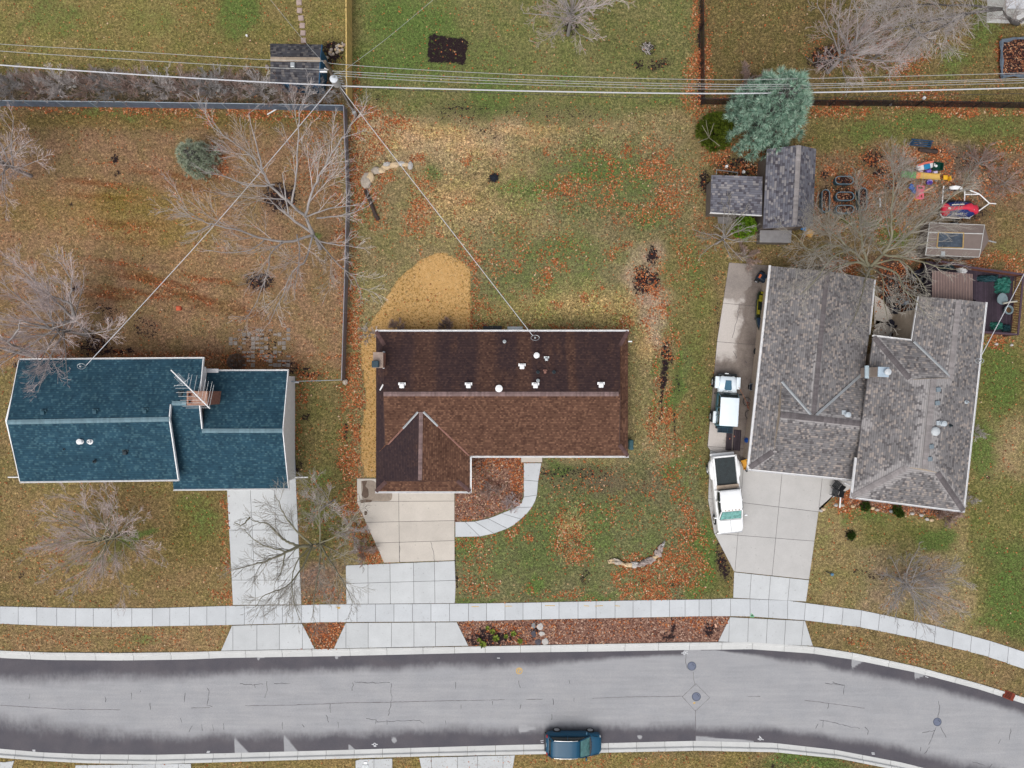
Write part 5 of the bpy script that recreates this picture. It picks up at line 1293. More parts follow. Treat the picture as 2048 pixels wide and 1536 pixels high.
def bare_tree(label, base, h, R, seed, nl=11, dens=1.0, r0=.16, bk='bark_grey', tk='twig_grey', fork=.28, lean=(0, 0), limbs=None, name='bare_tree', cat='tree', twig=.009, up=.12, flat=.75, levels=3, group=None, sectors=None, wob=.11, num=None):
    b = at(*base); t = thing(name, label, cat, b, 0, group)
    W = Wood(seed, dens, twig, up, levels=levels, wob=wob); rr = W.r
    W.num = tuple(v * max(1.0, 4.2 / R) for v in W.num)
    if num: W.num = num
    if limbs is None or nl:
        topz = h * fork
        tp = [b - Vector((0, 0, .2)), b + Vector((lean[0] * .3, lean[1] * .3, topz * .6)), b + Vector((lean[0] * .5, lean[1] * .5, topz)), b + Vector((lean[0] * .9, lean[1] * .9, h * .72))]
        W.put(spline(tp, 4), r0, r0 * .25, 1)
        for i in range(nl):
            a = 2 * math.pi * (i + rr.uniform(-.3, .3)) / nl * 2.618
            if sectors: a = math.radians(rr.uniform(*sectors[i % len(sectors)]))
            zz = topz * .75 + (h * .55 - topz * .75) * (i / nl) * rr.uniform(.6, 1)
            st = b + Vector((lean[0], lean[1], 0)) * (zz / h) + Vector((0, 0, zz))
            el = R * rr.uniform(.72, 1.05) * (1 - .35 * i / nl)
            dz = (h - zz) * rr.uniform(.45, .95) * flat
            e = st + Vector((math.cos(a) * el, math.sin(a) * el, dz)) + Vector((lean[0], lean[1], 0)) * .5
            mid = st.lerp(e, .45) + Vector((0, 0, dz * rr.uniform(.0, .12))) + Vector((rr.uniform(-.2, .2), rr.uniform(-.2, .2), 0)) * R * .3
            W.limb([st, mid, e], r0 * rr.uniform(.32, .5))
    for lb in (limbs or []):
        r_, pts = lb
        W.limb([at(*p) for p in pts], r_)
    W.a.build('trunk', M[bk], t, smooth='all')
    W.b.build('crown', M[tk], t)
    return t

# the big tree in the left back yard, limbs read off one by one
F1 = (611, 434, 3.6); F0 = (626, 468, 2.4)
YT = [(.21, [(642, 498, -.2), (634, 482, 1.2), F0]), (.17, [F0, (618, 450, 3), F1, (600, 420, 4.2)]),
      (.11, [F1, (620, 399, 4.6), (634, 362, 5.6), (658, 317, 6.6), (691, 266, 7.6), (712, 232, 8.2)]),
      (.12, [F1, (583, 409, 4.6), (545, 376, 5.4), (524, 343, 6.0), (501, 312, 6.6), (447, 270, 7.4), (412, 244, 7.8)]),
      (.07, [(524, 343, 6.0), (517, 305, 6.5), (501, 247, 7.2), (498, 226, 7.5)]), (.08, [(583, 409, 4.6), (592, 352, 5.6), (597, 270, 6.8), (599, 223, 7.6), (608, 198, 8)]),
      (.07, [(577, 428, 4.5), (569, 378, 5.4), (565, 345, 6)]), (.12, [F0, (578, 434, 3.4), (552, 411, 4.2), (531, 390, 4.8)]),
      (.11, [F0, (587, 482, 3.2), (529, 479, 4.0), (482, 462, 4.8), (423, 448, 5.6), (400, 438, 6), (360, 412, 6.6)]), (.07, [(550, 369, 5.6), (501, 372, 5.9), (447, 352, 6.4), (402, 344, 6.8)]),
      (.06, [(423, 448, 5.6), (400, 462, 6), (372, 468, 6.2)]), (.07, [F1, (653, 418, 4.8), (693, 413, 5.6), (735, 405, 6.2)]), (.07, [(634, 436, 4), (688, 430, 5), (740, 412, 5.8)]),
      (.07, [(634, 481, 2.6), (681, 490, 3.8), (728, 496, 4.8)]), (.08, [F0, (611, 521, 3.4), (587, 542, 4.2), (560, 600, 5), (538, 648, 5.6)]),
      (.07, [F0, (653, 502, 3.2), (681, 533, 4.2), (709, 555, 5), (725, 600, 5.4)]), (.06, [(594, 469, 3.4), (599, 505, 4), (594, 551, 4.6), (588, 602, 5.2)]),
      (.06, [(564, 484, 3.6), (541, 509, 4.4), (536, 540, 5), (515, 600, 5.6), (490, 640, 6)]), (.05, [(529, 479, 4), (500, 500, 4.6), (455, 505, 5.2), (410, 500, 5.6)])]
bare_tree('tall bare tree with long grey limbs in the left back yard, nearest the boundary fence', (642, 498), 8, 5, 3, nl=0, dens=.62, limbs=YT, tk='twig_grey', twig=.0095, up=.07)
# the tree over the drive
DT = [(.17, [(648, 1084, -.2), (640, 1087, 1.6), (625, 1090, 2.6)]), (.14, [(625, 1090, 2.6), (597, 1094, 3.4), (565, 1108, 4.2), (531, 1122, 4.8), (500, 1130, 5.3), (462, 1140, 5.8)]),
      (.11, [(600, 1093, 3.3), (580, 1086, 3.9), (565, 1078, 4.3), (537, 1050, 5.0), (515, 1043, 5.4), (490, 1034, 6)]), (.07, [(575, 1103, 4), (540, 1095, 4.8), (512, 1082, 5.2), (488, 1058, 5.8)]),
      (.06, [(570, 1106, 4.1), (563, 1140, 4.6), (548, 1170, 5.2)]), (.08, [(625, 1090, 2.6), (605, 1135, 3.8), (570, 1175, 4.8), (531, 1190, 5.4), (510, 1215, 5.8)]),
      (.09, [(625, 1090, 2.6), (600, 1069, 3.6), (575, 1040, 4.6), (560, 1010, 5.4), (550, 990, 5.8)]), (.07, [(500, 1034, 5.4), (485, 1050, 5.8), (468, 1045, 6)]),
      (.08, [(640, 1086, 2.2), (640, 1130, 3.4), (630, 1180, 4.6), (625, 1235, 5.4)]), (.08, [(640, 1086, 2.2), (665, 1130, 3.6), (690, 1170, 4.6), (705, 1205, 5.2)]), (.07, [(640, 1086, 2.2), (640, 1040, 3.4), (632, 990, 4.6), (622, 960, 5.2)]),
      (.07, [(640, 1086, 2.4), (675, 1070, 3.6), (700, 1045, 4.6), (718, 1020, 5)]), (.06, [(645, 1088, 2), (685, 1110, 3.6), (722, 1125, 4.6)]), (.06, [(625, 1090, 3), (590, 1130, 4.4), (585, 1190, 5.4), (600, 1240, 5.8)])]
bare_tree('spreading bare tree with mossy crooked limbs reaching over the blue house driveway', (648, 1084), 7, 4, 5, nl=0, dens=.95, limbs=DT, bk='bark_green', tk='twig_green', twig=.0095, up=.06, wob=.24)
bare_tree('slim bare tree with pale twigs in the side strip beside the beige driveway', (668, 1000), 5.5, 2.2, 7, nl=8, dens=.8, r0=.09, tk='twig_grey', twig=.0095, up=.05)
# the dense pinkish trees
LT = [(.2, [(178, 672, -.2), (165, 655, 1.8), (148, 640, 3.0)]), (.13, [(148, 640, 3), (143, 612, 4.2), (128, 602, 4.8), (95, 588, 5.5), (70, 575, 6)]), (.12, [(148, 640, 3), (120, 645, 4), (90, 645, 4.8), (62, 636, 5.5)]),
      (.09, [(148, 640, 3), (140, 600, 4.6), (142, 560, 5.8), (110, 510, 7.2)]), (.1, [(148, 640, 3), (110, 600, 5), (70, 560, 6.2), (25, 525, 7.4)])]
bare_tree('dense bare tree with pinkish twigs behind the left end of the blue roof', (178, 672), 9, 5.6, 11, nl=18, dens=.98, r0=.16, bk='bark_grey', tk='twig_pink', limbs=LT, lean=(-.8, .6), twig=.0095, flat=.6)
bare_tree('leaning bare tree at the left edge beside the blue house, red leaves below its trunk', (62, 712), 9, 3.5, 12, nl=4, dens=.5, r0=.14, tk='twig_pink', limbs=[(.2, [(72, 716, -.2), (45, 700, 3), (15, 684, 5), (-40, 650, 7)]), (.09, [(15, 684, 5), (35, 662, 6), (40, 640, 7)]), (.06, [(45, 700, 3), (95, 705, 5.5), (110, 735, 6.6)])], lean=(-2, 1.2), twig=.009)
bare_tree('bare pink twigged tree cut by the left edge below the hedge', (62, 352), 9, 4.7, 13, nl=20, dens=1.0, r0=.17, tk='twig_pink', twig=.0095, flat=.6)
bare_tree('low wide bare tree alone on the front lawn of the blue house', (258, 1066), 5.5, 5.3, 14, nl=22, dens=1.02, r0=.14, bk='bark_green', tk='twig_pink', twig=.0095, flat=.45, lean=(-1.4, -.1), fork=.2)
bare_tree('bare tree on the green lawn cut by the top edge of the view', (1136, 70), 8, 4.2, 15, nl=20, dens=1.05, r0=.16, tk='twig_pink', twig=.0095, flat=.6)
bare_tree('bare tree beyond the top edge whose twigs hang in beside the dark fence', (1345, -60), 8, 3.2, 16, nl=12, dens=.9, r0=.15, twig=.009)
bare_tree('bare tree with a bright pale top in the far right yard, red leaves around it', (1655, 145), 8.5, 4.9, 17, nl=18, dens=.95, r0=.17, tk='twig_pink', twig=.0095, flat=.6, lean=(.3, .4))
bare_tree('small reddish bare tree under the pale topped tree in the far right yard', (1735, 130), 4.0, 2.6, 18, nl=10, dens=.9, r0=.08, tk='twig_brown', twig=.009, flat=.6)
bare_tree('thick limbed bare tree near the white roofed shed at the top right', (2035, 46), 9, 4, 19, nl=6, dens=.8, r0=.2, bk='bark_dark', tk='twig_grey', limbs=[(.22, [(2035, 48, -.2), (2018, 38, 2.5), (2003, 18, 4.2)]), (.12, [(2003, 18, 4.2), (1940, 25, 5.2), (1880, 38, 6), (1820, 50, 6.8), (1760, 62, 7.2)]), (.1, [(2003, 18, 4.2), (1920, 10, 5.6), (1830, 10, 6.8), (1750, 24, 7.6)]), (.09, [(1940, 25, 5.2), (1870, 60, 6), (1830, 75, 6.4), (1800, 110, 7)]), (.07, [(1820, 50, 6.6), (1850, 75, 7), (1880, 92, 7.2)])], twig=.0095)
RT = [(.24, [(1735, 566, -.2), (1737, 550, 1.8), (1740, 535, 3.0)]), (.13, [(1740, 535, 3), (1715, 525, 3.8), (1685, 530, 4.6), (1660, 542, 5.2), (1640, 552, 5.6)]), (.14, [(1740, 535, 3), (1765, 508, 4.6), (1782, 478, 5.8), (1783, 420, 7), (1788, 370, 7.8), (1784, 330, 8.2)]),
      (.12, [(1740, 535, 3), (1728, 505, 4.4), (1722, 470, 5.6), (1722, 430, 6.6), (1710, 390, 7.2)]), (.13, [(1765, 508, 4.6), (1815, 470, 6), (1850, 438, 7), (1890, 405, 8), (1940, 355, 8.8)]), (.1, [(1765, 508, 4.6), (1800, 512, 5.6), (1840, 490, 6.6), (1880, 482, 7.2)]),
      (.1, [(1740, 535, 3), (1700, 500, 4.6), (1660, 490, 5.6), (1620, 500, 6.2), (1590, 470, 6.8)]), (.08, [(1700, 500, 4.6), (1670, 470, 5.6), (1640, 450, 6.4)]), (.09, [(1745, 528, 3.4), (1800, 520, 5), (1835, 555, 5.8), (1860, 590, 6.2)]),
      (.09, [(1745, 528, 3.4), (1790, 545, 4.8), (1810, 580, 5.4), (1835, 605, 6), (1850, 630, 6.4)]), (.08, [(1740, 535, 3.2), (1730, 560, 4.2), (1725, 585, 4.8), (1712, 630, 5.6), (1695, 660, 6)]), (.07, [(1740, 535, 3.2), (1765, 555, 4.4), (1768, 600, 5.2), (1775, 640, 5.8)]),
      (.08, [(1700, 500, 4.6), (1665, 515, 5.4), (1630, 560, 6.2), (1600, 590, 6.6)]), (.08, [(1765, 508, 4.6), (1830, 520, 6), (1880, 535, 7), (1920, 540, 7.6)]), (.08, [(1722, 470, 5.6), (1690, 440, 6.6), (1650, 420, 7.2)])]
bare_tree('large bare tree spreading over the back of the grey roofed house and the courtyard', (1735, 566), 9, 5, 21, nl=0, dens=1.0, limbs=RT, bk='bark_green', tk='twig_green', twig=.0095, up=.06, wob=.2)
bare_tree('small bare tree left of the round green shrub by the low shed', (1432, 488), 4.6, 3.0, 22, nl=12, dens=.85, r0=.1, tk='twig_green', twig=.0095, flat=.5, lean=(.3, .2))
bare_tree('small dense bare tree on the front lawn of the grey roofed house', (1792, 1158), 4.6, 4.1, 23, nl=24, dens=1.2, r0=.09, tk='twig_dull', twig=.0095, flat=.5, lean=(.5, -.3), fork=.18)
bare_tree('little bare bush beside the dark fence corner left of the spruce', (1490, 172), 2.6, 1.3, 24, nl=8, dens=1.1, r0=.04, tk='twig_brown', name='bare_shrub', cat='shrub', fork=.1)
bare_tree('grey brush clump beside the toys in the right yard', (1800, 338), 1.4, 1.1, 25, nl=10, dens=.7, r0=.03, tk='twig_grey', name='bare_shrub', cat='shrub', fork=.1, flat=.6)
bare_tree('wide dry brush patch at the far right of the toy yard', (1950, 330), 1.4, 1.9, 26, nl=14, dens=1.2, r0=.03, tk='twig_brown', name='bare_shrub', cat='shrub', fork=.1, flat=.5)
bare_tree('dry brush around the trailer hitch right of the covered snowmobile', (2000, 370), 1.5, 1.8, 27, nl=12, dens=1.1, r0=.03, tk='twig_brown', name='bare_shrub', cat='shrub', fork=.1, flat=.5)
bare_tree('brown brush at the back corner of the parking pad near the small tree', (1487, 515), 1.3, 1.1, 28, nl=10, dens=1.1, r0=.03, tk='twig_brown', name='bare_shrub', cat='shrub', fork=.1, flat=.6)
bare_tree('dead twiggy shrub in the mulch bed by the curved footpath', (982, 978), 1.0, .9, 29, nl=8, dens=.9, r0=.025, tk='twig_brown', name='bare_shrub', cat='shrub', fork=.1, flat=.5)
bare_tree('pinkish shrub spilling over the inside of the curved footpath', (1022, 1004), .8, .7, 30, nl=10, dens=.7, r0=.02, tk='twig_pink', name='bare_shrub', cat='shrub', fork=.1, flat=.7)
bare_tree('brown shrub against the back wall near the left corner of the brown roof', (797, 655), 1.0, .7, 31, nl=10, dens=.8, r0=.03, tk='twig_brown', name='bare_shrub', cat='shrub', fork=.1, flat=.8)
bare_tree('brown shrub against the back wall of the brown house at the end of the straw', (893, 652), .9, .5, 32, nl=9, dens=.8, r0=.03, tk='twig_brown', name='bare_shrub', cat='shrub', fork=.1, flat=.8)
bare_tree('low reddish shrub in the front bed of the grey house, right of the mossy bushes', (1890, 1028), .9, 1.0, 33, nl=12, dens=1.1, r0=.02, tk='twig_brown', name='bare_shrub', cat='shrub', fork=.1, flat=.5)
bare_tree('grey shrub sticking out past the front right corner of the grey house', (1932, 1002), .8, .6, 34, nl=8, dens=.5, r0=.02, tk='twig_grey', name='bare_shrub', cat='shrub', fork=.1, flat=.6)
bare_tree('pale shrub against the east wall of the grey house', (1948, 865), .8, .55, 35, nl=8, dens=.5, r0=.02, tk='twig_grey', name='bare_shrub', cat='shrub', fork=.1, flat=.6)
bare_tree('bare thin shrub by the left back corner of the brown house, among straw and leaves', (742, 665), 1.6, 1.0, 36, nl=7, dens=.8, r0=.03, tk='twig_grey', name='bare_shrub', cat='shrub', fork=.1, flat=.6)
bare_tree('twiggy shrub on the slope between the side strip and the beige driveway', (712, 1060), 2.2, 1.5, 37, nl=10, dens=1.0, r0=.04, tk='twig_grey', name='bare_shrub', cat='shrub', fork=.1, flat=.6)
bare_tree('reddish brush low on the right below the leaning strip shrub', (730, 1100), 1.2, 1.0, 38, nl=10, dens=1.0, r0=.03, tk='twig_brown', name='bare_shrub', cat='shrub', fork=.1, flat=.6)
# hedge of bare shrubs behind the long wire fence
HED = [(-15, 178, 'at the left edge'), (35, 180, 'second from the left edge'), (85, 182, 'third from the left edge'), (135, 182, 'fourth from the left edge'), (185, 184, 'above the middle of the left yard'), (235, 184, 'just left of the pair of soil holes below'),
       (285, 184, 'just right of the pair of soil holes below'), (335, 186, 'above the small pine, left side'), (385, 187, 'straight above the small pine'), (432, 188, 'fifth from the blue shed end'), (480, 189, 'fourth from the blue shed end'), (530, 190, 'left of the blue shed corner'), (585, 196, 'under the front wall of the blue shed'), (640, 198, 'between the blue shed and the pole')]
for i, (x, y, wd) in enumerate(HED):
    bare_tree('bare grey shrub of the hedge, ' + wd, (x, y), 2.4 if i % 3 else 2.9, 1.65, 50 + i, nl=16, dens=1.0, r0=.03, bk='bark_grey', tk=('twig_brown', 'twig_dull', 'twig_brown', 'twig_grey')[i % 4], name='hedge_shrub', cat='shrub', fork=.08, flat=.7, twig=.0095, group='bare shrubs in the hedge behind the long fence')

# ------------------------------------------------------------------ evergreens
def leafmat(name, a, b, d):
    t = NT(name)
    col = t.ramp(t.isl(), [(0, a), (.5, b), (1, d)])
    col = t.scale(col, t.rng(t.noise(1.6, 3), .3, .7, .8, 1.2))
    return t.done(col, .7, 0, .25)
M['spruce'] = leafmat('blue_spruce_needles', c(98, 136, 118), c(154, 192, 170), c(204, 226, 206))
M['pine'] = leafmat('pale_pine_needles', c(136, 152, 124), c(182, 194, 168), c(212, 218, 198))
M['cedar_leaf'] = leafmat('cedar_scales', c(48, 66, 12), c(86, 104, 22), c(120, 132, 40))
M['round_leaf'] = leafmat('green_shrub_leaves', c(64, 110, 10), c(116, 160, 28), c(156, 190, 60))
M['moss_leaf'] = leafmat('dark_green_leaves', c(36, 56, 14), c(62, 88, 24), c(88, 112, 40))
def puff(mb, cc, d, r, n, rng, wd=.035, ln=(.7, 1.15), flat=0.0):
    # a spray of needles fanning out round direction d
    for _ in range(n):
        v = Vector((rng.gauss(0, 1), rng.gauss(0, 1), rng.gauss(0, 1))).normalized()
        v = (v + d * 1.1).normalized()
        q = v.cross(Vector((rng.uniform(-1, 1), rng.uniform(-1, 1), rng.uniform(-1, 1)))).normalized() * wd
        L = r * rng.uniform(*ln); st = cc + v * L * .08
        mb.add([st - q, st + q, st + v * L + q * .25], [(0, 1, 2)])
def conifer(label, base, h, R, seed, material, whorls, per, pr, name, n=34, zlow=.1, power=1.5, wd=.035, bk='bark_dark'):
    b = at(*base); t = thing(name, label, 'tree', b); rng = random.Random(seed)
    tr = MB(); tr.tube([b - Vector((0, 0, .2)), b + Vector((0, 0, h * .5)), b + Vector((0, 0, h * .97))], [R * .07, R * .045, .02], 8); fo = MB()
    for i in range(whorls):
        f = i / (whorls - 1); z = h * (zlow + (1 - zlow) * f * .97)
        rad = R * (1 - f ** power) + .12
        m = max(3, int(per * rad / R + 2)); off = rng.uniform(0, 6.28)
        for j in range(m):
            a = off + 2 * math.pi * j / m + rng.uniform(-.15, .15)
            rr = rad * rng.uniform(.82, 1.08)
            d = Vector((math.cos(a), math.sin(a), .12 + .5 * f))
            s0 = b + Vector((0, 0, z)); e = s0 + Vector((math.cos(a) * rr, math.sin(a) * rr, (-.18 + .5 * f) * rr * .6 + .12))
            if rr > .3: tr.tube([s0, s0.lerp(e, .6) + Vector((0, 0, -.03)), e], [.03, .02, .008], 4, cap=False)
            k = max(1, int(rr / (pr * 1.05)))
            for q in range(k):
                u = 1 - q / max(k, 1) * .8
                p = s0.lerp(e, u) + Vector((rng.uniform(-1, 1), rng.uniform(-1, 1), rng.uniform(-.5, .5))) * pr * .35
                puff(fo, p, (d + Vector((0, 0, .55))).normalized(), pr * rng.uniform(.8, 1.2), n if q < 2 else n // 2, rng, wd)
    puff(fo, b + Vector((0, 0, h - pr * .5)), Vector((0, 0, 1)), pr, n, rng, wd)
    tr.build('trunk', M[bk], t); fo.build('crown', M[material], t)
    return t
conifer('large plump blue spruce beside the tall shed', (1511, 254), 8.8, 2.75, 71, 'spruce', 17, 15, .46, 'blue_spruce', n=46, zlow=.1, power=1.75, wd=.030)
conifer('small pale green pine in the left back yard', (408, 328), 3.6, 1.25, 72, 'pine', 10, 11, .30, 'pine_tree', n=40, zlow=.12, power=1.9, wd=.020)
def shrub(label, base, h, R, seed, material, name, n=420, pr=.22, k=30, wd=.03, cat='shrub', stems=True, shape=.65):
    b = at(*base); t = thing(name, label, cat, b); rng = random.Random(seed); fo = MB()
    for _ in range(n):
        v = Vector((rng.gauss(0, 1), rng.gauss(0, 1), abs(rng.gauss(0, 1)) * 1.1 + .05)).normalized()
        rad = rng.uniform(.72, 1.0) if rng.random() < .8 else rng.uniform(.3, .7)
        k_ = 1 + .16 * mnoise.noise(v * 2.1 + Vector((seed, 0, 0)))
        p = b + Vector((v.x * R * rad * k_, v.y * R * rad * k_, .1 + v.z * (h - .1) * rad * k_))
        puff(fo, p, v, pr * rng.uniform(.7, 1.25), k, rng, wd)
    st = MB()
    for _ in range(7):
        a = rng.uniform(0, 6.28); e = b + Vector((math.cos(a) * R * .6, math.sin(a) * R * .6, h * .6)); st.tube([b, b.lerp(e, .5) + Vector((0, 0, .1)), e], [.04, .03, .012], 5)
    st.build('stems', M['bark_dark'], t); fo.build('foliage', M[material], t)
    return t
ce = shrub('wide dark green cedar bush with an exposed branch, left of the blue spruce', (1426, 268), 2.2, 1.42, 73, 'cedar_leaf', 'cedar_bush', n=520, pr=.26, k=34, wd=.028)
W_ = Wood(74, .8, .014, .1)
for e in ((1404, 250), (1440, 292), (1412, 240), (1396, 285), (1428, 246)): W_.limb([at(1418, 275, 1.9), at((1418 + e[0]) / 2, (275 + e[1]) / 2, 2.5), at(e[0], e[1], 2.65)], .035)
W_.a.build('branch', M['bark_green'], ce); 
shrub('bright green rounded shrub tucked between the two grey sheds', (1485, 458), 1.6, .92, 75, 'round_leaf', 'round_shrub', n=300, pr=.17, k=34, wd=.026)
bs = thing('clipped_bush', 'clipped brown leafless bush against the back of the blue house by the patio', 'shrub', at(474, 725)); W_ = Wood(76, 1, .012, .2); fo = MB(); rng = random.Random(76)
for _ in range(260):
    v = Vector((rng.gauss(0, 1), rng.gauss(0, 1), abs(rng.gauss(0, 1)))).normalized(); p = at(475, 724) + Vector((v.x * .55, v.y * .55, .15 + v.z * 1.0)); puff(fo, p, v, .16, 16, rng, .012)
M['brown_twig'] = leafmat('brown_bush_twigs', c(84, 68, 60), c(112, 94, 84), c(138, 120, 106)); fo.build('foliage', M['brown_twig'], bs)
st = MB()
for k in range(6): st.tube([at(474, 725), at(474, 725) + Vector((.35 * math.cos(k), .35 * math.sin(k), .9))], [.03, .012], 5)
st.build('stems', M['bark_dark'], bs)
for i, (x, y, R, lb) in enumerate(((1728, 1012, .36, 'leftmost dark green mound in the front bed of the grey house'), (1792, 1018, .36, 'second dark green mound from the left in the front bed of the grey house'), (1797, 1026, .3, 'mossy low mound at the lawn edge below the front bed of the grey house'), (1700, 1070, .3, 'tiny evergreen stump in a ring of dry grass on the right front lawn'))):
    shrub(lb, (x, y), .5, R, 80 + i, 'moss_leaf', 'low_bush', n=70, pr=.14, k=22, wd=.026, cat='bush')
WEED = [(958, 1279), (985, 1262), (992, 1275), (1012, 1272), (1040, 1281), (966, 1287), (975, 1255), (1027, 1266)]
rng = random.Random(5)
M['weed'] = leafmat('weed_leaves', c(74, 96, 26), c(112, 132, 44), c(150, 160, 70))
def weed():
    fo = MB()
    for k in range(16):
        a = k * .8; e = Vector((math.cos(a) * .2, math.sin(a) * .2, .16 + .06 * math.sin(k * 3))); q = Vector((-math.sin(a), math.cos(a), 0)) * .05
        fo.add([Vector((0, 0, 0)), e * .6 + q, e, e * .6 - q], [(0, 1, 2, 3)])
    return fo.build('weed_plant', M['weed'], local=True)
w0 = weed()
for i, (x, y) in enumerate(WEED):
    o = w0 if i == 0 else dup(w0)
    o.location = at(x, y, .02); o.rotation_euler = (0, 0, i * 1.3); o.scale = (1 + .3 * (i % 3),) * 3
    tag(o, 'small yellow green weed in the dark soil of the kerb strip', 'weed', 'weeds in the kerb strip')

# ------------------------------------------------------------------ fallen leaves and grass blades
def scatter():
    rs = np.random.RandomState(9)
    # keep off roofs, slabs and the street
    hard = [[(454, 900), (590, 900), (603, 1209), (466, 1210)], [(691.5, 1130), (909.5, 1121), (911, 1207), (692, 1208)], [(714, 957), (909, 957), (909.5, 1121), (768, 1126), (714, 1005)], [(1420, 893), (1706, 950), (1706, 975), (1656, 1000), (1638, 1016), (1618, 1160), (1612, 1204), (1466, 1196), (1468, 1143), (1428, 1066)],
            [(1458, 525), (1542, 531), (1530, 700), (1500, 940), (1415, 893), (1434, 682)], L_ + R_[::-1], [(464, 1250), (604, 1246), (630, 1298), (442, 1302)], [(691, 1244), (913.5, 1243), (937, 1292), (667, 1297)], [(1460, 1233), (1610, 1241), (1626, 1292), (1436, 1283)],
            [(770, 676), (1238, 676), (1238, 900), (930, 900), (930, 972), (770, 972)], [(60, 735), (590, 750), (590, 965), (60, 950)], [(1560, 560), (1730, 570), (1700, 940), (1520, 920)], [(1760, 700), (1840, 620), (1950, 620), (1910, 1000), (1730, 970)]]
    def ok(px, py):
        m = ((py < ipl(TO, px) + 2 * rs.rand(len(px))) | (py > ipl(BO, px) - 2 * rs.rand(len(px)))) & ((py < ipl(ST, px) + 1.6 * rs.rand(len(px))) | (py > ipl(SB, px) - 1.4 * rs.rand(len(px))))
        for p in hard: m &= sdf_poly(px, py, p) > -1.3 * rs.rand(len(px))
        return m
    # leaves
    n = 640000
    px = rs.uniform(-40, 2090, n); py = rs.uniform(-40, 1580, n)
    m = ok(px, py); px, py = px[m], py[m]
    lawn, leaf, dirt, green, straw, mul, tus = fields(px, py)
    keep = rs.rand(len(px)) < np.clip(np.maximum(leaf - .02, 0) ** 1.2 * 1.0 + .010, 0, .8) * (1 - straw * .7)
    px, py = px[keep], py[keep]; n = len(px)
    x = (px - 1024) / S; y = (768 - py) / S
    sz = rs.uniform(.035, .082, n); a = rs.uniform(0, 6.28, n); ti = rs.uniform(-.45, .45, n); tj = rs.uniform(-.45, .45, n)
    z = rs.uniform(.012, .05, n)
    ca, sa = np.cos(a), np.sin(a)
    V = np.empty((n, 4, 3))
    for k, (u, v) in enumerate(((-1.1, 0), (.1, -.8), (1.1, 0), (.1, .8))):
        V[:, k, 0] = x + sz * (u * ca - v * sa); V[:, k, 1] = y + sz * (u * sa + v * ca); V[:, k, 2] = np.maximum(z + sz * (u * ti + v * tj), .006)
    me = bpy.data.meshes.new('fallen_leaves'); me.from_pydata(V.reshape(-1, 3).tolist(), [], np.arange(n * 4).reshape(n, 4).tolist())
    t = NT('dry_leaves'); col = t.ramp(t.isl(), [(0, c(104, 58, 42)), (.18, c(150, 80, 48)), (.5, c(190, 104, 58)), (.78, c(212, 134, 84)), (.92, c(222, 166, 122)), (1, c(236, 208, 178))])
    me.materials.append(t.done(col, .8, 0, .2))
    o = bpy.data.objects.new('fallen_leaves', me); COL.objects.link(o); tag(o, kind='stuff')
    # grass blades, in the colour of the lawn they stand in
    n = 300000
    px = rs.uniform(-30, 2080, n); py = rs.uniform(-30, 1570, n)
    m = ok(px, py); px, py = px[m], py[m]
    lawn, leaf, dirt, green, straw, mul, tus = fields(px, py)
    keep = rs.rand(len(px)) < (1 - dirt) * (1 - straw * .9) * (1 - mul)
    px, py, lawn, green, tus = px[keep], py[keep], lawn[keep], green[keep], tus[keep]; n = len(px)
    x = (px - 1024) / S; y = (768 - py) / S
    L = rs.uniform(.06, .14, n) * (1 + .9 * tus); wdt = rs.uniform(.014, .030, n) * (1 + .5 * tus); a = rs.uniform(0, 6.28, n); h = L * rs.uniform(.25, .8, n)
    V = np.empty((n, 3, 3)); ca, sa = np.cos(a), np.sin(a)
    V[:, 0] = np.stack([x - sa * wdt, y + ca * wdt, np.zeros(n) - .005], -1); V[:, 1] = np.stack([x + sa * wdt, y - ca * wdt, np.zeros(n) - .005], -1); V[:, 2] = np.stack([x + ca * L, y + sa * L, h], -1)
    cg = np.array(c(96, 116, 54)); f = (np.clip(green * rs.uniform(.4, 1.5, n), 0, 1) * .7)[:, None]
    col = lawn * (1 - f) + cg * f
    dry = np.array(c(190, 164, 118)); f = (rs.rand(n) ** 3 * (.45 + .4 * tus))[:, None]
    col = (col * (1 - f) + dry * f) * (rs.uniform(.62, 1.68, n))[:, None]
    me = bpy.data.meshes.new('grass_blades'); me.from_pydata(V.reshape(-1, 3).tolist(), [], np.arange(n * 3).reshape(n, 3).tolist())
    put_attr(me, 'tint', np.repeat(col, 3, 0))
    t = NT('grass_blade'); me.materials.append(t.done(t.node('ShaderNodeAttribute', attribute_name='tint').outputs['Color'], .8, 0, .15))
    o = bpy.data.objects.new('grass_blades', me); COL.objects.link(o); tag(o, kind='stuff')
scatter()

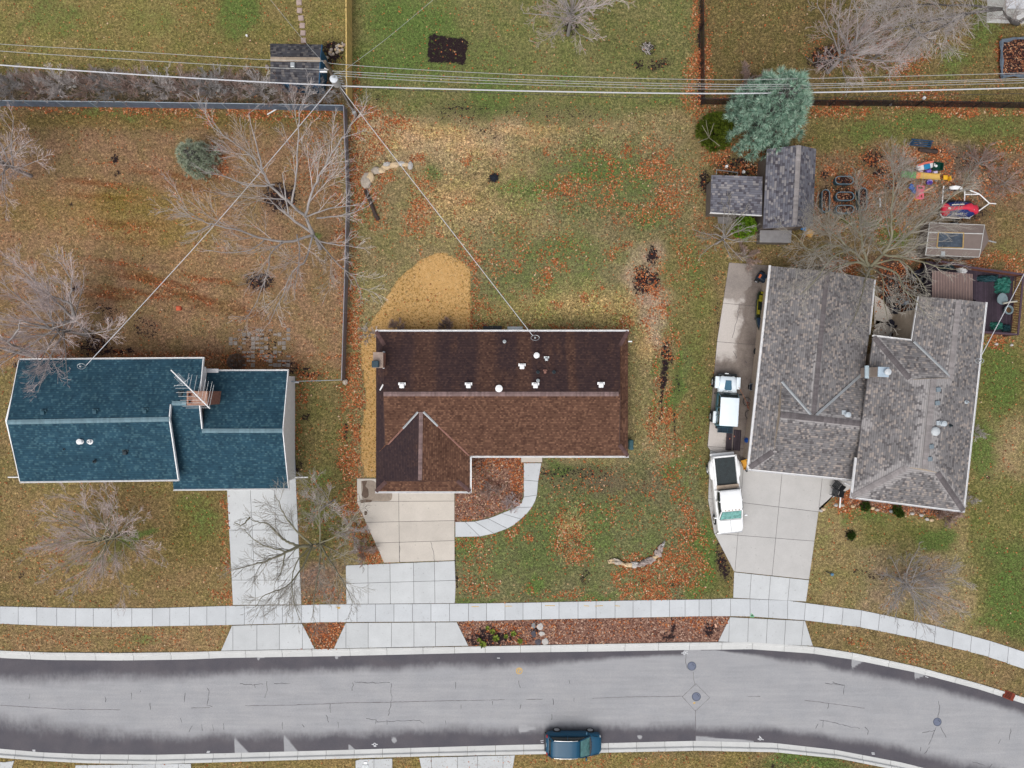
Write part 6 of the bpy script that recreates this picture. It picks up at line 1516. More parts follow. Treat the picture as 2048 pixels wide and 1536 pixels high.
# ------------------------------------------------------------------ vehicles
def sect(x, hw, z0, z1, e=4.0, n=20, yo=0.0):
    out = []
    zc, hz = (z0 + z1) / 2, (z1 - z0) / 2
    for k in range(n):
        a = 2 * math.pi * (k + .5) / n; ca, sa = math.cos(a), math.sin(a)
        out.append(Vector((x, yo + hw * math.copysign(abs(ca) ** (2 / e), ca), zc + hz * math.copysign(abs(sa) ** (2 / e), sa))))
    return out
def loft_x(st, mb=None, e=4.0, n=20):
    mb = mb or MB(); mb.loft([sect(*q[:4], e=q[4] if len(q) > 4 else e, n=n) for q in st]); return mb
def wheel(parent, x, y, r=.34, wd=.24, rim=.62, dual=False, spokes=5):
    sg = 1 if y > 0 else -1
    ax = Matrix.Rotation(math.pi / 2, 4, 'X')
    mb = MB(); w_ = wd / 2
    mb.lathe((x, y, r), [(r * .55, -w_), (r * .92, -w_), (r, -w_ * .6), (r, w_ * .6), (r * .92, w_), (r * .55, w_)], 24, axis=ax)
    t = mb.build('wheel', M['rubber'], parent, smooth=True, local=True)
    mb = MB(); yo = y + sg * (w_ + .005)
    mb.lathe((x, y, r), [(r * rim, -w_ - .01), (r * rim, w_ + .01)], 20, axis=ax)
    for k in range(spokes):
        a = 2 * math.pi * k / spokes; mb.box((x + math.cos(a) * r * .32, yo + sg * .01, r + math.sin(a) * r * .32), (r * .55, .03, r * .16), Matrix.Rotation(-a, 4, 'Y'))
    mb.build('rim', M['chrome'], t, local=True, smooth=True)
    return t
def pxy(px, py, z=0): p = at(px, py, z); return p
def heading(dx, dy): return math.atan2(-dy, dx)

# dark teal SUV at the far kerb
M['suv_paint'] = mat('teal_blue_paint', (.003, .062, .125), .45, .05, coat=.15)
M['suv_dark'] = mat('suv_trim', (.006, .012, .02), .4, .1)
v = thing('suv', 'dark teal blue SUV parked half up on the far kerb', 'car', pxy(1146, 1480, 0) + Vector((0, 0, -.085)), heading(113, 1))
loft_x([(-2.2, .62, .45, .78, 3), (-2.16, .78, .32, .95, 4), (-2.0, .88, .24, 1.02, 4.5), (-1.4, .925, .22, 1.03, 5), (-.4, .92, .22, 1.02, 5), (.6, .92, .22, 1.0, 5), (1.1, .92, .22, .98, 5), (1.5, .90, .23, .93, 4.5), (1.95, .83, .27, .86, 4), (2.12, .70, .33, .78, 3.5), (2.19, .5, .42, .68, 3)]).build('body', M['suv_paint'], v, smooth='all', local=True)
loft_x([(-1.98, .60, .95, 1.08, 4), (-1.80, .74, .93, 1.42, 5), (-1.5, .76, .93, 1.55, 5.5), (-.6, .76, .93, 1.585, 5.5), (.15, .755, .93, 1.56, 5.5), (.55, .75, .93, 1.42, 5), (1.0, .74, .93, 1.15, 5), (1.28, .70, .9, .97, 4)]).build('cabin', M['glass'], v, smooth='all', local=True)
rf = loft_x([(-1.86, .55, 1.40, 1.47, 6), (-1.7, .64, 1.47, 1.58, 6), (-1.3, .66, 1.52, 1.63, 6), (-.5, .665, 1.55, 1.655, 6), (.1, .66, 1.54, 1.635, 6), (.42, .63, 1.49, 1.56, 6)]).build('roof', M['suv_paint'], v, smooth='all', local=True)
mb = MB()
for sy in (.68, -.68): mb.tube([(-1.6, sy, 1.60), (-1.0, sy, 1.66), (-.2, sy, 1.66), (.25, sy, 1.60)], .022, 6)
mb.build('roof_rail', M['chrome'], v, local=True)
mb = MB(); mb.add([(.46, .62, 1.535), (.46, -.62, 1.535), (1.22, -.70, 1.03), (1.22, .70, 1.03), (.86, .0, 1.335)], [(0, 1, 4), (1, 2, 4), (2, 3, 4), (3, 0, 4)]); mb.build('windscreen', M['teal_glass'], v, local=True)
mb = MB()
for sy in (1, -1):
    mb.tube([(.40, sy * .66, 1.56), (1.25, sy * .76, 1.0)], .04, 6); mb.tube([(-1.72, sy * .66, 1.52), (-2.0, sy * .74, 1.02)], .07, 6); mb.tube([(-.55, sy * .70, 1.55), (-.5, sy * .80, 1.0)], .035, 5)
mb.build('pillars', M['suv_paint'], v, local=True)
mb = MB(); [mb.rbox((1.22 + .1 * (1 - (y_ / .66) ** 2), y_, .975), (.17, .24, .06), .02) for y_ in (-.66, -.44, -.22, 0, .22, .44, .66)]; mb.tube([(1.42, .78, .96), (1.9, .66, .885)], .018, 4); mb.tube([(1.42, -.78, .96), (1.9, -.66, .885)], .018, 4); mb.build('cowl', M['suv_dark'], v, local=True)
for sy in (1, -1):
    mb = MB(); mb.rbox((.98, sy * 1.02, 1.03), (.14, .24, .16), .05); mb.build('mirror', M['suv_paint'], v, local=True, smooth=True)
    mb = MB(); mb.blob((2.07, sy * .60, .70), (.07, .15, .07), 1, .05); mb.build('headlight', M['galv'], v, local=True, smooth=True)
    mb = MB(); mb.blob((-2.12, sy * .68, .88), (.07, .16, .11), 2, .05); mb.build('taillight', M['lamp_red'], v, local=True, smooth=True)
    for x in (-1.32, 1.33): wheel(v, x, sy * .84, .35, .23)
mb = MB(); mb.rbox((-2.22, 0, .42), (.16, 1.5, .2), .06); mb.build('bumper', M['suv_dark'], v, local=True, smooth=True)
mb = MB(); mb.box((-2.165, .0, .86), (.03, .32, .1)); mb.build('licence_plate', M['white_trim'], v, local=True)
mb = MB(); mb.tube([(1.2, -.05, 1.07), (.98, -.5, 1.2)], .012, 4); mb.tube([(1.2, .35, 1.07), (1.0, -.02, 1.2)], .012, 4); mb.build('wiper', M['black_plastic'], v, local=True)

# white crew cab pickup, front towards the street
v = thing('pickup_truck', 'white crew cab pickup truck with wide rear fenders and a black lined bed', 'pickup truck', pxy(1447, 984), heading(15, 152)); v.scale = (1, 1.06, 1)
WP = M['white_paint']
loft_x([(-3.05, .80, .55, .98, 5), (-3.0, .93, .5, 1.10, 8), (-2.6, .98, .48, 1.12, 8), (-.45, .98, .45, 1.12, 8), (-.3, .98, .42, 1.12, 8), (1.2, .98, .42, 1.13, 8), (2.2, .97, .45, 1.12, 8), (2.8, .94, .5, 1.08, 7), (3.0, .86, .55, 1.0, 6), (3.05, .74, .6, .9, 5)]).build('body', WP, v, smooth='all', local=True)
for sy in (1, -1): 
    loft_x([(-2.75, .05, .62, .92, 3), (-2.45, .19, .5, 1.04, 3), (-1.9, .24, .5, 1.10, 3), (-1.35, .19, .5, 1.04, 3), (-1.0, .05, .62, .92, 3)]) if 0 else None
    mb = MB(); mb.loft([sect(x, hw, z0, z1, 3, 16, sy * 1.0) for x, hw, z0, z1 in ((-2.7, .04, .7, .9), (-2.5, .13, .52, 1.06), (-1.95, .18, .5, 1.12), (-1.4, .13, .52, 1.06), (-1.2, .04, .7, .9))])
    mb.build('fender', WP, v, smooth='all', local=True)
mb = MB(); mb.box((-1.73, 0, 1.13), (2.3, 1.5, .02)); mb.build('bed_liner', M['black_plastic'], v, local=True)
mb = MB()
for k in range(17): mb.box((-1.73, -.72 + .09 * k, 1.147), (2.26, .03, .016))
mb.build('liner_ribs', mat('liner_rib', (.03, .05, .055), .5, .2), v, local=True)
mb = MB(); mb.box((-1.73, .83, 1.19), (2.5, .14, .14)); mb.box((-1.73, -.83, 1.19), (2.5, .14, .14)); mb.box((-2.98, 0, 1.19), (.1, 1.8, .14)); mb.build('bed_rails', WP, v, local=True)
mb = MB(); mb.box((-.62, 0, 1.24), (.3, 1.62, .2)); mb.build('toolbox', mat('tan_toolbox', c(196, 176, 156), .6, .1), v, local=True)
loft_x([(-.42, .76, 1.08, 1.62, 6), (-.32, .82, 1.08, 1.80, 6), (.2, .88, 1.08, 1.84, 7), (1.0, .88, 1.08, 1.82, 7), (1.28, .86, 1.08, 1.72, 6), (1.95, .82, 1.06, 1.20, 5)]).build('cabin', M['glass'], v, smooth='all', local=True)
loft_x([(-.45, .70, 1.76, 1.84, 7), (-.3, .77, 1.78, 1.91, 7), (.3, .79, 1.8, 1.93, 7), (.95, .78, 1.79, 1.91, 7), (1.22, .74, 1.74, 1.82, 7)]).build('roof', WP, v, smooth='all', local=True)
mb = MB()
for sy in (1, -1):
    for a, b in (((1.2, .76, 1.78), (1.95, .86, 1.14)), ((.42, .80, 1.82), (.42, .92, 1.12)), ((-.38, .76, 1.8), (-.42, .90, 1.12))): mb.tube([(a[0], sy * a[1], a[2]), (b[0], sy * b[1], b[2])], .05, 6)
mb.build('pillars', WP, v, local=True)
mb = MB(); mb.add([(1.26, .70, 1.77), (1.26, -.70, 1.77), (1.93, -.78, 1.22), (1.93, .78, 1.22)], [(0, 1, 2, 3)]); mb.build('windscreen', mat('pale_teal_glass', (.16, .36, .34), .1, .35, 4, spec=.6), v, local=True)
mb = MB()
for k in range(5): mb.rbox((1.12, -.5 + .25 * k, 1.93), (.07, .07, .05), .02)
mb.build('clearance_lights', mat('amber_lamp', (.30, .16, .05), .3, .1), v, local=True)
for sy in (1, -1):
    mb = MB(); mb.rbox((1.72, sy * 1.12, 1.28), (.12, .22, .28), .05); mb.build('mirror', WP, v, local=True, smooth=True)
    mb = MB(); mb.rbox((2.92, sy * .72, .88), (.16, .3, .2), .05); mb.build('headlight', M['lamp_white'], v, local=True, smooth=True)
    wheel(v, 2.05, sy * .9, .40, .26); wheel(v, -1.95, sy * 1.02, .40, .30)
mb = MB(); mb.rbox((3.08, 0, .58), (.2, 1.9, .26), .08); mb.build('bumper', M['chrome'], v, local=True, smooth=True)
mb = MB(); mb.rbox((-3.12, 0, .62), (.22, 1.8, .2), .06); mb.build('bumper', WP, v, local=True, smooth=True)
mb = MB(); mb.box((2.5, 0, 1.12), (.9, .012, .03)); mb.box((2.03, 0, 1.135), (.03, 1.6, .02)); mb.build('hood_seam', mat('seam_grey', c(150, 156, 160), .6, .1), v, local=True)

# off-road car with the white hard top
v = thing('off_road_car', 'boxy off-road car with white hard top and a dark vent panel on its hood', 'car', pxy(1446, 803), heading(7, -118))
TP = mat('teal_grey_paint', c(58, 104, 118), .3, .08, coat=.6); PW = mat('pale_blue_paint', (.74, .82, .88), .35, .03, coat=.3)
loft_x([(-1.95, .70, .5, 1.0, 6), (-1.9, .78, .48, 1.08, 7), (.55, .78, .48, 1.08, 7), (.75, .74, .5, 1.06, 7)]).build('body', TP, v, smooth='all', local=True)
loft_x([(.72, .74, .6, 1.14, 6), (1.4, .69, .6, 1.13, 6), (1.95, .62, .62, 1.08, 5), (2.0, .5, .66, 1.0, 5)]).build('hood', PW, v, smooth='all', local=True)
mb = MB(); mb.add([(.82, .30, 1.152), (.82, -.30, 1.152), (1.0, -.38, 1.152), (1.75, -.28, 1.137), (1.75, .28, 1.137), (1.0, .38, 1.152)], [(0, 1, 2, 3, 4, 5)][::-1]); 
mb = MB(); mb.prism([(.90, .20), (1.0, .29), (1.68, .22), (1.68, -.22), (1.0, -.29), (.90, -.20)], 1.12, 1.158); mb.build('hood_vent', mat('slate_panel', c(70, 116, 142), .6, .15, 30, 60), v, local=True)
for sy in (1, -1):
    for x0, L in ((1.5, .95), (-1.25, .95)):
        mb = MB(); mb.rbox((x0, sy * .83, .95), (L, .34, .14), .06); mb.build('fender', PW, v, local=True, smooth=True)
        wheel(v, x0 - (.0 if x0 > 0 else 0), sy * .92, .42, .30, .5)
    mb = MB(); mb.rbox((.62, sy * 1.0, 1.25), (.12, .2, .2), .04); mb.build('mirror', M['black_plastic'], v, local=True, smooth=True)
    mb = MB(); mb.blob((1.98, sy * .42, .92), (.06, .12, .12), 1, .03); mb.build('headlight', M['lamp_white'], v, local=True, smooth=True)
loft_x([(-1.86, .70, 1.05, 1.6, 7), (-1.8, .74, 1.05, 1.74, 7), (.35, .73, 1.05, 1.74, 7), (.74, .70, 1.05, 1.2, 6)]).build('cabin', M['glass'], v, smooth='all', local=True)
mb = MB(); mb.rbox((-.76, 0, 1.78), (2.22, 1.44, .1), .05); mb.build('hard_top', PW, v, local=True, smooth=True)
mb = MB()
for k in range(7): mb.box((-.9, -.57 + .19 * k, 1.835), (1.8, .035, .016))
mb.build('roof_ribs', PW, v, local=True)
mb = MB()
for sy in (1, -1):
    for x in (.38, -.45, -1.1, -1.8): mb.tube([(x + (.0 if x < .3 else .0), sy * .72, 1.74), (x + (.34 if x > .3 else 0), sy * .78, 1.06)], .045, 6)
mb.build('pillars', TP, v, local=True)
mb = MB(); mb.rbox((2.12, 0, .68), (.24, 1.5, .22), .08); mb.rbox((2.16, 0, .84), (.2, .5, .16), .06); mb.build('bumper', M['black_plastic'], v, local=True, smooth=True)
mb = MB(); mb.box((2.22, .12, .92), (.06, .3, .05)); mb.build('winch_light', M['lamp_white'], v, local=True)
mb = MB(); mb.rbox((-2.06, 0, .62), (.2, 1.3, .2), .06); mb.build('bumper', M['black_plastic'], v, local=True, smooth=True)
mb = MB()
for x in (-2.02, -2.42):
    mb.tube([(x, -.6, .95), (x, .6, .95)], .025, 5)
for y in (-.6, -.2, .2, .6): mb.tube([(-2.02, y, .95), (-2.42, y, .95)], .02, 5)
for y in (-.6, .6): mb.tube([(-2.42, y, .95), (-2.42, y, 1.1)], .02, 5); mb.tube([(-2.02, y, .95), (-1.92, y, .7)], .025, 5)
mb.tube([(-2.42, -.6, 1.1), (-2.42, .6, 1.1)], .02, 5)
mb.build('cargo_rack', mat('rack_teal', c(52, 88, 104), .5, .15), v, local=True)
mb = MB(); mb.box((-2.22, 0, .93), (.36, 1.1, .02)); mb.build('rack_floor', mat('rack_dark', c(30, 52, 68), .6, .2), v, local=True)
mb = MB()
for y in (-.3, .12): mb.tube([(.86, y, 1.16), (.8, y + .32, 1.18)], .014, 4)
mb.build('wiper', M['black_plastic'], v, local=True)

# ------------------------------------------------------------------ things by the grey garage wall
def px_tube(mb, pts, r, n=5): mb.tube([at(*p) for p in pts], r, n)
b = thing('small_boat', 'dark green and blue boat with yellow streaks, half under the grey eave', 'boat', pxy(1522, 624), heading(-8, 84))
HG = mat('dark_green_hull', c(34, 44, 26), .4, .3, 2.2, 9); 
mb = MB(); st = [(-1.55, .50, .3), (-1.3, .62, .26), (-.4, .66, .24), (.5, .62, .24), (1.1, .44, .28), (1.5, .22, .36), (1.66, .05, .45)]
mb.loft([[Vector((x, -hw, .55)), Vector((x, -hw * .8, z0)), Vector((x, 0, z0 - .06)), Vector((x, hw * .8, z0)), Vector((x, hw, .55)), Vector((x, hw * .86, .58)), Vector((x, hw * .8, .5)), Vector((x, 0, .46)), Vector((x, -hw * .8, .5)), Vector((x, -hw * .86, .58))] for x, hw, z0 in st])
mb.build('hull', HG, b, smooth=True, local=True)
mb = MB(); mb.loft([[Vector((x, -hw, .56)), Vector((x, hw, .56)), Vector((x, 0, .64))] for x, hw in ((.55, .58), (1.1, .42), (1.6, .06))]); mb.build('bow_deck', mat('boat_blue', c(28, 50, 72), .35, .3), b, smooth=True, local=True)
mb = MB(); mb.box((-1.0, -.2, .57), (.5, .5, .06)); mb.box((-1.45, 0, .58), (.16, .7, .05)); mb.tube([(-.9, -.52, .57), (.3, -.5, .57)], .035, 5); mb.box((.1, -.38, .57), (.35, .2, .05)); mb.build('yellow_trim', mat('dull_yellow', c(140, 132, 28), .6, .3, 6), b, local=True)
mb = MB(); mb.rbox((-.35, .05, .54), (.6, .6, .1), .06); mb.build('seat', mat('boat_seat', c(20, 28, 40), .6, .2), b, local=True)
mb = MB()
for x in (-.8, .6): mb.box((x, 0, .10), (.12, 1.0, .24))
mb.build('cradle', M['black_plastic'], b, local=True)
b = thing('riding_mower', 'yellow seated riding mower peeking out from under the grey eave', 'mower', pxy(1531, 563), heading(-22, -14))
mb = MB(); mb.rbox((.45, 0, .45), (.9, .6, .5), .12); mb.build('hood', mat('mower_blue', c(26, 44, 62), .4, .2), b, smooth=True, local=True)
mb = MB(); mb.rbox((-.45, 0, .5), (.5, .5, .16), .07); mb.rbox((-.72, 0, .68), (.12, .5, .42), .06); mb.build('seat', mat('mower_yellow', c(236, 172, 30), .5, .15), b, smooth=True, local=True)
mb = MB(); mb.rbox((-.4, 0, .28), (1.0, .9, .2), .08); mb.build('deck', M['black_plastic'], b, smooth=True, local=True)
mb = MB(); mb.tube([(.02 + .17 * math.cos(a) * .8, .17 * math.sin(a), .86 + .1 * math.cos(a)) for a in [k * .4488 for k in range(15)]], .02, 5); mb.tube([(.2, 0, .6), (.02, 0, .86)], .025, 5); mb.build('steering_wheel', M['black_plastic'], b, local=True)
for x, y, r in ((-.6, .5, .28), (-.6, -.5, .28), (.65, .38, .2), (.65, -.38, .2)): wheel(b, x, y, r, .2, .5, spokes=3)
mb = MB(); mb.box((.75, .1, .72), (.16, .3, .04)); mb.build('decal', mat('orange_decal', c(220, 110, 60), .5, .2), b, local=True)
def lying_wheel(label, px, py, r=.34):
    t = thing('spare_wheel', label, 'wheel', pxy(px, py))
    mb = MB(); mb.lathe(pxy(px, py), [(r * .6, .02), (r * .9, 0), (r, .06), (r, .16), (r * .88, .22), (r * .62, .2)], 22); mb.build('tyre', M['rubber'], t, smooth=True)
    mb = MB(); p = pxy(px, py, 0)
    for k in range(5):
        a = 2 * math.pi * k / 5; mb.box(p + Vector((math.cos(a) * r * .32, math.sin(a) * r * .32, .19)), (r * .6, r * .2, .04), a)
    mb.lathe(p, [(r * .62, .15), (r * .62, .21), (r * .54, .21), (r * .54, .15)], 20); mb.lathe(p, [(r * .18, .15), (r * .18, .22)], 12); mb.build('rim', M['chrome'], t, smooth=True)
lying_wheel('wheel with a silver five spoke rim lying by the grey garage wall', 1514.5, 703)
b = thing('garden_cart', 'dark blue tub cart with a pale rim beside the off-road car', 'cart', pxy(1504, 774)); p = pxy(1504, 774)
mb = MB(); mb.loft([[p + Vector((sx * .38 * s_, sy * .26 * s_, z)) for sx, sy in ((1, 1), (-1, 1), (-1, -1), (1, -1))] for s_, z in ((.75, .25), (1, .55), (.92, .55), (.7, .3))]); mb.build('tub', mat('tub_blue', c(24, 40, 66), .5, .2), b)
mb = MB(); mb.tube([p + Vector((sx * .38, sy * .26, .56)) for sx, sy in ((1, 1), (-1, 1), (-1, -1), (1, -1), (1, 1))], .02, 5); mb.build('rim', M['galv'], b)
mb = MB()
for sx in (.3, -.3): mb.lathe(p + Vector((sx, 0, .16)), [(.16, -.04), (.16, .04)], 14, axis=Matrix.Rotation(math.pi / 2, 4, 'Y'))
mb.build('wheels', M['rubber'], b)
mb = MB(); mb.rbox(pxy(1511, 761, .2), (.3, .4, .4), .04); tag(mb.build('cardboard_box', mat('cardboard', c(170, 140, 84), .9, .1)), 'tan box pushed under the eave beside the tub cart', 'box')
def bicycle(label, px, py, ang, col):
    t = thing('bicycle', label, 'bicycle', pxy(px, py), ang)
    for x in (-.52, .52):
        mb = MB(); mb.tube([(x + .33 * math.cos(a), .30 * math.sin(a) * .85, .22 + .12 * math.sin(a)) for a in [k * 2 * math.pi / 20 for k in range(21)]], .022, 5); w_ = mb.build('wheel', M['rubber'], t, local=True)
        mb = MB()
        for k in range(6):
            a = k * math.pi / 6; mb.tube([(x + .31 * math.cos(a), .26 * math.sin(a), .22 + .11 * math.sin(a)), (x - .31 * math.cos(a), -.26 * math.sin(a), .22 - .11 * math.sin(a))], .006, 3)
        mb.build('spokes', M['chrome'], w_, local=True)
    mb = MB(); J = {'r': (-.52, 0, .22), 'b': (-.05, -.02, .2), 's': (-.18, .35, .42), 'h': (.34, .38, .44), 'f': (.52, 0, .22)}
    for a, b_ in ('rb', 'bs', 'rs', 'bh', 'sh', 'hf'): mb.tube([J[a], J[b_]], .022, 5)
    mb.build('frame', col, t, local=True)
    mb = MB(); mb.tube([(.28, .55, .5), (.38, .42, .47), (.52, .5, .5)], .016, 5); mb.build('handlebar', M['black_plastic'], t, local=True)
    mb = MB(); mb.rbox((-.2, .42, .46), (.26, .13, .07), .03); mb.build('saddle', M['black_plastic'], t, local=True, smooth=True)
bicycle('bicycle lying over by the off-road car, both thin wheels showing', 1494, 816, heading(4, 26), mat('bike_red', c(140, 46, 32), .4, .15))
mb = MB(); mb.tube([at(1477.5, 774, 1.3), at(1490, 798, 1.0), at(1503, 828, .2)], .016, 5); tag(mb.build('whip_pole', mat('orange_pole', c(186, 128, 96), .5, .1)), 'thin orange pole leaning across the bicycle', 'pole')
mb = MB(); R_b = rotz(-.06); p = pxy(1466, 880)
t = thing('folded_panel', 'dark brown folding panel lying on the concrete behind the off-road car', 'panel', p)
for x0, w0_ in ((-.33, .5), (.3, .62)): mb.rbox(p + R_b @ Vector((x0, 0, .05)), (w0_ - .02, 1.65, .08), .02, -.06)
mb.build('panels', mat('panel_brown', c(54, 44, 52), .6, .2), t)
mb = MB()
for x0 in (-.52, -.16, .12, .46): mb.box(p + R_b @ Vector((x0, 0, .1)), (.03, 1.5, .02), -.06)
mb.build('ribs', mat('panel_rib', c(78, 66, 74), .6, .15), t)
mb = MB()
for x0, y0 in ((.05, .3), (-.3, .1)): mb.rbox(p + R_b @ Vector((x0, y0, .115)), (.07, .11, .04), .02, -.06)
mb.build('latch', mat('latch_orange', c(206, 128, 104), .5, .1), t)
mb = MB(); p = pxy(1495, 880); mb.lathe(p, [(.26, 0), (.3, .1), (.31, .6), (.27, .8), (.12, .88), (.04, .9)], 20)
t = thing('plastic_drum', 'bright blue plastic drum against the grey garage wall', 'drum', p); mb.build('drum', mat('drum_blue', c(16, 92, 190), .35, .12), t, smooth=True)
mb = MB(); mb.lathe(p, [(.315, .35), (.325, .37), (.315, .39)], 20); mb.build('hoop', _mc['drum_blue'], t)
t = thing('wheelbarrow', 'yellow wheelbarrow tray tipped beside the rear of the white pickup', 'wheelbarrow', pxy(1487, 927), heading(3, 9)); 
mb = MB(); mb.loft([[Vector((sx * .38 * k + o_, sy * .3 * k, z)) for sx, sy in ((1, 1), (-1, 1), (-1, -1), (1, -1))] for k, z, o_ in ((.7, .3, .05), (1, .55, 0), (.94, .56, 0), (.66, .33, .05))]); mb.build('tray', mat('barrow_yellow', c(226, 168, 62), .5, .12), t, local=True)
mb = MB(); mb.tube([(.2, .18, .3), (-.85, .26, .5)], .025, 5); mb.tube([(.2, -.18, .3), (-.85, -.26, .5)], .025, 5); mb.tube([(-.25, .2, .35), (-.3, .22, 0)], .02, 5); mb.tube([(-.25, -.2, .35), (-.3, -.22, 0)], .02, 5); mb.build('handle', M['black_plastic'], t, local=True)
mb = MB(); mb.lathe((.5, 0, .18), [(.18, -.05), (.18, .05)], 14, axis=Matrix.Rotation(math.pi / 2, 4, 'X')); mb.build('wheel', M['rubber'], t, local=True)
# chairs by the front entry
def chair(label, px, py, ang):
    t = thing('garden_chair', label, 'chair', pxy(px, py), ang, 'black chairs by the entry')
    mb = MB()
    for k in range(5): mb.box((-.22 + .11 * k, 0, .42), (.09, .56, .025))
    mb.build('seat', M['black_plastic'], t, local=True)
    mb = MB()
    for k in range(5): mb.box((-.32 - .03 * k, 0, .5 + .1 * k), (.025, .56, .08), Matrix.Rotation(-.28, 4, 'Y'))
    mb.build('backrest', M['black_plastic'], t, local=True)
    for sx in (.24, -.26):
        for sy in (.27, -.27):
            mb = MB(); mb.tube([(sx, sy, 0), (sx, sy, .62)], .022, 5); mb.build('leg', M['black_plastic'], t, local=True)
    for sy in (.29, -.29):
        mb = MB(); mb.box((0, sy, .64), (.56, .06, .03)); mb.build('armrest', M['black_plastic'], t, local=True)
chair('black garden chair nearest the garage eave at the entry of the grey house', 1668, 969, 2.5)
chair('black garden chair next to the white downspout at the entry of the grey house', 1666, 983, 2.9)

# ------------------------------------------------------------------ toy yard
def planter(label, x0, y0, x1, y1, first=[None]):
    # pixel box of the rim
    hh = .52; a, b = at(x0, y1, hh), at(x1, y0, hh); wd, dp = b.x - a.x, b.y - a.y
    cen = ((a.x + b.x) / 2, (a.y + b.y) / 2, 0); r0 = min(wd, dp) / 2; L = abs(wd - dp) / 2; ang = 0 if wd > dp else math.pi / 2
    def oval(r, z): return [Vector((L * (1 if i < 9 else -1) + r * math.cos(math.pi * ((i % 9) / 8) - math.pi / 2 + (0 if i < 9 else math.pi)), r * math.sin(math.pi * ((i % 9) / 8) - math.pi / 2 + (0 if i < 9 else math.pi)), z)) for i in range(18)]
    t = thing('planter', label, 'planter', cen, ang, 'oval metal planters')
    mb = MB(); mb.loft([oval(r0 + .0, 0), oval(r0, hh - .02), oval(r0 - .025, hh - .02), oval(r0 - .025, .36)], cap=False); mb.build('tub', M['tub_teal'], t, local=True)
    mb = MB(); q = oval(r0, hh); mb.tube(q + [q[0]], .028, 5, cap=False); mb.build('rim', M['rim_teal'], t, local=True)
    mb = MB(); mb.add(oval(r0 - .02, .38), [tuple(range(18))]); mb.build('soil', M['bed_soil'], t, local=True)
    return t
M['tub_teal'] = mat('teal_metal', c(52, 84, 98), .5, .15); M['rim_teal'] = mat('pale_teal_rim', c(138, 166, 180), .5, .08)
def litter_mat():
    t = NT('leafy_soil'); v = t.node('ShaderNodeTexVoronoi'); v.inputs['Scale'].default_value = 13; t.link(t.pos(), v.inputs['Vector']); s_ = t.node('ShaderNodeSeparateColor'); t.link(v.outputs['Color'], s_.inputs[0])
    return t.done(t.ramp(s_.outputs[0], [(0, c(40, 30, 32)), (.55, c(62, 46, 44)), (.7, c(120, 70, 52)), (.85, c(168, 110, 76)), (1, c(196, 160, 130))]), .95, 0, .1)
M['bed_soil'] = litter_mat()
planter('oval metal planter at the top of the cluster, nearest the lawn', 1671, 352.5, 1707, 368); planter('upright oval metal planter closest to the tall shed', 1644, 379, 1659.5, 424.5)
planter('middle oval metal planter filled with pale leaves', 1672, 384, 1708, 400.5); planter('upright oval metal planter farthest from the tall shed', 1718, 375.5, 1734, 420); planter('oval metal planter at the bottom of the cluster', 1672, 410.5, 1708, 426)
TOY = {}
def tm(n, r, g, b_): return mat('toy_' + n, c(r, g, b_), .45, .07)
def toy_slide():
    t = thing('toy_slide', 'long plastic toddler slide with green ladder end and yellow chute', 'toy slide', at(1843, 350))
    mb = MB()
    for k in range(5): mb.rbox(at(1806 + 6 * k, 348.5 + .5 * k, .25 + .07 * k), (.2, .46, .12), .04, -.08)
    mb.build('ladder', tm('green', 96, 190, 92), t, smooth=True)
    mb = MB(); a, b = at(1836, 351, .62), at(1880, 354, .15); d = (b - a); s_ = Vector((-d.y, d.x, 0)).normalized()
    mb.loft([[p + s_ * .22 + Vector((0, 0, .12)), p + s_ * .18, p - s_ * .18, p - s_ * .22 + Vector((0, 0, .12)), p - s_ * .25 + Vector((0, 0, .1)), p - s_ * .2 - Vector((0, 0, .05)), p + s_ * .2 - Vector((0, 0, .05)), p + s_ * .25 + Vector((0, 0, .1))] for p in (a, a.lerp(b, .5) - Vector((0, 0, .08)), b)])
    mb.build('chute', tm('yellow', 236, 196, 110), t, smooth=True)
    mb = MB(); mb.rbox(at(1836, 351, .55), (.35, .5, .2), .05, -.08); mb.build('platform', tm('orange', 240, 150, 100), t, smooth=True)
    mb = MB()
    for sy in (.2, -.2): mb.tube([at(1806, 348, 0) + Vector((0, sy, 0)), at(1836, 350, .6) + Vector((0, sy, 0))], .04, 5)
    mb.build('frame', tm('green', 96, 190, 92), t)
toy_slide()
t = thing('toy_chair', 'small bright yellow plastic chair at the end of the slide', 'toy chair', at(1893, 355.5)); mb = MB(); mb.rbox(at(1891, 355, .26), (.34, .36, .08), .03); mb.build('seat', tm('gold', 246, 190, 50), t, smooth=True); mb = MB(); mb.rbox(at(1899, 357, .36), (.08, .34, .4), .03, .2); mb.build('backrest', _mc['toy_gold'], t, smooth=True)
for sx in (-.13, .13):
    for sy in (-.13, .13): mb = MB(); mb.tube([at(1891, 355, 0) + Vector((sx, sy, 0)), at(1891, 355, .24) + Vector((sx, sy, 0))], .025, 6); mb.build('leg', _mc['toy_gold'], t)
p = at(1855, 366, 0); t = thing('toy_bucket', 'purple plastic bucket just below the slide', 'bucket', p); mb = MB(); mb.lathe(p, [(.14, 0), (.21, .3), (.24, .31), (.22, .33), (.19, .28), (.12, .03)], 16); mb.build('bucket', tm('purple', 118, 92, 196), t, smooth=True); mb = MB(); mb.tube([p + Vector((.22 * math.cos(a), .08 * math.sin(a), .3 + .12 * math.sin(a))) for a in [k * math.pi / 8 for k in range(9)]], .012, 4); mb.build('handle', M['white_trim'], t)
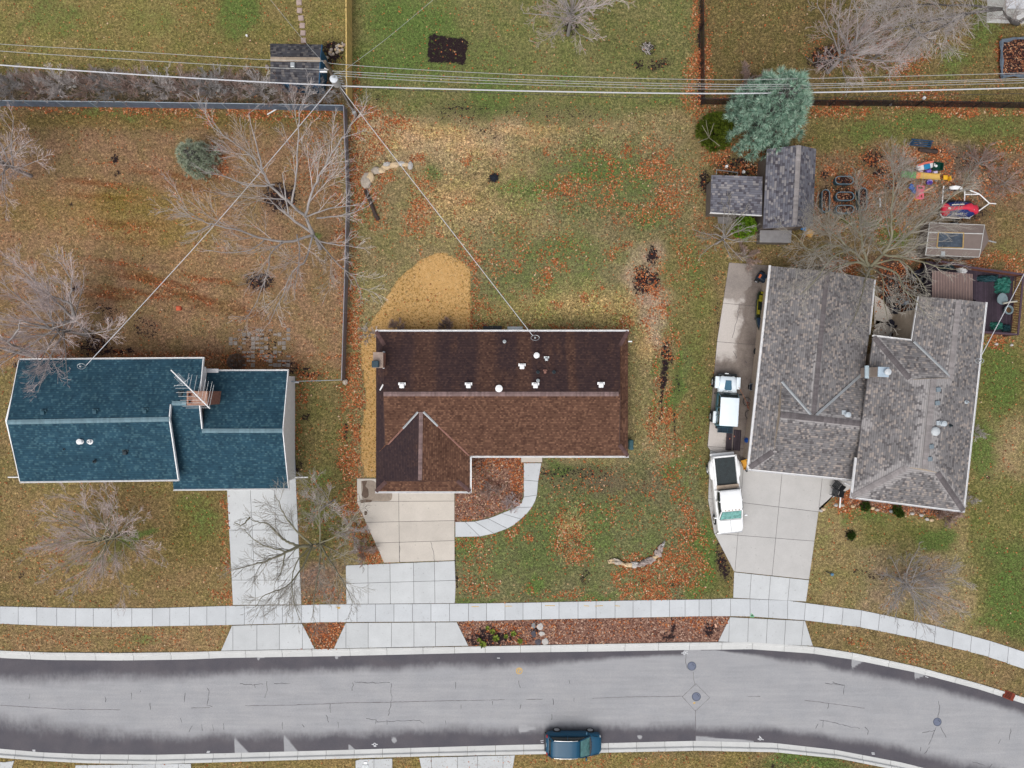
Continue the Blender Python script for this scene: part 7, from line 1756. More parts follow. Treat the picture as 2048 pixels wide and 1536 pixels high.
p = at(1872, 359.5, 0); mb = MB(); mb.lathe(p, [(.10, 0), (.15, .03), (.15, .07), (.05, .1)], 16); tag(mb.build('toy_disc', mat('toy_grey', c(140, 132, 128), .6, .08), smooth=True), 'grey round lid lying under the yellow chute', 'lid')
t = thing('toy_play_set', 'pink plastic toy frame with two openings, lying among the leaves', 'toy', at(1840, 384)); mb = MB()
for a, b in (((1835, 371), (1848, 373)), ((1835, 371), (1834, 384)), ((1848, 373), (1846, 384)), ((1834, 384), (1846, 384)), ((1834, 384), (1832, 396)), ((1846, 384), (1846, 397)), ((1840, 384), (1839, 396)), ((1832, 396), (1846, 397))): mb.tube([at(*a, .3), at(*b, .3)], .075, 6)
mb.build('frame', tm('pink', 246, 120, 140), t); mb = MB(); mb.rbox(at(1840, 384, .2), (.5, .5, .3), .08); mb.build('base', _mc['toy_pink'], t, smooth=True)
t = thing('toy_chair', 'bent royal blue plastic chair leaning on the pink toy', 'toy chair', at(1826, 378)); mb = MB(); mb.rbox(at(1823, 373, .3), (.32, .42, .1), .04, -.4); mb.build('backrest', tm('blue', 28, 104, 196), t, smooth=True); mb = MB(); mb.rbox(at(1829, 382, .2), (.3, .36, .1), .04, -.6); mb.build('seat', _mc['toy_blue'], t, smooth=True); mb = MB(); mb.rbox(at(1826, 378, .1), (.3, .3, .2), .05, -.5); mb.build('base', _mc['toy_blue'], t, smooth=True)
p = at(1833, 394, 0); mb = MB(); mb.lathe(p, [(.26, 0), (.28, .05), (.27, .12), (.2, .15), (.05, .13)], 18); tag(mb.build('toy_basin', tm('amber', 246, 168, 70), smooth=True), 'orange round basin below the pink toy', 'basin')
mb = MB(); mb.tube([at(1848, 383, .2), at(1855, 379, .24), at(1863, 375.5, .2)], [.06, .07, .05], 8); tag(mb.build('toy_bat', tm('peach', 242, 176, 120), smooth=True), 'peach coloured toy bat right of the pink toy', 'toy bat')
t = thing('toy_boat', 'white toy sled with blue middle and red edge at the top of the toy pile', 'toy', at(1850, 332)); mb = MB()
mb.loft([sect(x, hw, .1, .3, 3, 12) for x, hw in ((-.75, .1), (-.6, .26), (0, .28), (.6, .22), (.75, .08))]); R_t = rotz(.2); o_ = at(1848, 334, 0); mb.v = [tuple(R_t @ Vector(q) + o_) for q in mb.v]; mb.build('body', tm('white', 236, 234, 236), t, smooth='all')
mb = MB(); mb.rbox(at(1854, 333, .3), (.5, .4, .14), .05, .2); mb.build('middle', tm('cyan', 40, 140, 190), t, smooth=True)
mb = MB(); mb.tube([at(1836, 331, .3), at(1850, 326, .34), at(1867, 323, .3)], [.05, .1, .08], 6); mb.build('edge', tm('coral', 240, 130, 110), t, smooth=True)
t = thing('toy_bin', 'dark green open toy bin with a white ball in it', 'toy bin', at(1871, 335)); p = at(1871, 335, 0); mb = MB()
mb.loft([[p + rotz(-.1) @ Vector((sx * .4 * k, sy * .3 * k, z)) for sx, sy in ((1, 1), (-1, 1), (-1, -1), (1, -1))] for k, z in ((.85, 0), (1, .4), (.92, .4), (.8, .1))]); mb.build('bin', tm('forest', 14, 74, 62), t)
p = at(1870, 333, .12); mb = MB(); mb.blob(p + Vector((0, 0, .14)), (.11, .11, .11), 0, 0, 12, 8); tag(mb.build('ball', M['white_trim'], smooth='all'), 'white ball inside the dark green toy bin', 'ball')
for nm, lb, x, y, s_, m_, cat_ in (('toy_block', 'pale pink block at the left of the small toys above the slide', 1841, 345, (.34, .24, .22), tm('rose', 240, 206, 214), 'toy block'), ('toy_car', 'purple toy car in the middle of the small toys above the slide', 1856, 343, (.42, .26, .26), tm('violet', 130, 104, 206), 'toy car'), ('toy_block', 'lilac white block at the right of the small toys above the slide', 1870, 345, (.36, .24, .2), tm('lilac', 224, 210, 240), 'toy block')):
    t = thing(nm, lb, cat_, at(x, y)); mb = MB(); mb.rbox(at(x, y, s_[2] / 2 + .02), s_, .05, .15); mb.build('body', m_, t, smooth=True); mb = MB(); mb.rbox(at(x, y, s_[2] + .06), (s_[0] * .5, s_[1] * .7, .1), .03, .15); mb.build('top', m_, t, smooth=True)
t = thing('slatted_bench', 'dark blue slatted bench at the lawn edge above the toys', 'bench', at(1842, 286)); mb = MB(); d_ = rotz(heading(48, 5))
for k in range(4): mb.box(at(1842, 280.5 + 3.7 * k, .42 if k < 2 else .45) + Vector((.12 - .07 * k, 0, 0)), (1.75, .085, .035), heading(48, 5))
mb.build('seat', mat('bench_blue', c(36, 74, 106), .7, .12), t)
for x in (-.7, .7): mb = MB(); mb.box(at(1842, 286, .2) + d_ @ Vector((x, 0, 0)), (.07, .42, .4), heading(48, 5)); mb.build('leg', M['black_plastic'], t)
mb = MB(); mb.tube([at(1837, 299, .1), at(1856, 301.5, .11), at(1874, 304, .1)], [.16, .17, .15], 9); tag(mb.build('log', mat('log_bark', c(78, 66, 62), .95, .3, 6, 24), smooth=True), 'dark rotten log below the blue bench', 'log')
# snowmobile on its trailer
tr = thing('utility_trailer', 'open tilt trailer with white tube frame and a dark bed edge', 'trailer', at(1925, 402)); F = .45
mb = MB(); TW = M['white_trim']
for pts in ([(1887.6, 372), (1886, 381), (1885, 400), (1884, 420), (1884, 434)], [(1938, 380), (1958, 387.5), (1979, 406.5), (1992, 407.5)], [(1979, 406.5), (1960, 420), (1940, 434)], [(1929.6, 380), (1929, 402)], [(1929, 389), (1959, 388.5)], [(1884, 434), (1940, 436)]): px_tube(mb, [(x, y, F) for x, y in pts], .045, 6)
mb.build('frame', TW, tr); mb = MB(); px_tube(mb, [(1886, 379.5, F + .04), (1939, 380, F + .04)], .06, 6); mb.build('bed_edge', mat('navy_edge', c(28, 30, 52), .5, .15), tr)
mb = MB(); mb.loft([[at(1899 + i * 3.25, 379, .5 + .22 * math.sin(math.pi * i / 8)), at(1899 + i * 3.25, 371 + 2.2 * abs(i - 4) / 4, .5 + .22 * math.sin(math.pi * i / 8)), at(1899 + i * 3.25, 379, .4)] for i in range(9)]); mb.build('fender', TW, tr)
mb = MB(); mb.lathe(at(1912, 377, .26), [(.26, -.09), (.26, .09)], 16, axis=Matrix.Rotation(math.pi / 2, 4, 'X')); mb.lathe(at(1912, 438, .26), [(.26, -.09), (.26, .09)], 16, axis=Matrix.Rotation(math.pi / 2, 4, 'X')); 
mb.build('wheels', M['rubber'], tr)
mb = MB(); mb.rbox(at(1883, 428, F), (.16, .2, .2), .05); mb.build('tail_lamp', TW, tr)
mb = MB(); mb.prism([at(x, y, .38).xy for x, y in ((1887, 400), (1940, 402), (1955, 418), (1940, 435), (1886, 434))], .37, .42); mb.build('bed', mat('trailer_bed', c(44, 42, 46), .8, .2), tr)
sn = thing('snowmobile', 'snowmobile under a fitted red and navy cover on the white trailer', 'snowmobile', at(1922, 419, .45)); 
def cover(stations, m_, nm):
    mb = MB(); mb.loft([sect(at(x, 0, .8).x, hw, .44, zt, 3, 14, at(0, yc, .8).y) for x, yc, hw, zt in stations]); return mb.build(nm, m_, sn, smooth='all')
RED = mat('red_cover', c(222, 52, 78), .6, .1); NAV = mat('navy_cover', c(24, 46, 112), .6, .14)
cover([(1893, 419, .40, .8), (1897, 419, .56, .9), (1910, 418, .60, .98), (1930, 419, .60, 1.02), (1942, 419.5, .54, .98), (1950, 420, .35, .86)], NAV, 'lower_cover')
cover([(1886, 418, .30, .78), (1889, 418.5, .52, .92), (1896, 419, .46, .96), (1899, 418, .2, .98), (1920, 416.5, .16, 1.12), (1932, 415, .24, 1.2), (1938, 416, .36, 1.2), (1944, 418, .3, 1.1), (1952, 419, .38, 1.0), (1957, 420, .26, .84)], RED, 'upper_cover')
mb = MB(); mb.ribbon([at(1904, 409.5, 1.02), at(1915, 408.8, 1.06), at(1929, 408.5, 1.06)], .07); mb.ribbon([at(1892, 434.5, .62), at(1906, 436, .6), at(1920, 436.5, .6)], .1); mb.ribbon([at(1897, 416.5, 1.03), at(1902, 416.5, 1.05)], .16); mb.ribbon([at(1943, 417.5, 1.14), at(1949, 418.5, 1.09)], .14); mb.build('white_piping', mat('cream_piping', c(236, 226, 214), .6, .05), sn)
tc = bpy.data.curves.new('lettering', 'FONT'); tc.body = 'POLARIS'; tc.size = .21; tc.shear = .3; tc.extrude = .004; tc.align_x = 'CENTER'; tc.space_character = 1.05
to = bpy.data.objects.new('tmp_text', tc); COL.objects.link(to); dg = bpy.context.evaluated_depsgraph_get(); me = bpy.data.meshes.new_from_object(to.evaluated_get(dg)); bpy.data.objects.remove(to)
me.materials.clear(); me.materials.append(M['white_trim']); lo = bpy.data.objects.new('lettering', me); COL.objects.link(lo); lo.parent = sn; lo.location = at(1914, 429.5, 1.0) - ORG[sn.name]; lo.rotation_euler = (.42, 0, -.05)
# covered camper trailer
cp = thing('enclosed_trailer', 'brown roofed enclosed trailer with pale seams, a dark framed roof window and a pointed nose', 'trailer', at(1912, 482)); Zt = 1.75
BT = mat('taupe_roof', c(132, 118, 112), .6, .07)
P_ = {k: at(*v_) for k, v_ in dict(tl=(1859, 445.5, 1.5), tr=(1969, 450, 1.5), a=(1856.5, 465, Zt), b=(1966, 467.5, Zt), cc=(1853, 495.5, Zt), d=(1961, 499, Zt), bl=(1850.5, 510, 1.5), br=(1958, 514.5, 1.5), n=(1978, 481, 1.35)).items()}
mb = MB(); Q = list(P_.values()); mb.add(Q, [(0, 2, 3, 1), (2, 4, 5, 3), (4, 6, 7, 5), (1, 3, 8), (3, 5, 8), (5, 7, 8)])
mb.build('roof', BT, cp)
mb = MB(); mb.prism([(P_[k].x * 1.0, P_[k].y) for k in ('tl', 'tr', 'n', 'br', 'bl')], .35, 1.34); mb.build('body', mat('trailer_side', c(104, 92, 88), .6, .1), cp)
mb = MB()
for a, b in (('tl', 'tr'), ('a', 'b'), ('cc', 'd'), ('bl', 'br'), ('tl', 'a'), ('a', 'cc'), ('cc', 'bl'), ('tr', 'b'), ('b', 'd'), ('d', 'br')): mb.tube([P_[a] + Vector((0, 0, .02)), P_[b] + Vector((0, 0, .02))], .025 if a in ('tl', 'bl', 'tr', 'b', 'd') else .04, 5)
mb.build('seam', mat('pale_seam', c(216, 216, 214), .5, .06), cp)
W4 = [at(*q, Zt + .03) for q in ((1877, 464.5), (1927.5, 465.5), (1926, 496), (1874, 495))]
mb = MB(); mb.add(W4, [(3, 2, 1, 0)]); wn_ = mb.build('roof_window', mat('smoky_window', c(74, 84, 96), .3, .35, 1.6, 5), cp)
mb = MB()
for i in range(4): mb.tube([W4[i], W4[(i + 1) % 4]], .05, 4)
mb.build('window_frame', mat('yellow_pine', c(196, 164, 108), .7, .15), wn_)
mb = MB(); px_tube(mb, [(1975, 481, .5), (1992, 485, .5)], .05, 6); mb.box(at(1884, 508, 1.5) , (.3, .4, .3)); mb.build('hitch', M['galv'], cp)
for y in (447, 512): mb = MB(); mb.lathe(at(1908, y, .32), [(.32, -.1), (.32, .1)], 16, axis=Matrix.Rotation(math.pi / 2, 4, 'X')); mb.build('wheel', M['rubber'], cp)
# small things by the shed
t = thing('toy_tricycle', 'bright blue toy scooter by the corner of the tall shed', 'toy', at(1609, 459)); mb = MB(); mb.add([at(1600, 458, .5), at(1612, 454, .5), at(1613, 463, .45), at(1600, 458, .1), at(1612, 454, .1), at(1613, 463, .1)], [(2, 1, 0), (3, 4, 5), (0, 1, 4, 3), (1, 2, 5, 4), (2, 0, 3, 5)]); mb.build('body', tm('sky', 24, 132, 206), t); mb = MB(); mb.lathe(at(1603, 458, .12), [(.12, -.03), (.12, .03)], 12, axis=Matrix.Rotation(math.pi / 2, 4, 'Y')); mb.build('wheel', M['rubber'], t)
t = thing('toy_car', 'yellow ride-on toy car below the blue scooter by the tall shed', 'toy car', at(1619, 466)); mb = MB(); mb.rbox(at(1619, 466, .25), (.62, .5, .3), .08, -.6); mb.build('body', tm('honey', 232, 176, 84), t, smooth=True); mb = MB(); mb.rbox(at(1618, 465, .45), (.3, .34, .14), .05, -.6); mb.build('seat', _mc['toy_honey'], t, smooth=True)
mb = MB(); mb.rbox(at(1523, 447, .55), (.14, .28, .3), .03); tag(mb.build('wall_lamp', M['white_trim']), 'small white box on the corner between the two grey sheds', 'box')
mb = MB(); px_tube(mb, [(1631, 395, .4), (1634, 430, .4)], .02, 5); tag(mb.build('garden_stake', mat('red_stake', c(170, 96, 84), .6, .1)), 'thin reddish stake leaning beside the tall shed', 'stake')
mb = MB(); mb.tube([at(1759.5, 395, .06), at(1761, 405, .07), at(1760, 415, .06)], [.04, .07, .05], 6); tag(mb.build('plastic_bag', M['white_trim'], smooth=True), 'crumpled white strip of plastic among leaves between the planters and toys', 'plastic bag')
cf = thing('cold_frame', 'low white pipe frame against the back of the low shed', 'frame', at(1452, 343)); mb = MB(); Z_ = .5
px_tube(mb, [(1432.5, 349, Z_), (1433, 339.5, Z_), (1475, 345, Z_), (1474, 351, Z_)], .035, 5); mb.build('rail', M['galv'], cf); mb = MB()
for x, y in ((1433, 339.5), (1475, 345)): px_tube(mb, [(x, y, Z_), (x + 1, y + 2, 0)], .03, 5)
mb.build('legs', M['galv'], cf)
for i, (x, y, r, lb) in enumerate(((1452, 334, .12, 'white round float on the dark soil behind the low shed'), (1486, 345, .13, 'small white jug beside the pipe frame behind the low shed'), (1846, 197.5, .16, 'white square lid among leaves by the far dark fence'), (1779, 210, .1, 'small white pot beside the far dark fence, left of the square lid'), (495, 73, .09, 'small white bird bath ornament on the upper left lawn'))):
    t = thing('garden_ornament', lb, 'ornament', at(x, y)); mb = MB(); mb.lathe(at(x, y), [(r * .7, 0), (r, .1), (r * .9, .22)], 10 if i != 2 else 4); mb.build('body', M['white_trim'], t); mb = MB(); mb.lathe(at(x, y), [(r * .5, .22), (r * .3, .27)], 8); mb.build('top', M['white_trim'], t)
# raised bed at the top right
rb = thing('raised_bed', 'raised planting bed edged with grey blue sheeting at the top right corner', 'raised bed', at(2035, 117)); C4 = [(2003, 81), (2090, 70), (2092, 150), (2004, 152)]
mb = MB(); mb.prism([at(x, y, .3).xy for x, y in C4], 0, .26); mb.build('soil', M['bed_soil'], rb); mb = MB()
for i in range(4):
    a, b = C4[i], C4[(i + 1) % 4]; n_ = 7
    pts = [at(a[0] + (b[0] - a[0]) * k / n_ , a[1] + (b[1] - a[1]) * k / n_ + 1.2 * math.sin(k * 2.1), .34) for k in range(n_ + 1)]; mb.tube(pts, [.12 + .05 * math.sin(k * 1.7 + i) for k in range(n_ + 1)], 6)
mb.build('edging', mat('blue_grey_sheet', c(106, 118, 132), .6, .25, 2.5), rb)

# ------------------------------------------------------------------ deck behind the grey house
dk = thing('deck', 'dark plum coloured wooden deck with railing at the back of the grey house', 'deck', at(1975, 600)); ZD = .7
DB = mat('deck_board', c(66, 54, 66), .7, .18, isl=.25); DR = mat('deck_rail', c(84, 66, 78), .7, .15)
o4 = [at(*q, ZD) for q in ((1852, 521), (2028, 549), (2023, 668), (1955, 663), (1952, 600), (1850, 592))]
mb = MB(); bx0 = at(1852, 0, ZD).x
import itertools
def inside(p, poly):
    r = False
    for i in range(len(poly)):
        a, b = poly[i], poly[i - 1]
        if (a.y > p[1]) != (b.y > p[1]) and p[0] < (b.x - a.x) * (p[1] - a.y) / (b.y - a.y) + a.x: r = not r
    return r
x = bx0
while x < o4[1].x:
    ys = [y for y in np.arange(o4[2].y, o4[0].y, .05) if inside((x + .07, y), o4)]
    if ys: mb.box((x + .07, (min(ys) + max(ys)) / 2, ZD - .02), (.128, max(ys) - min(ys), .04))
    x += .14
mb.build('decking', DB, dk)
mb = MB(); mb.prism([p.xy for p in o4], .1, ZD - .06); mb.build('skirt', mat('deck_skirt', c(38, 30, 38), .8, .2), dk)
ZR_ = 1.65; rl = [at(*q, ZR_) for q in ((1884, 523), (1944, 535), (2047, 549), (2036, 669), (1966, 664))]
mb = MB()
for a, b in zip(rl[:-1], rl[1:]):
    d = (b - a); mb.box((a + b) / 2, (d.length, .15, .05), math.atan2(d.y, d.x)); mb.box((a + b) / 2 - Vector((0, 0, .82)), (d.length, .06, .06), math.atan2(d.y, d.x))
mb.build('hand_rail', DR, dk)
BL = mat('baluster_wood', c(150, 96, 72), .7, .2)
for a, b in zip(rl[:-1], rl[1:]):
    d = b - a; n = int(d.length / .13); d.normalize(); L = (b - a).length
    mb = MB()
    for k in range(n): mb.box(a + d * (L * (k + .5) / n) - Vector((0, 0, .43)), (.06, .045, .8), math.atan2(d.y, d.x))
    mb.build('balusters', BL, dk)['kind'] = 'stuff'
for p in rl: mb = MB(); mb.box((p.x, p.y, .83), (.11, .11, 1.72)); mb.build('post', DR, dk)
aw = thing('awning', 'brown ribbed awning roof over the back door of the grey house', 'awning', at(1905, 570)); mb = MB(); Za = 2.7
a4 = [at(*q) for q in ((1865, 541, 2.5), (1944, 548, 2.5), (1944, 606, 3.0), (1865, 600, 3.0))]
mb.slab(a4, .06); mb.build('sheet', mat('awning_brown', c(132, 112, 108), .6, .08), aw); mb = MB()
for k in range(15):
    f = k / 14; mb.tube([a4[0].lerp(a4[1], f) + Vector((0, 0, .02)), a4[3].lerp(a4[2], f) + Vector((0, 0, .02))], .028, 4)
mb.build('ribs', mat('awning_rib', c(176, 150, 142), .6, .1), aw)
for p in (a4[0], a4[1]): mb = MB(); mb.tube([(p.x + (.1 if p is a4[0] else -.1), p.y - .1, .7), (p.x + (.1 if p is a4[0] else -.1), p.y - .1, 2.45)], .05, 6); mb.build('post', DR, aw)
def crumple(mb, cen, rx, ry, h, seed, n=11):
    cen = Vector(cen); r = random.Random(seed); vs = []
    for i in range(n):
        for j in range(n):
            u, v_ = i / (n - 1) * 2 - 1, j / (n - 1) * 2 - 1; k = max(0, 1 - max(abs(u), abs(v_)) ** 2)
            vs.append(cen + Vector((u * rx * (1 + .15 * r.uniform(-1, 1)), v_ * ry * (1 + .15 * r.uniform(-1, 1)), h * (k ** .5) * r.uniform(.55, 1.1))))
    mb.add(vs, [(i * n + j, (i + 1) * n + j, (i + 1) * n + j + 1, i * n + j + 1) for i in range(n - 1) for j in range(n - 1)])
mb = MB(); crumple(mb, at(1922.5, 539.5, ZD), .36, .34, .5, 1); tag(mb.build('crumpled_sheet', M['white_trim']), 'crumpled white sheet on the deck above the ribbed awning', 'sheet')
GT = mat('green_tarp', c(48, 112, 100), .5, .3, 2.5, 9)
for lb, x, y, rx, ry, h, sd in (('large crumpled green tarp at the upper end of the deck', 2004, 570, .62, .62, .5, 3), ('crumpled green tarp at the lower end of the deck', 1992, 652, .45, .3, .4, 4), ('dull teal cover over furniture left of the crumpled white sheet', 1893, 532, .48, .3, .7, 5), ('dark teal cover along the back rail of the deck', 1975, 557, .8, .26, .5, 6), ('dark green cover in the lower corner of the deck by the railing', 2010, 656, .32, .28, .5, 7)):
    mb = MB(); crumple(mb, at(x, y, ZD), rx, ry, h, sd); tag(mb.build('tarp', GT if sd in (3, 4) else mat('teal_cover_%d' % sd, *((c(52, 78, 88), .6, .25, 2.5) if sd == 5 else (c(36, 72, 80), .6, .3, 2.5)))), lb, 'tarp')
t = thing('patio_table', 'pale grey patio table with a rounded end beside the round bowl on the deck', 'table', at(2005, 600, ZD)); PG = mat('pale_patio', c(124, 142, 148), .5, .15)
mb = MB(); q = [at(2005, 600, 1.35) + Vector((.42 * math.cos(a), .55 * math.sin(a) if math.sin(a) > 0 else .35 * math.sin(a), 0)) for a in [k * .3142 for k in range(20)]]; mb.prism([p.xy for p in q], 1.31, 1.36); mb.build('top', PG, t)
for sx in (-.25, .25): mb = MB(); mb.tube([at(2005, 600, ZD) + Vector((sx, 0, 0)), at(2005, 600, 1.3) + Vector((sx, 0, 0))], .03, 6); mb.build('leg', PG, t)
mb = MB(); px_tube(mb, [(2006, 607, 1.5), (2020, 604, 1.5), (2034, 602.5, 1.5)], .07, 6); tag(mb.build('rolled_umbrella', mat('cream_roll', c(190, 186, 172), .6, .1), smooth=True), 'rolled cream umbrella lying across the grey patio table', 'umbrella')
p = at(2010, 621, ZD); t = thing('fire_bowl', 'round grey fire bowl with a brown middle on the deck', 'fire bowl', p); mb = MB(); mb.lathe(p, [(.2, 0), (.3, .3), (.36, .42), (.36, .46), (.24, .46), (.22, .34)], 22); mb.build('bowl', PG, t, smooth=True); mb = MB(); mb.lathe(p, [(.23, .36), (.1, .4)], 18); mb.build('ash', mat('ash_brown', c(96, 70, 44), .9, .3), t)
# courtyard
p = at(1808, 627, 0); t = thing('barbecue', 'black barbecue with a pale three pronged handle in the courtyard', 'barbecue', p); mb = MB(); mb.lathe(p, [(.05, .55), (.28, .6), (.36, .78), (.34, .92), (.2, 1.02), (.04, 1.05)], 20); mb.build('kettle', mat('bbq_black', c(26, 30, 40), .35, .2), t, smooth=True)
mb = MB()
for a in (.6, 2.7, 4.7): mb.box(p + Vector((math.cos(a) * .15, math.sin(a) * .15, 1.05)), (.3, .07, .03), a)
mb.build('handle', mat('bbq_pale', c(176, 196, 216), .4, .08), t)
for a in (0, 2.1, 4.2): mb = MB(); mb.tube([p + Vector((.15 * math.cos(a), .15 * math.sin(a), .6)), p + Vector((.3 * math.cos(a), .3 * math.sin(a), 0))], .025, 5); mb.build('leg', M['black_plastic'], t)
mb = MB(); mb.rbox(at(1811, 606, .3), (.36, .26, .5), .06, .5); tag(mb.build('watering_can', mat('can_white', c(190, 200, 214), .5, .1), smooth=True), 'pale watering can above the barbecue in the courtyard', 'watering can')
for i, (x, y, r, m_, lb) in enumerate(((1799, 604, .22, 'galv', 'grey round pot near the watering can in the courtyard'), (1795, 640, .26, 'clay_flue', 'clay coloured pot left of the barbecue in the courtyard'), (1783, 671, .28, 'galv', 'grey pot at the gutter edge of the courtyard'))):
    p = at(x, y); t = thing('flower_pot', lb, 'pot', p); mm = M.get(m_) or _mc[m_]; mb = MB(); mb.lathe(p, [(r * .7, 0), (r, .35), (r * 1.08, .36), (r * 1.08, .4), (r * .9, .4), (r * .85, .3)], 16); mb.build('pot', mm, t, smooth=True); mb = MB(); mb.lathe(p, [(r * .86, .33), (.02, .36)], 14); mb.build('soil', M['bed_soil'], t)
for i, (x, y) in enumerate(((1772, 600), (1785, 622), (1778, 648), (1830, 548), (1843, 562), (1820, 556))):
    t = thing('patio_chair', ('dark chair in the courtyard, ' if i < 3 else 'dark chair behind the courtyard, ') + ('topmost of the three between the wings', 'middle one of the three between the wings', 'lowest of the three between the wings', 'nearest the awning top', 'lowest, beside the awning', 'leftmost of the three by the awning')[i], 'chair', at(x, y), i * 1.1 + .3, 'dark patio chairs')
    DKC = mat('dark_chair', c(34, 34, 50), .6, .2)
    mb = MB(); mb.rbox((0, 0, .42), (.5, .52, .06), .03); mb.build('seat', DKC, t, local=True); mb = MB(); mb.rbox((-.27, 0, .66), (.06, .5, .44), .03); mb.build('backrest', DKC, t, local=True)
    for sx in (.2, -.22):
        for sy in (.2, -.2): mb = MB(); mb.tube([(sx, sy, 0), (sx, sy, .4)], .02, 5); mb.build('leg', DKC, t, local=True)

# ------------------------------------------------------------------ yard things
t = thing('bird_feeder', 'orange red bird feeder on a dark post in the left back yard', 'bird feeder', at(380, 623)); mb = MB(); mb.tube([at(380, 623, -.1), at(380, 623, 1.6)], .04, 6); mb.build('post', M['black_plastic'], t)
p = at(359, 617, 1.75); mb = MB(); mb.box(p, (.26, .26, .3)); mb.build('box', mat('feeder_red', c(214, 104, 72), .6, .1), t); mb = MB(); mb.loft([[p + Vector((sx * k, sy * k, z)) for sx, sy in ((1, 1), (-1, 1), (-1, -1), (1, -1))] for k, z in ((.19, .16), (.17, .22), (.1, .28))]); mb.build('roof', _mc['feeder_red'], t)
mb = MB(); mb.tube([at(534.5, 229, .05), at(553, 218, .08)], .055, 6); tag(mb.build('drain_pipe', M['white_trim']), 'short white pipe lying by the long back fence', 'pipe')
def stone(label, px, py, r, seed, m_='stone', group=None, z=0, nm='stone'):
    mb = MB(); mb.blob(at(px, py, 0) + Vector((0, 0, r[2] * .55 + z)), r, seed, .35, 10, 7); return tag(mb.build(nm, M[m_]), label, 'stone', group)
M['stone'] = mat('field_stone', c(190, 178, 164), .9, .2, 5, 20); M['stone_tan'] = mat('tan_stone', c(226, 200, 164), .9, .18, 4, 18); M['stone_grey'] = mat('grey_stone', c(146, 148, 150), .9, .2, 4, 18); M['stone_white'] = mat('white_stone', c(202, 198, 194), .9, .12, 4, 18); M['stone_dark'] = mat('mauve_stone', c(176, 162, 156), .9, .22, 5, 18); M['stone_wet'] = mat('dark_stone', c(84, 82, 92), .7, .2)
ARC = [(734, 362, (.44, .62, .2), 'stone', 'largest rough grey stone at the left end of the curved stone row'), (741, 355, (.35, .45, .2), 'stone_tan', 'tan stone tucked against the largest rough stone'), (753, 342, (.42, .3, .18), 'stone', 'rough grey stone above the largest one in the curved row'), (760, 342, (.5, .22, .15), 'stone_tan', 'tan stone after the rough pair in the curved row'), (773, 335, (.42, .22, .15), 'stone_tan', 'slim tan stone in the middle of the curved row'), (774, 330, (.3, .2, .24), 'stone_white', 'white blue stone on top of the middle of the curved row'), (789, 331, (.4, .24, .18), 'stone_tan', 'oval tan stone right of the middle of the curved row'), (803, 328, (.36, .2, .16), 'stone_white', 'pale stone under the service wire in the curved row'), (811, 330, (.32, .18, .16), 'stone_tan', 'tan stone before the right end of the curved row'), (821.5, 332.5, (.24, .32, .2), 'stone_white', 'white square stone at the right end of the curved row')]
for i, (x, y, r, m_, lb) in enumerate(ARC): stone(lb, x, y, r, i, m_, 'curved row of stones in the middle yard')
mb = MB(); px_tube(mb, [(731, 381, .12), (741, 404, .13), (750, 428, .12), (757, 440, .1)], .15, 9); tag(mb.build('log', _mc['log_bark'], smooth='all'), 'dark log lying below the curved row of stones', 'log')
LED = [(1224, 1122, .34, .16, 'stone_tan', 0), (1234, 1123, .42, .2, 'stone', -.25), (1245, 1127, .4, .18, 'stone_tan', -.15), (1257, 1129, .4, .17, 'stone_tan', -.05), (1268, 1129, .36, .2, 'stone_white', 0), (1278, 1129, .34, .2, 'stone_dark', .1), (1288, 1125, .42, .24, 'stone_dark', .25), (1300, 1120, .4, .22, 'stone_dark', .4), (1309, 1114, .42, .18, 'stone_tan', .5), (1316, 1106, .3, .32, 'stone_dark', 1.0), (1321, 1096, .34, .2, 'stone_dark', 1.1), (1326, 1088, .3, .13, 'stone_white', 1.2)]
nth = ('first (leftmost)', 'second', 'third', 'fourth', 'fifth', 'sixth', 'seventh', 'eighth', 'ninth', 'tenth', 'eleventh', 'last (topmost)')
for i, (x, y, a, b, m_, an_) in enumerate(LED):
    mb = MB(); mb.blob((0, 0, .1), (a * .92, b * (1.0 + .3 * math.sin(i * 2.1)), .17 + .03 * math.sin(i * 1.3)), i, .8, 11, 7); R_s = rotz(an_); o_ = at(x, y, 0); mb.v = [tuple(R_s @ Vector(q) + o_) for q in mb.v]
    tag(mb.build('ledge_stone', M[m_]), nth[i] + ' stone along the curved stone ledge on the front lawn', 'stone', 'stones of the curved ledge')
for x, y, r, m_, lb in ((1067, 1251, (.16, .22, .035), 'stone_grey', 'grey stone upper left of the stepping group in the kerb strip'), (1080, 1253, (.27, .28, .035), 'stone_white', 'pale square stone upper right of the stepping group in the kerb strip'), (1083, 1267, (.24, .19, .035), 'stone_white', 'pale round stone in the middle of the stepping group in the kerb strip'), (1067, 1268, (.2, .26, .035), 'stone_wet', 'dark stone middle left of the stepping group in the kerb strip'), (1076, 1284, (.24, .24, .035), 'stone_wet', 'dark stone lower left of the stepping group in the kerb strip'), (1090, 1283, (.26, .28, .035), 'stone_white', 'pale stone lower right of the stepping group in the kerb strip')): stone(lb, x, y, r, int(x), m_, 'stepping stones in the kerb strip', nm='stepping_stone')
PATH = [(598, 5), (599, 21), (602, 36), (604.5, 51), (606, 66), (607, 81)]
for i, (x, y) in enumerate(PATH):
    mb = MB(); r_ = random.Random(i); mb.rbox(at(x, y, .03), (.42, .42, .07), .03, r_.uniform(-.1, .1)); tag(mb.build('paving_stone', mat('pink_paver', c(186, 166, 158), .9, .12), smooth=True), ('topmost', 'second from the top', 'third from the top', 'fourth from the top', 'fifth from the top', 'lowest')[i] + ' square paver of the path to the blue shed', 'paver', 'pavers of the garden path')
rs_ = random.Random(3)
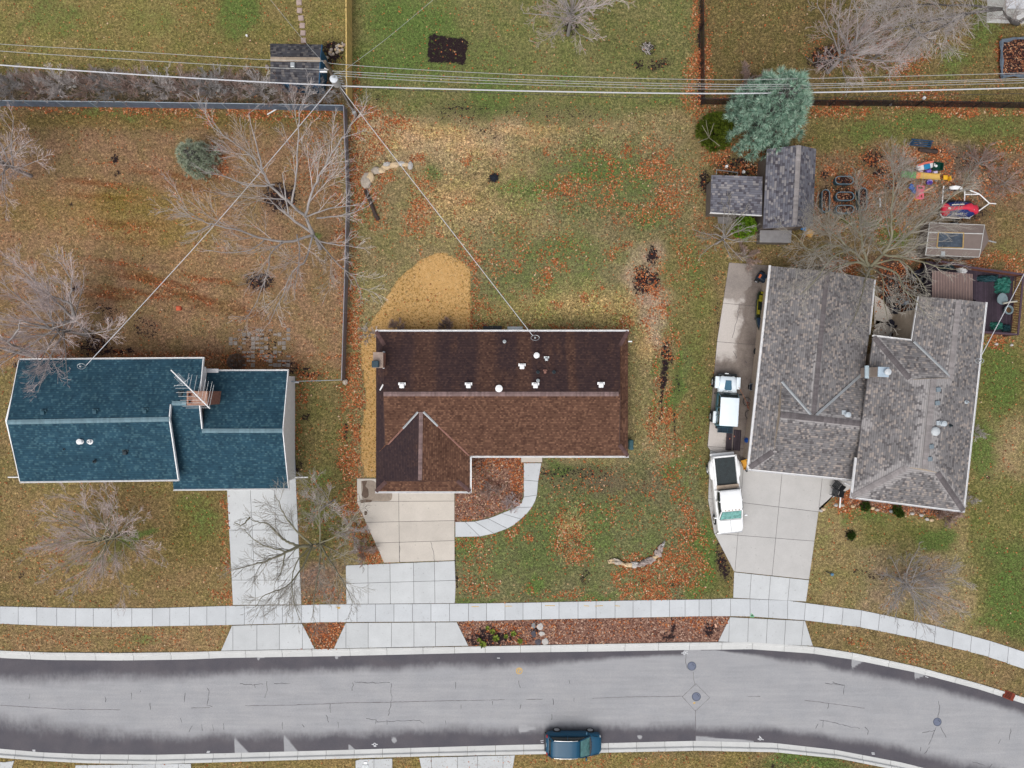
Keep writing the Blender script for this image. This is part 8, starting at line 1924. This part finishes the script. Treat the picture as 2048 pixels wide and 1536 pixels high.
for i in range(34):
    x = 652 + rs_.uniform(0, 38); y = 112 - (x - 652) * .62 + rs_.uniform(-6, 9)
    o = stone('small pale rock of the heap between the blue shed and the wooden fence', x, y, (rs_.uniform(.07, .14), rs_.uniform(.07, .13), .1), i, ('stone', 'stone_white', 'stone_dark', 'stone_tan')[i % 4], 'rocks heaped by the blue shed', nm='rock')
ROW = [(1641, 1021, 'stone_white'), (1646, 1018, 'stone_tan'), (1671, 1010, 'stone_white'), (1684, 1010, 'stone'), (1705, 1012, 'stone_tan'), (1744, 1016, 'stone_tan'), (1753, 1019, 'stone'), (1781, 1022, 'stone_grey'), (1824, 1027, 'stone_white'), (1842, 1030, 'stone_white'), (1853, 1038, 'stone_white'), (1862, 1040, 'stone_tan')]
for i, (x, y, m_) in enumerate(ROW): stone(nth[i].replace('topmost', 'rightmost') + ' rock edging the front bed of the grey house', x, y, (.17, .13, .12), 40 + i, m_, 'rocks edging the front bed', nm='rock')
for i, (x, y) in enumerate(((1992, 688), (2022, 690))): stone(('left', 'right')[i] + ' pale rock on the leaves just below the deck', x, y, (.13, .11, .1), 60 + i, 'stone_white', 'rocks below the deck', nm='rock')
for i, (x, y) in enumerate(((70, 176), (178, 177), (335, 180), (437, 182), (452, 184), (150, 173))): stone(('farthest left', 'third from the left', 'fourth from the left', 'fifth from the left', 'rightmost', 'second from the left')[i] + ' pale rock half hidden in the hedge', x, y, (.16, .12, .1), 70 + i, 'stone_white', 'rocks in the hedge', nm='rock')
stone('pale stone at the bottom end of the boundary wire fence', 691, 764, (.2, .26, .16), 90, 'stone', nm='rock'); stone('brown rock at the left corner of the blue shed', 535, 135, (.16, .2, .14), 91, 'stone_dark', nm='rock')
# pot of fire / brush
t = thing('brush_pile', 'small heap of grey sticks and leaves on the upper middle lawn', 'brush pile', at(1293, 95)); mb = MB(); r_ = random.Random(8)
for k in range(40):
    a = r_.uniform(0, 6.28); p = at(1293 + r_.uniform(-7, 7), 95 + r_.uniform(-9, 9), r_.uniform(.05, .25)); L = r_.uniform(.15, .4); mb.tube([p, p + Vector((math.cos(a) * L, math.sin(a) * L, r_.uniform(-.04, .1)))], .016, 4)
mb.build('sticks', M['twig_grey'], t)
t = thing('scrap_pile', 'dark scorched heap on the green lawn right of the long service wire', 'ash pile', at(988, 356)); mb = MB(); [mb.blob(at(988 + 5 * math.cos(k * 1.3), 356 + 5 * math.sin(k * 1.3), .02), (.16, .14, .07), k, .5) for k in range(6)]; mb.blob(at(988, 356, .03), (.26, .24, .1), 9, .5); mb.build('ash', mat('ash_black', c(30, 34, 44), .9, .4, 9), t)
t = thing('garden_light', 'small blue solar light on a dark stick on the right front lawn', 'garden light', at(1660, 1147)); mb = MB(); mb.tube([at(1652, 1143, .03), at(1663, 1148, .2)], .035, 5); mb.build('stick', M['black_plastic'], t); mb = MB(); mb.lathe(at(1663, 1148, .12), [(.05, 0), (.13, .12), (.1, .2)], 12); mb.build('lamp_head', mat('blue_head', c(92, 136, 168), .4, .15), t)
t = thing('brick', 'pale orange brick lying in the mulch strip near the right driveway', 'brick', at(1431.5, 1251)); mb = MB(); mb.rbox(at(1431.5, 1251, .05), (.14, .3, .09), .01, .35); mb.build('block', mat('pale_brick', c(236, 188, 160), .8, .08), t)
mb = MB(); px_tube(mb, [(706, 243, .03), (711, 255, .12), (713.5, 266, .04)], .03, 5); tag(mb.build('marker_flag_pole', mat('yellow_pole', c(214, 160, 40), .5, .1)), 'thin yellow guard rod on the ground below the utility pole', 'rod')
r_ = random.Random(2); PV = mat('worn_paver', c(150, 142, 136), .9, .25, 5, 18, isl=.2)
pm = MB()
for i in range(14):
    for j in range(9):
        x = 462 + i * 8.8; y = 660 + j * 8.8
        if r_.random() < .45 + .2 * (x - 460) / 120: pm.box(at(x + r_.uniform(-.5, .5), y + r_.uniform(-.5, .5), .003), (.3, .3 * r_.choice((.5, 1)), .02), r_.uniform(-.05, .05))
pm.build('patio', PV, kind='structure')
# bin of the far pavement, at the bottom edge
for x, lb in ((731, 'grey vent plate lying on the concrete pad at the bottom edge'),): mb = MB(); [mb.box(at(x, 1531 + 2 * k, .06), (.5, .05, .04)) for k in range(3)]; tag(mb.build('vent_plate', M['galv']), lb, 'plate')
mb = MB(); mb.rbox(at(731, 1526, .06), (.28, .2, .06), .02); tag(mb.build('meter_lid', M['white_trim']), 'small white lid on the concrete pad at the bottom edge', 'lid')

# ------------------------------------------------------------------ street furniture and markings
def manhole(label, px, py, r=.36):
    z = road_z(px, py); p = at(px, py); p.z = z
    t = thing('manhole_cover', label, 'manhole cover', p, 0, 'manhole covers in the street'); mb = MB(); mb.lathe(p, [(r, -.02), (r, .006), (r * .86, .008), (r * .84, .004)], 28); mb.build('ring', mat('cast_iron_rim', c(92, 98, 116), .6, .15), t)
    mb = MB(); mb.lathe(p, [(r * .82, -.02), (r * .82, .008)], 28); mb.build('lid', mat('cast_iron', c(116, 124, 146), .55, .2, 20, 50), t)
    mb = MB()
    for a in (.4, 1.1): mb.lathe(p + Vector((r * .5 * math.cos(a), r * .5 * math.sin(a), 0)), [(.035, 0), (.035, .012)], 8)
    mb.build('pick_holes', M['rubber'], t)
manhole('manhole cover nearest the kerb, beside the white spray mark', 1384, 1333); manhole('manhole cover inside the diamond shaped cut', 1393, 1394); manhole('manhole cover alone in the right bend of the street', 1875.5, 1444.5, .34)
sg = thing('storm_drain', 'rusty red storm drain grate set in the right end of the kerb', 'storm drain', at(2018, 1391)); A_ = heading(60, 25); mb = MB(); p = at(2018, 1391, 0)
mb.box(p + Vector((0, 0, .0)), (.85, .62, .10), A_); mb.build('casting', mat('rust_red', c(136, 62, 44), .9, .25, 6), sg); mb = MB()
for k in range(5): mb.box(p + rotz(A_) @ Vector((-.1, -.2 + .1 * k, .055)), (.5, .05, .02), A_)
mb.build('grate', mat('rust_dark', c(64, 34, 30), .9, .2), sg)
M['spray_white'] = mat('white_spray', c(226, 228, 232), .9, .12, 9, 40); M['spray_yellow'] = mat('yellow_spray', c(226, 186, 104), .9, .2, 9, 40); M['spray_green'] = mat('green_spray', c(150, 226, 178), .9, .15, 9)
def paint(label, strokes, m_, w_=.06, zf=None, group=None):
    mb = MB()
    for st in strokes:
        pts = []
        for (x, y) in st:
            p = at(x, y); p.z = (zf if zf is not None else road_z(x, y) + .006); pts.append(p)
        mb.ribbon(pts, w_)
    return tag(mb.build('painted_mark', M[m_]), label, 'painted mark', group)
circ = lambda x, y, r: [(x + r * math.cos(k * .4488), y + r * math.sin(k * .4488)) for k in range(15)]
paint('white sprayed circle and dashes by the kerb above the upper manhole', [circ(1369, 1307, 2.4), [(1363, 1307), (1366, 1307)], [(1371, 1305), (1376, 1309)], [(1372, 1303), (1376, 1304)]], 'spray_white')
paint('white sprayed circle with side dashes on the wet strip left of the SUV', [circ(749, 1490, 2.4), [(743, 1490), (746.5, 1490)], [(751.5, 1490), (755, 1490)], [(747, 1494), (752, 1494)]], 'spray_white')
paint('white sprayed mark on the wet strip right of the SUV', [circ(1521, 1479, 2.2), [(1516, 1479), (1518.5, 1480)], [(1523.5, 1479), (1528, 1481)], [(1519, 1473), (1523, 1477)]], 'spray_white')
paint('two short white dashes by the rear of the SUV', [[(1081, 1483), (1087, 1482)], [(1082, 1486), (1087, 1486)]], 'spray_white', .05)
paint('small white dashes near the far kerb at the left edge of the street', [[(63, 1501.5), (69, 1501.5)], [(64, 1503.5), (69, 1503.5)]], 'spray_white', .06)
paint('small white dashes near the far kerb left of the bottom driveway', [[(413, 1504), (419, 1504)], [(412, 1506.5), (418, 1506.5)]], 'spray_white', .06)
paint('small white dashes by the far kerb in the right bend', [[(1744, 1507), (1750, 1507)], [(1745, 1509.5), (1751, 1509.5)]], 'spray_white', .06)
paint('short white dash in the wet band on the near side', [[(994, 1317), (1000, 1317)]], 'spray_white', .05); paint('short white dash by the near kerb in the right bend', [[(1852, 1354), (1858, 1356)]], 'spray_white', .05)
paint('yellow sprayed ring with a letter inside on the dry asphalt', [circ(1038.5, 1342.5, 5.8), [(1036, 1340), (1040, 1339), (1041, 1342), (1037, 1343)], [(1037, 1340), (1037, 1346)]], 'spray_yellow', .07)
paint('pale green sprayed blot on the sidewalk corner by the right driveway', [[(1502, 1227), (1504, 1230), (1507, 1232)], [(1502, 1232), (1505, 1229)], [(1500, 1232.5), (1508, 1233)]], 'spray_green', .12, .036)
paint('faint yellow spray marks along the lawn edge of the sidewalk', [[(943, 1213), (958, 1213)], [(1010, 1212), (1024, 1212)], [(1090, 1211), (1110, 1211)], [(1168, 1211), (1178, 1212)], [(1190, 1212), (1206, 1211)], [(1230, 1211), (1240, 1212)]], 'spray_yellow', .05, .036)
paint('yellow spray mark on the sidewalk left of the middle driveway', [[(673, 1214), (681, 1215)], [(675, 1217), (680, 1216)]], 'spray_yellow', .09, .036)
paint('small yellow spray spot below the manhole in the diamond cut', [[(1387, 1407), (1391, 1406)]], 'spray_yellow', .12)
# cracks and sealed joints
M['crack'] = mat('crack_dark', c(84, 82, 88), .95, .2); M['tar'] = mat('tar_line', c(110, 104, 108), .8, .15)
def cracks(lines, m_, w_, nm, jit=1.2, seed=1):
    r_ = random.Random(seed); mb = MB()
    for ln in lines:
        pts = []
        for (x0, y0), (x1, y1) in zip(ln[:-1], ln[1:]):
            n = max(1, int(math.hypot(x1 - x0, y1 - y0) / 5))
            for k in range(n):
                f = k / n; pts.append((x0 + (x1 - x0) * f + r_.uniform(-jit, jit), y0 + (y1 - y0) * f + r_.uniform(-jit, jit)))
        pts.append(ln[-1]); P = []
        for x, y in pts: p = at(x, y); p.z = road_z(x, y) + .004; P.append(p)
        if len(P) > 1: mb.ribbon(P, [w_ * (.5 + .8 * r_.random()) for _ in P])
    return mb.build(nm, M[m_], kind='structure')
CR = [[(262, 1385), (262, 1400)], [(369, 1386), (368, 1405)], [(415, 1377), (418, 1388), (414, 1412), (424, 1414)], [(299, 1405), (300, 1420)], [(533, 1364), (534, 1380), (529, 1396)], [(478, 1368), (500, 1370), (525, 1369)], [(508, 1370), (510, 1376)], [(548, 1368), (580, 1367)], [(361, 1436), (363, 1446)], [(378, 1465), (384, 1452)], [(403, 1450), (404, 1462)], [(424, 1450), (427, 1463)], [(446, 1448), (447, 1460)], [(564, 1445), (565, 1460)], [(602, 1448), (608, 1455)], [(59, 1387), (57, 1398)], [(210, 1393), (210, 1405)], [(280, 1385), (280, 1382)], [(660, 1406), (661, 1426)], [(652, 1430), (657, 1445)], [(675, 1445), (676, 1457)],
      [(707, 1365), (740, 1366), (779, 1366)], [(706, 1366), (704, 1382)], [(782, 1366), (783, 1400), (776, 1432)], [(732, 1438), (750, 1440), (756, 1444)], [(751, 1450), (752, 1438)], [(773, 1442), (774, 1450)], [(752, 1444), (800, 1442), (838, 1441), (848, 1448)], [(911, 1365), (911, 1378)], [(922, 1410), (922, 1418)], [(985, 1402), (985, 1410)], [(1037, 1363), (1041, 1376)], [(1041, 1410), (1040, 1418)], [(1106, 1397), (1107, 1410)], [(1148, 1397), (1148, 1404)], [(1138, 1360), (1140, 1368)], [(890, 1442), (892, 1450)], [(1103, 1430), (1103, 1440)],
      [(1665, 1365), (1690, 1372), (1688, 1390)], [(1652, 1367), (1690, 1371)], [(1658, 1408), (1656, 1418)], [(1648, 1440), (1646, 1456)], [(1637, 1449), (1632, 1458)], [(1730, 1455), (1738, 1462), (1736, 1470)], [(1878, 1402), (1880, 1420), (1877, 1437)], [(1873, 1455), (1862, 1480), (1858, 1490)], [(1882, 1455), (1893, 1476)], [(1870, 1462), (1845, 1466)], [(1860, 1495), (1850, 1508)], [(1842, 1496), (1842, 1503)], [(2023, 1458), (2020, 1480)], [(2002, 1480), (1998, 1488)], [(1946, 1524), (1970, 1532)], [(1985, 1528), (1980, 1536)], [(1640, 1440), (1720, 1458)]]
cracks(CR, 'crack', .035, 'road_cracks')
JO = [[(0, 1411), (60, 1415), (130, 1419), (240, 1420)], [(382, 1416.5), (419, 1415.5)], [(490, 1412), (580, 1411), (640, 1408.5)], [(640, 1409), (700, 1406), (780, 1405), (900, 1402), (1010, 1400)], [(736, 1405.5), (772, 1405.5)], [(1052, 1399.5), (1085, 1399)], [(1185, 1397), (1270, 1394), (1366, 1393)], [(1496, 1393.5), (1521, 1393.5)], [(1610, 1401), (1680, 1410), (1730, 1417)], [(1373, 1300), (1372, 1325), (1375, 1338)], [(1387, 1345), (1387, 1358), (1391, 1372)], [(1391, 1420), (1392, 1446), (1391.5, 1482)]]
cracks(JO, 'tar', .035, 'road_joints', .4, 3)
cracks([[(1392, 1368), (1420, 1396), (1391, 1423), (1365, 1394), (1392, 1368)]], 'tar', .03, 'road_joints', .1, 4)
def flat_cracks(lines, z, w_=.03, seed=5):
    r_ = random.Random(seed); mb = MB()
    for ln in lines:
        P = []
        for (x0, y0), (x1, y1) in zip(ln[:-1], ln[1:]):
            n = max(1, int(math.hypot(x1 - x0, y1 - y0) / 5))
            for k in range(n): P.append(at(x0 + (x1 - x0) * k / n + r_.uniform(-1, 1), y0 + (y1 - y0) * k / n + r_.uniform(-1, 1), 0))
        P.append(at(*ln[-1])); 
        for p in P: p.z = z
        mb.ribbon(P, w_)
    return mb.build('pavement_cracks', M['crack'], kind='structure')
flat_cracks([[(1478, 606), (1474, 640), (1464, 676)], [(1467, 702), (1473, 717)], [(1490, 722), (1494, 726)], [(799, 1083), (800, 1124)], [(862, 1084), (870, 1122)], [(735, 1010), (731, 1016), (736, 1022)]], .034)
# damp stain patches on the beige drive
mb = MB(); st_ = mat('damp_stain', c(166, 152, 138), .8, .15, 2.5); st2 = mat('damp_stain_dark', c(112, 94, 82), .9, .25, 2.5)
def stain(pts, m_, z):
    q = spline([at(x, y, z) for x, y in pts + pts[:1]], 5); mb = MB(); mb.add(q[:-1][::-1] if True else q, [tuple(range(len(q) - 1))]); o = mb.build('damp_patch', m_, kind='structure'); return o
stain([(722, 962), (748, 962), (765, 984), (782, 984), (784, 996), (776, 1002), (745, 1002), (726, 1002)], st_, .033)
stain([(724, 962), (734, 962), (731, 972), (736, 978), (737, 992), (730, 996), (723, 990), (726, 978)], st2, .036)
stain([(719, 1000), (732, 999), (743, 1000), (742, 1004), (730, 1005), (722, 1006)], st2, .037)
stain([(729, 1022), (734, 1023), (734, 1029), (729, 1030)], st2, .036)
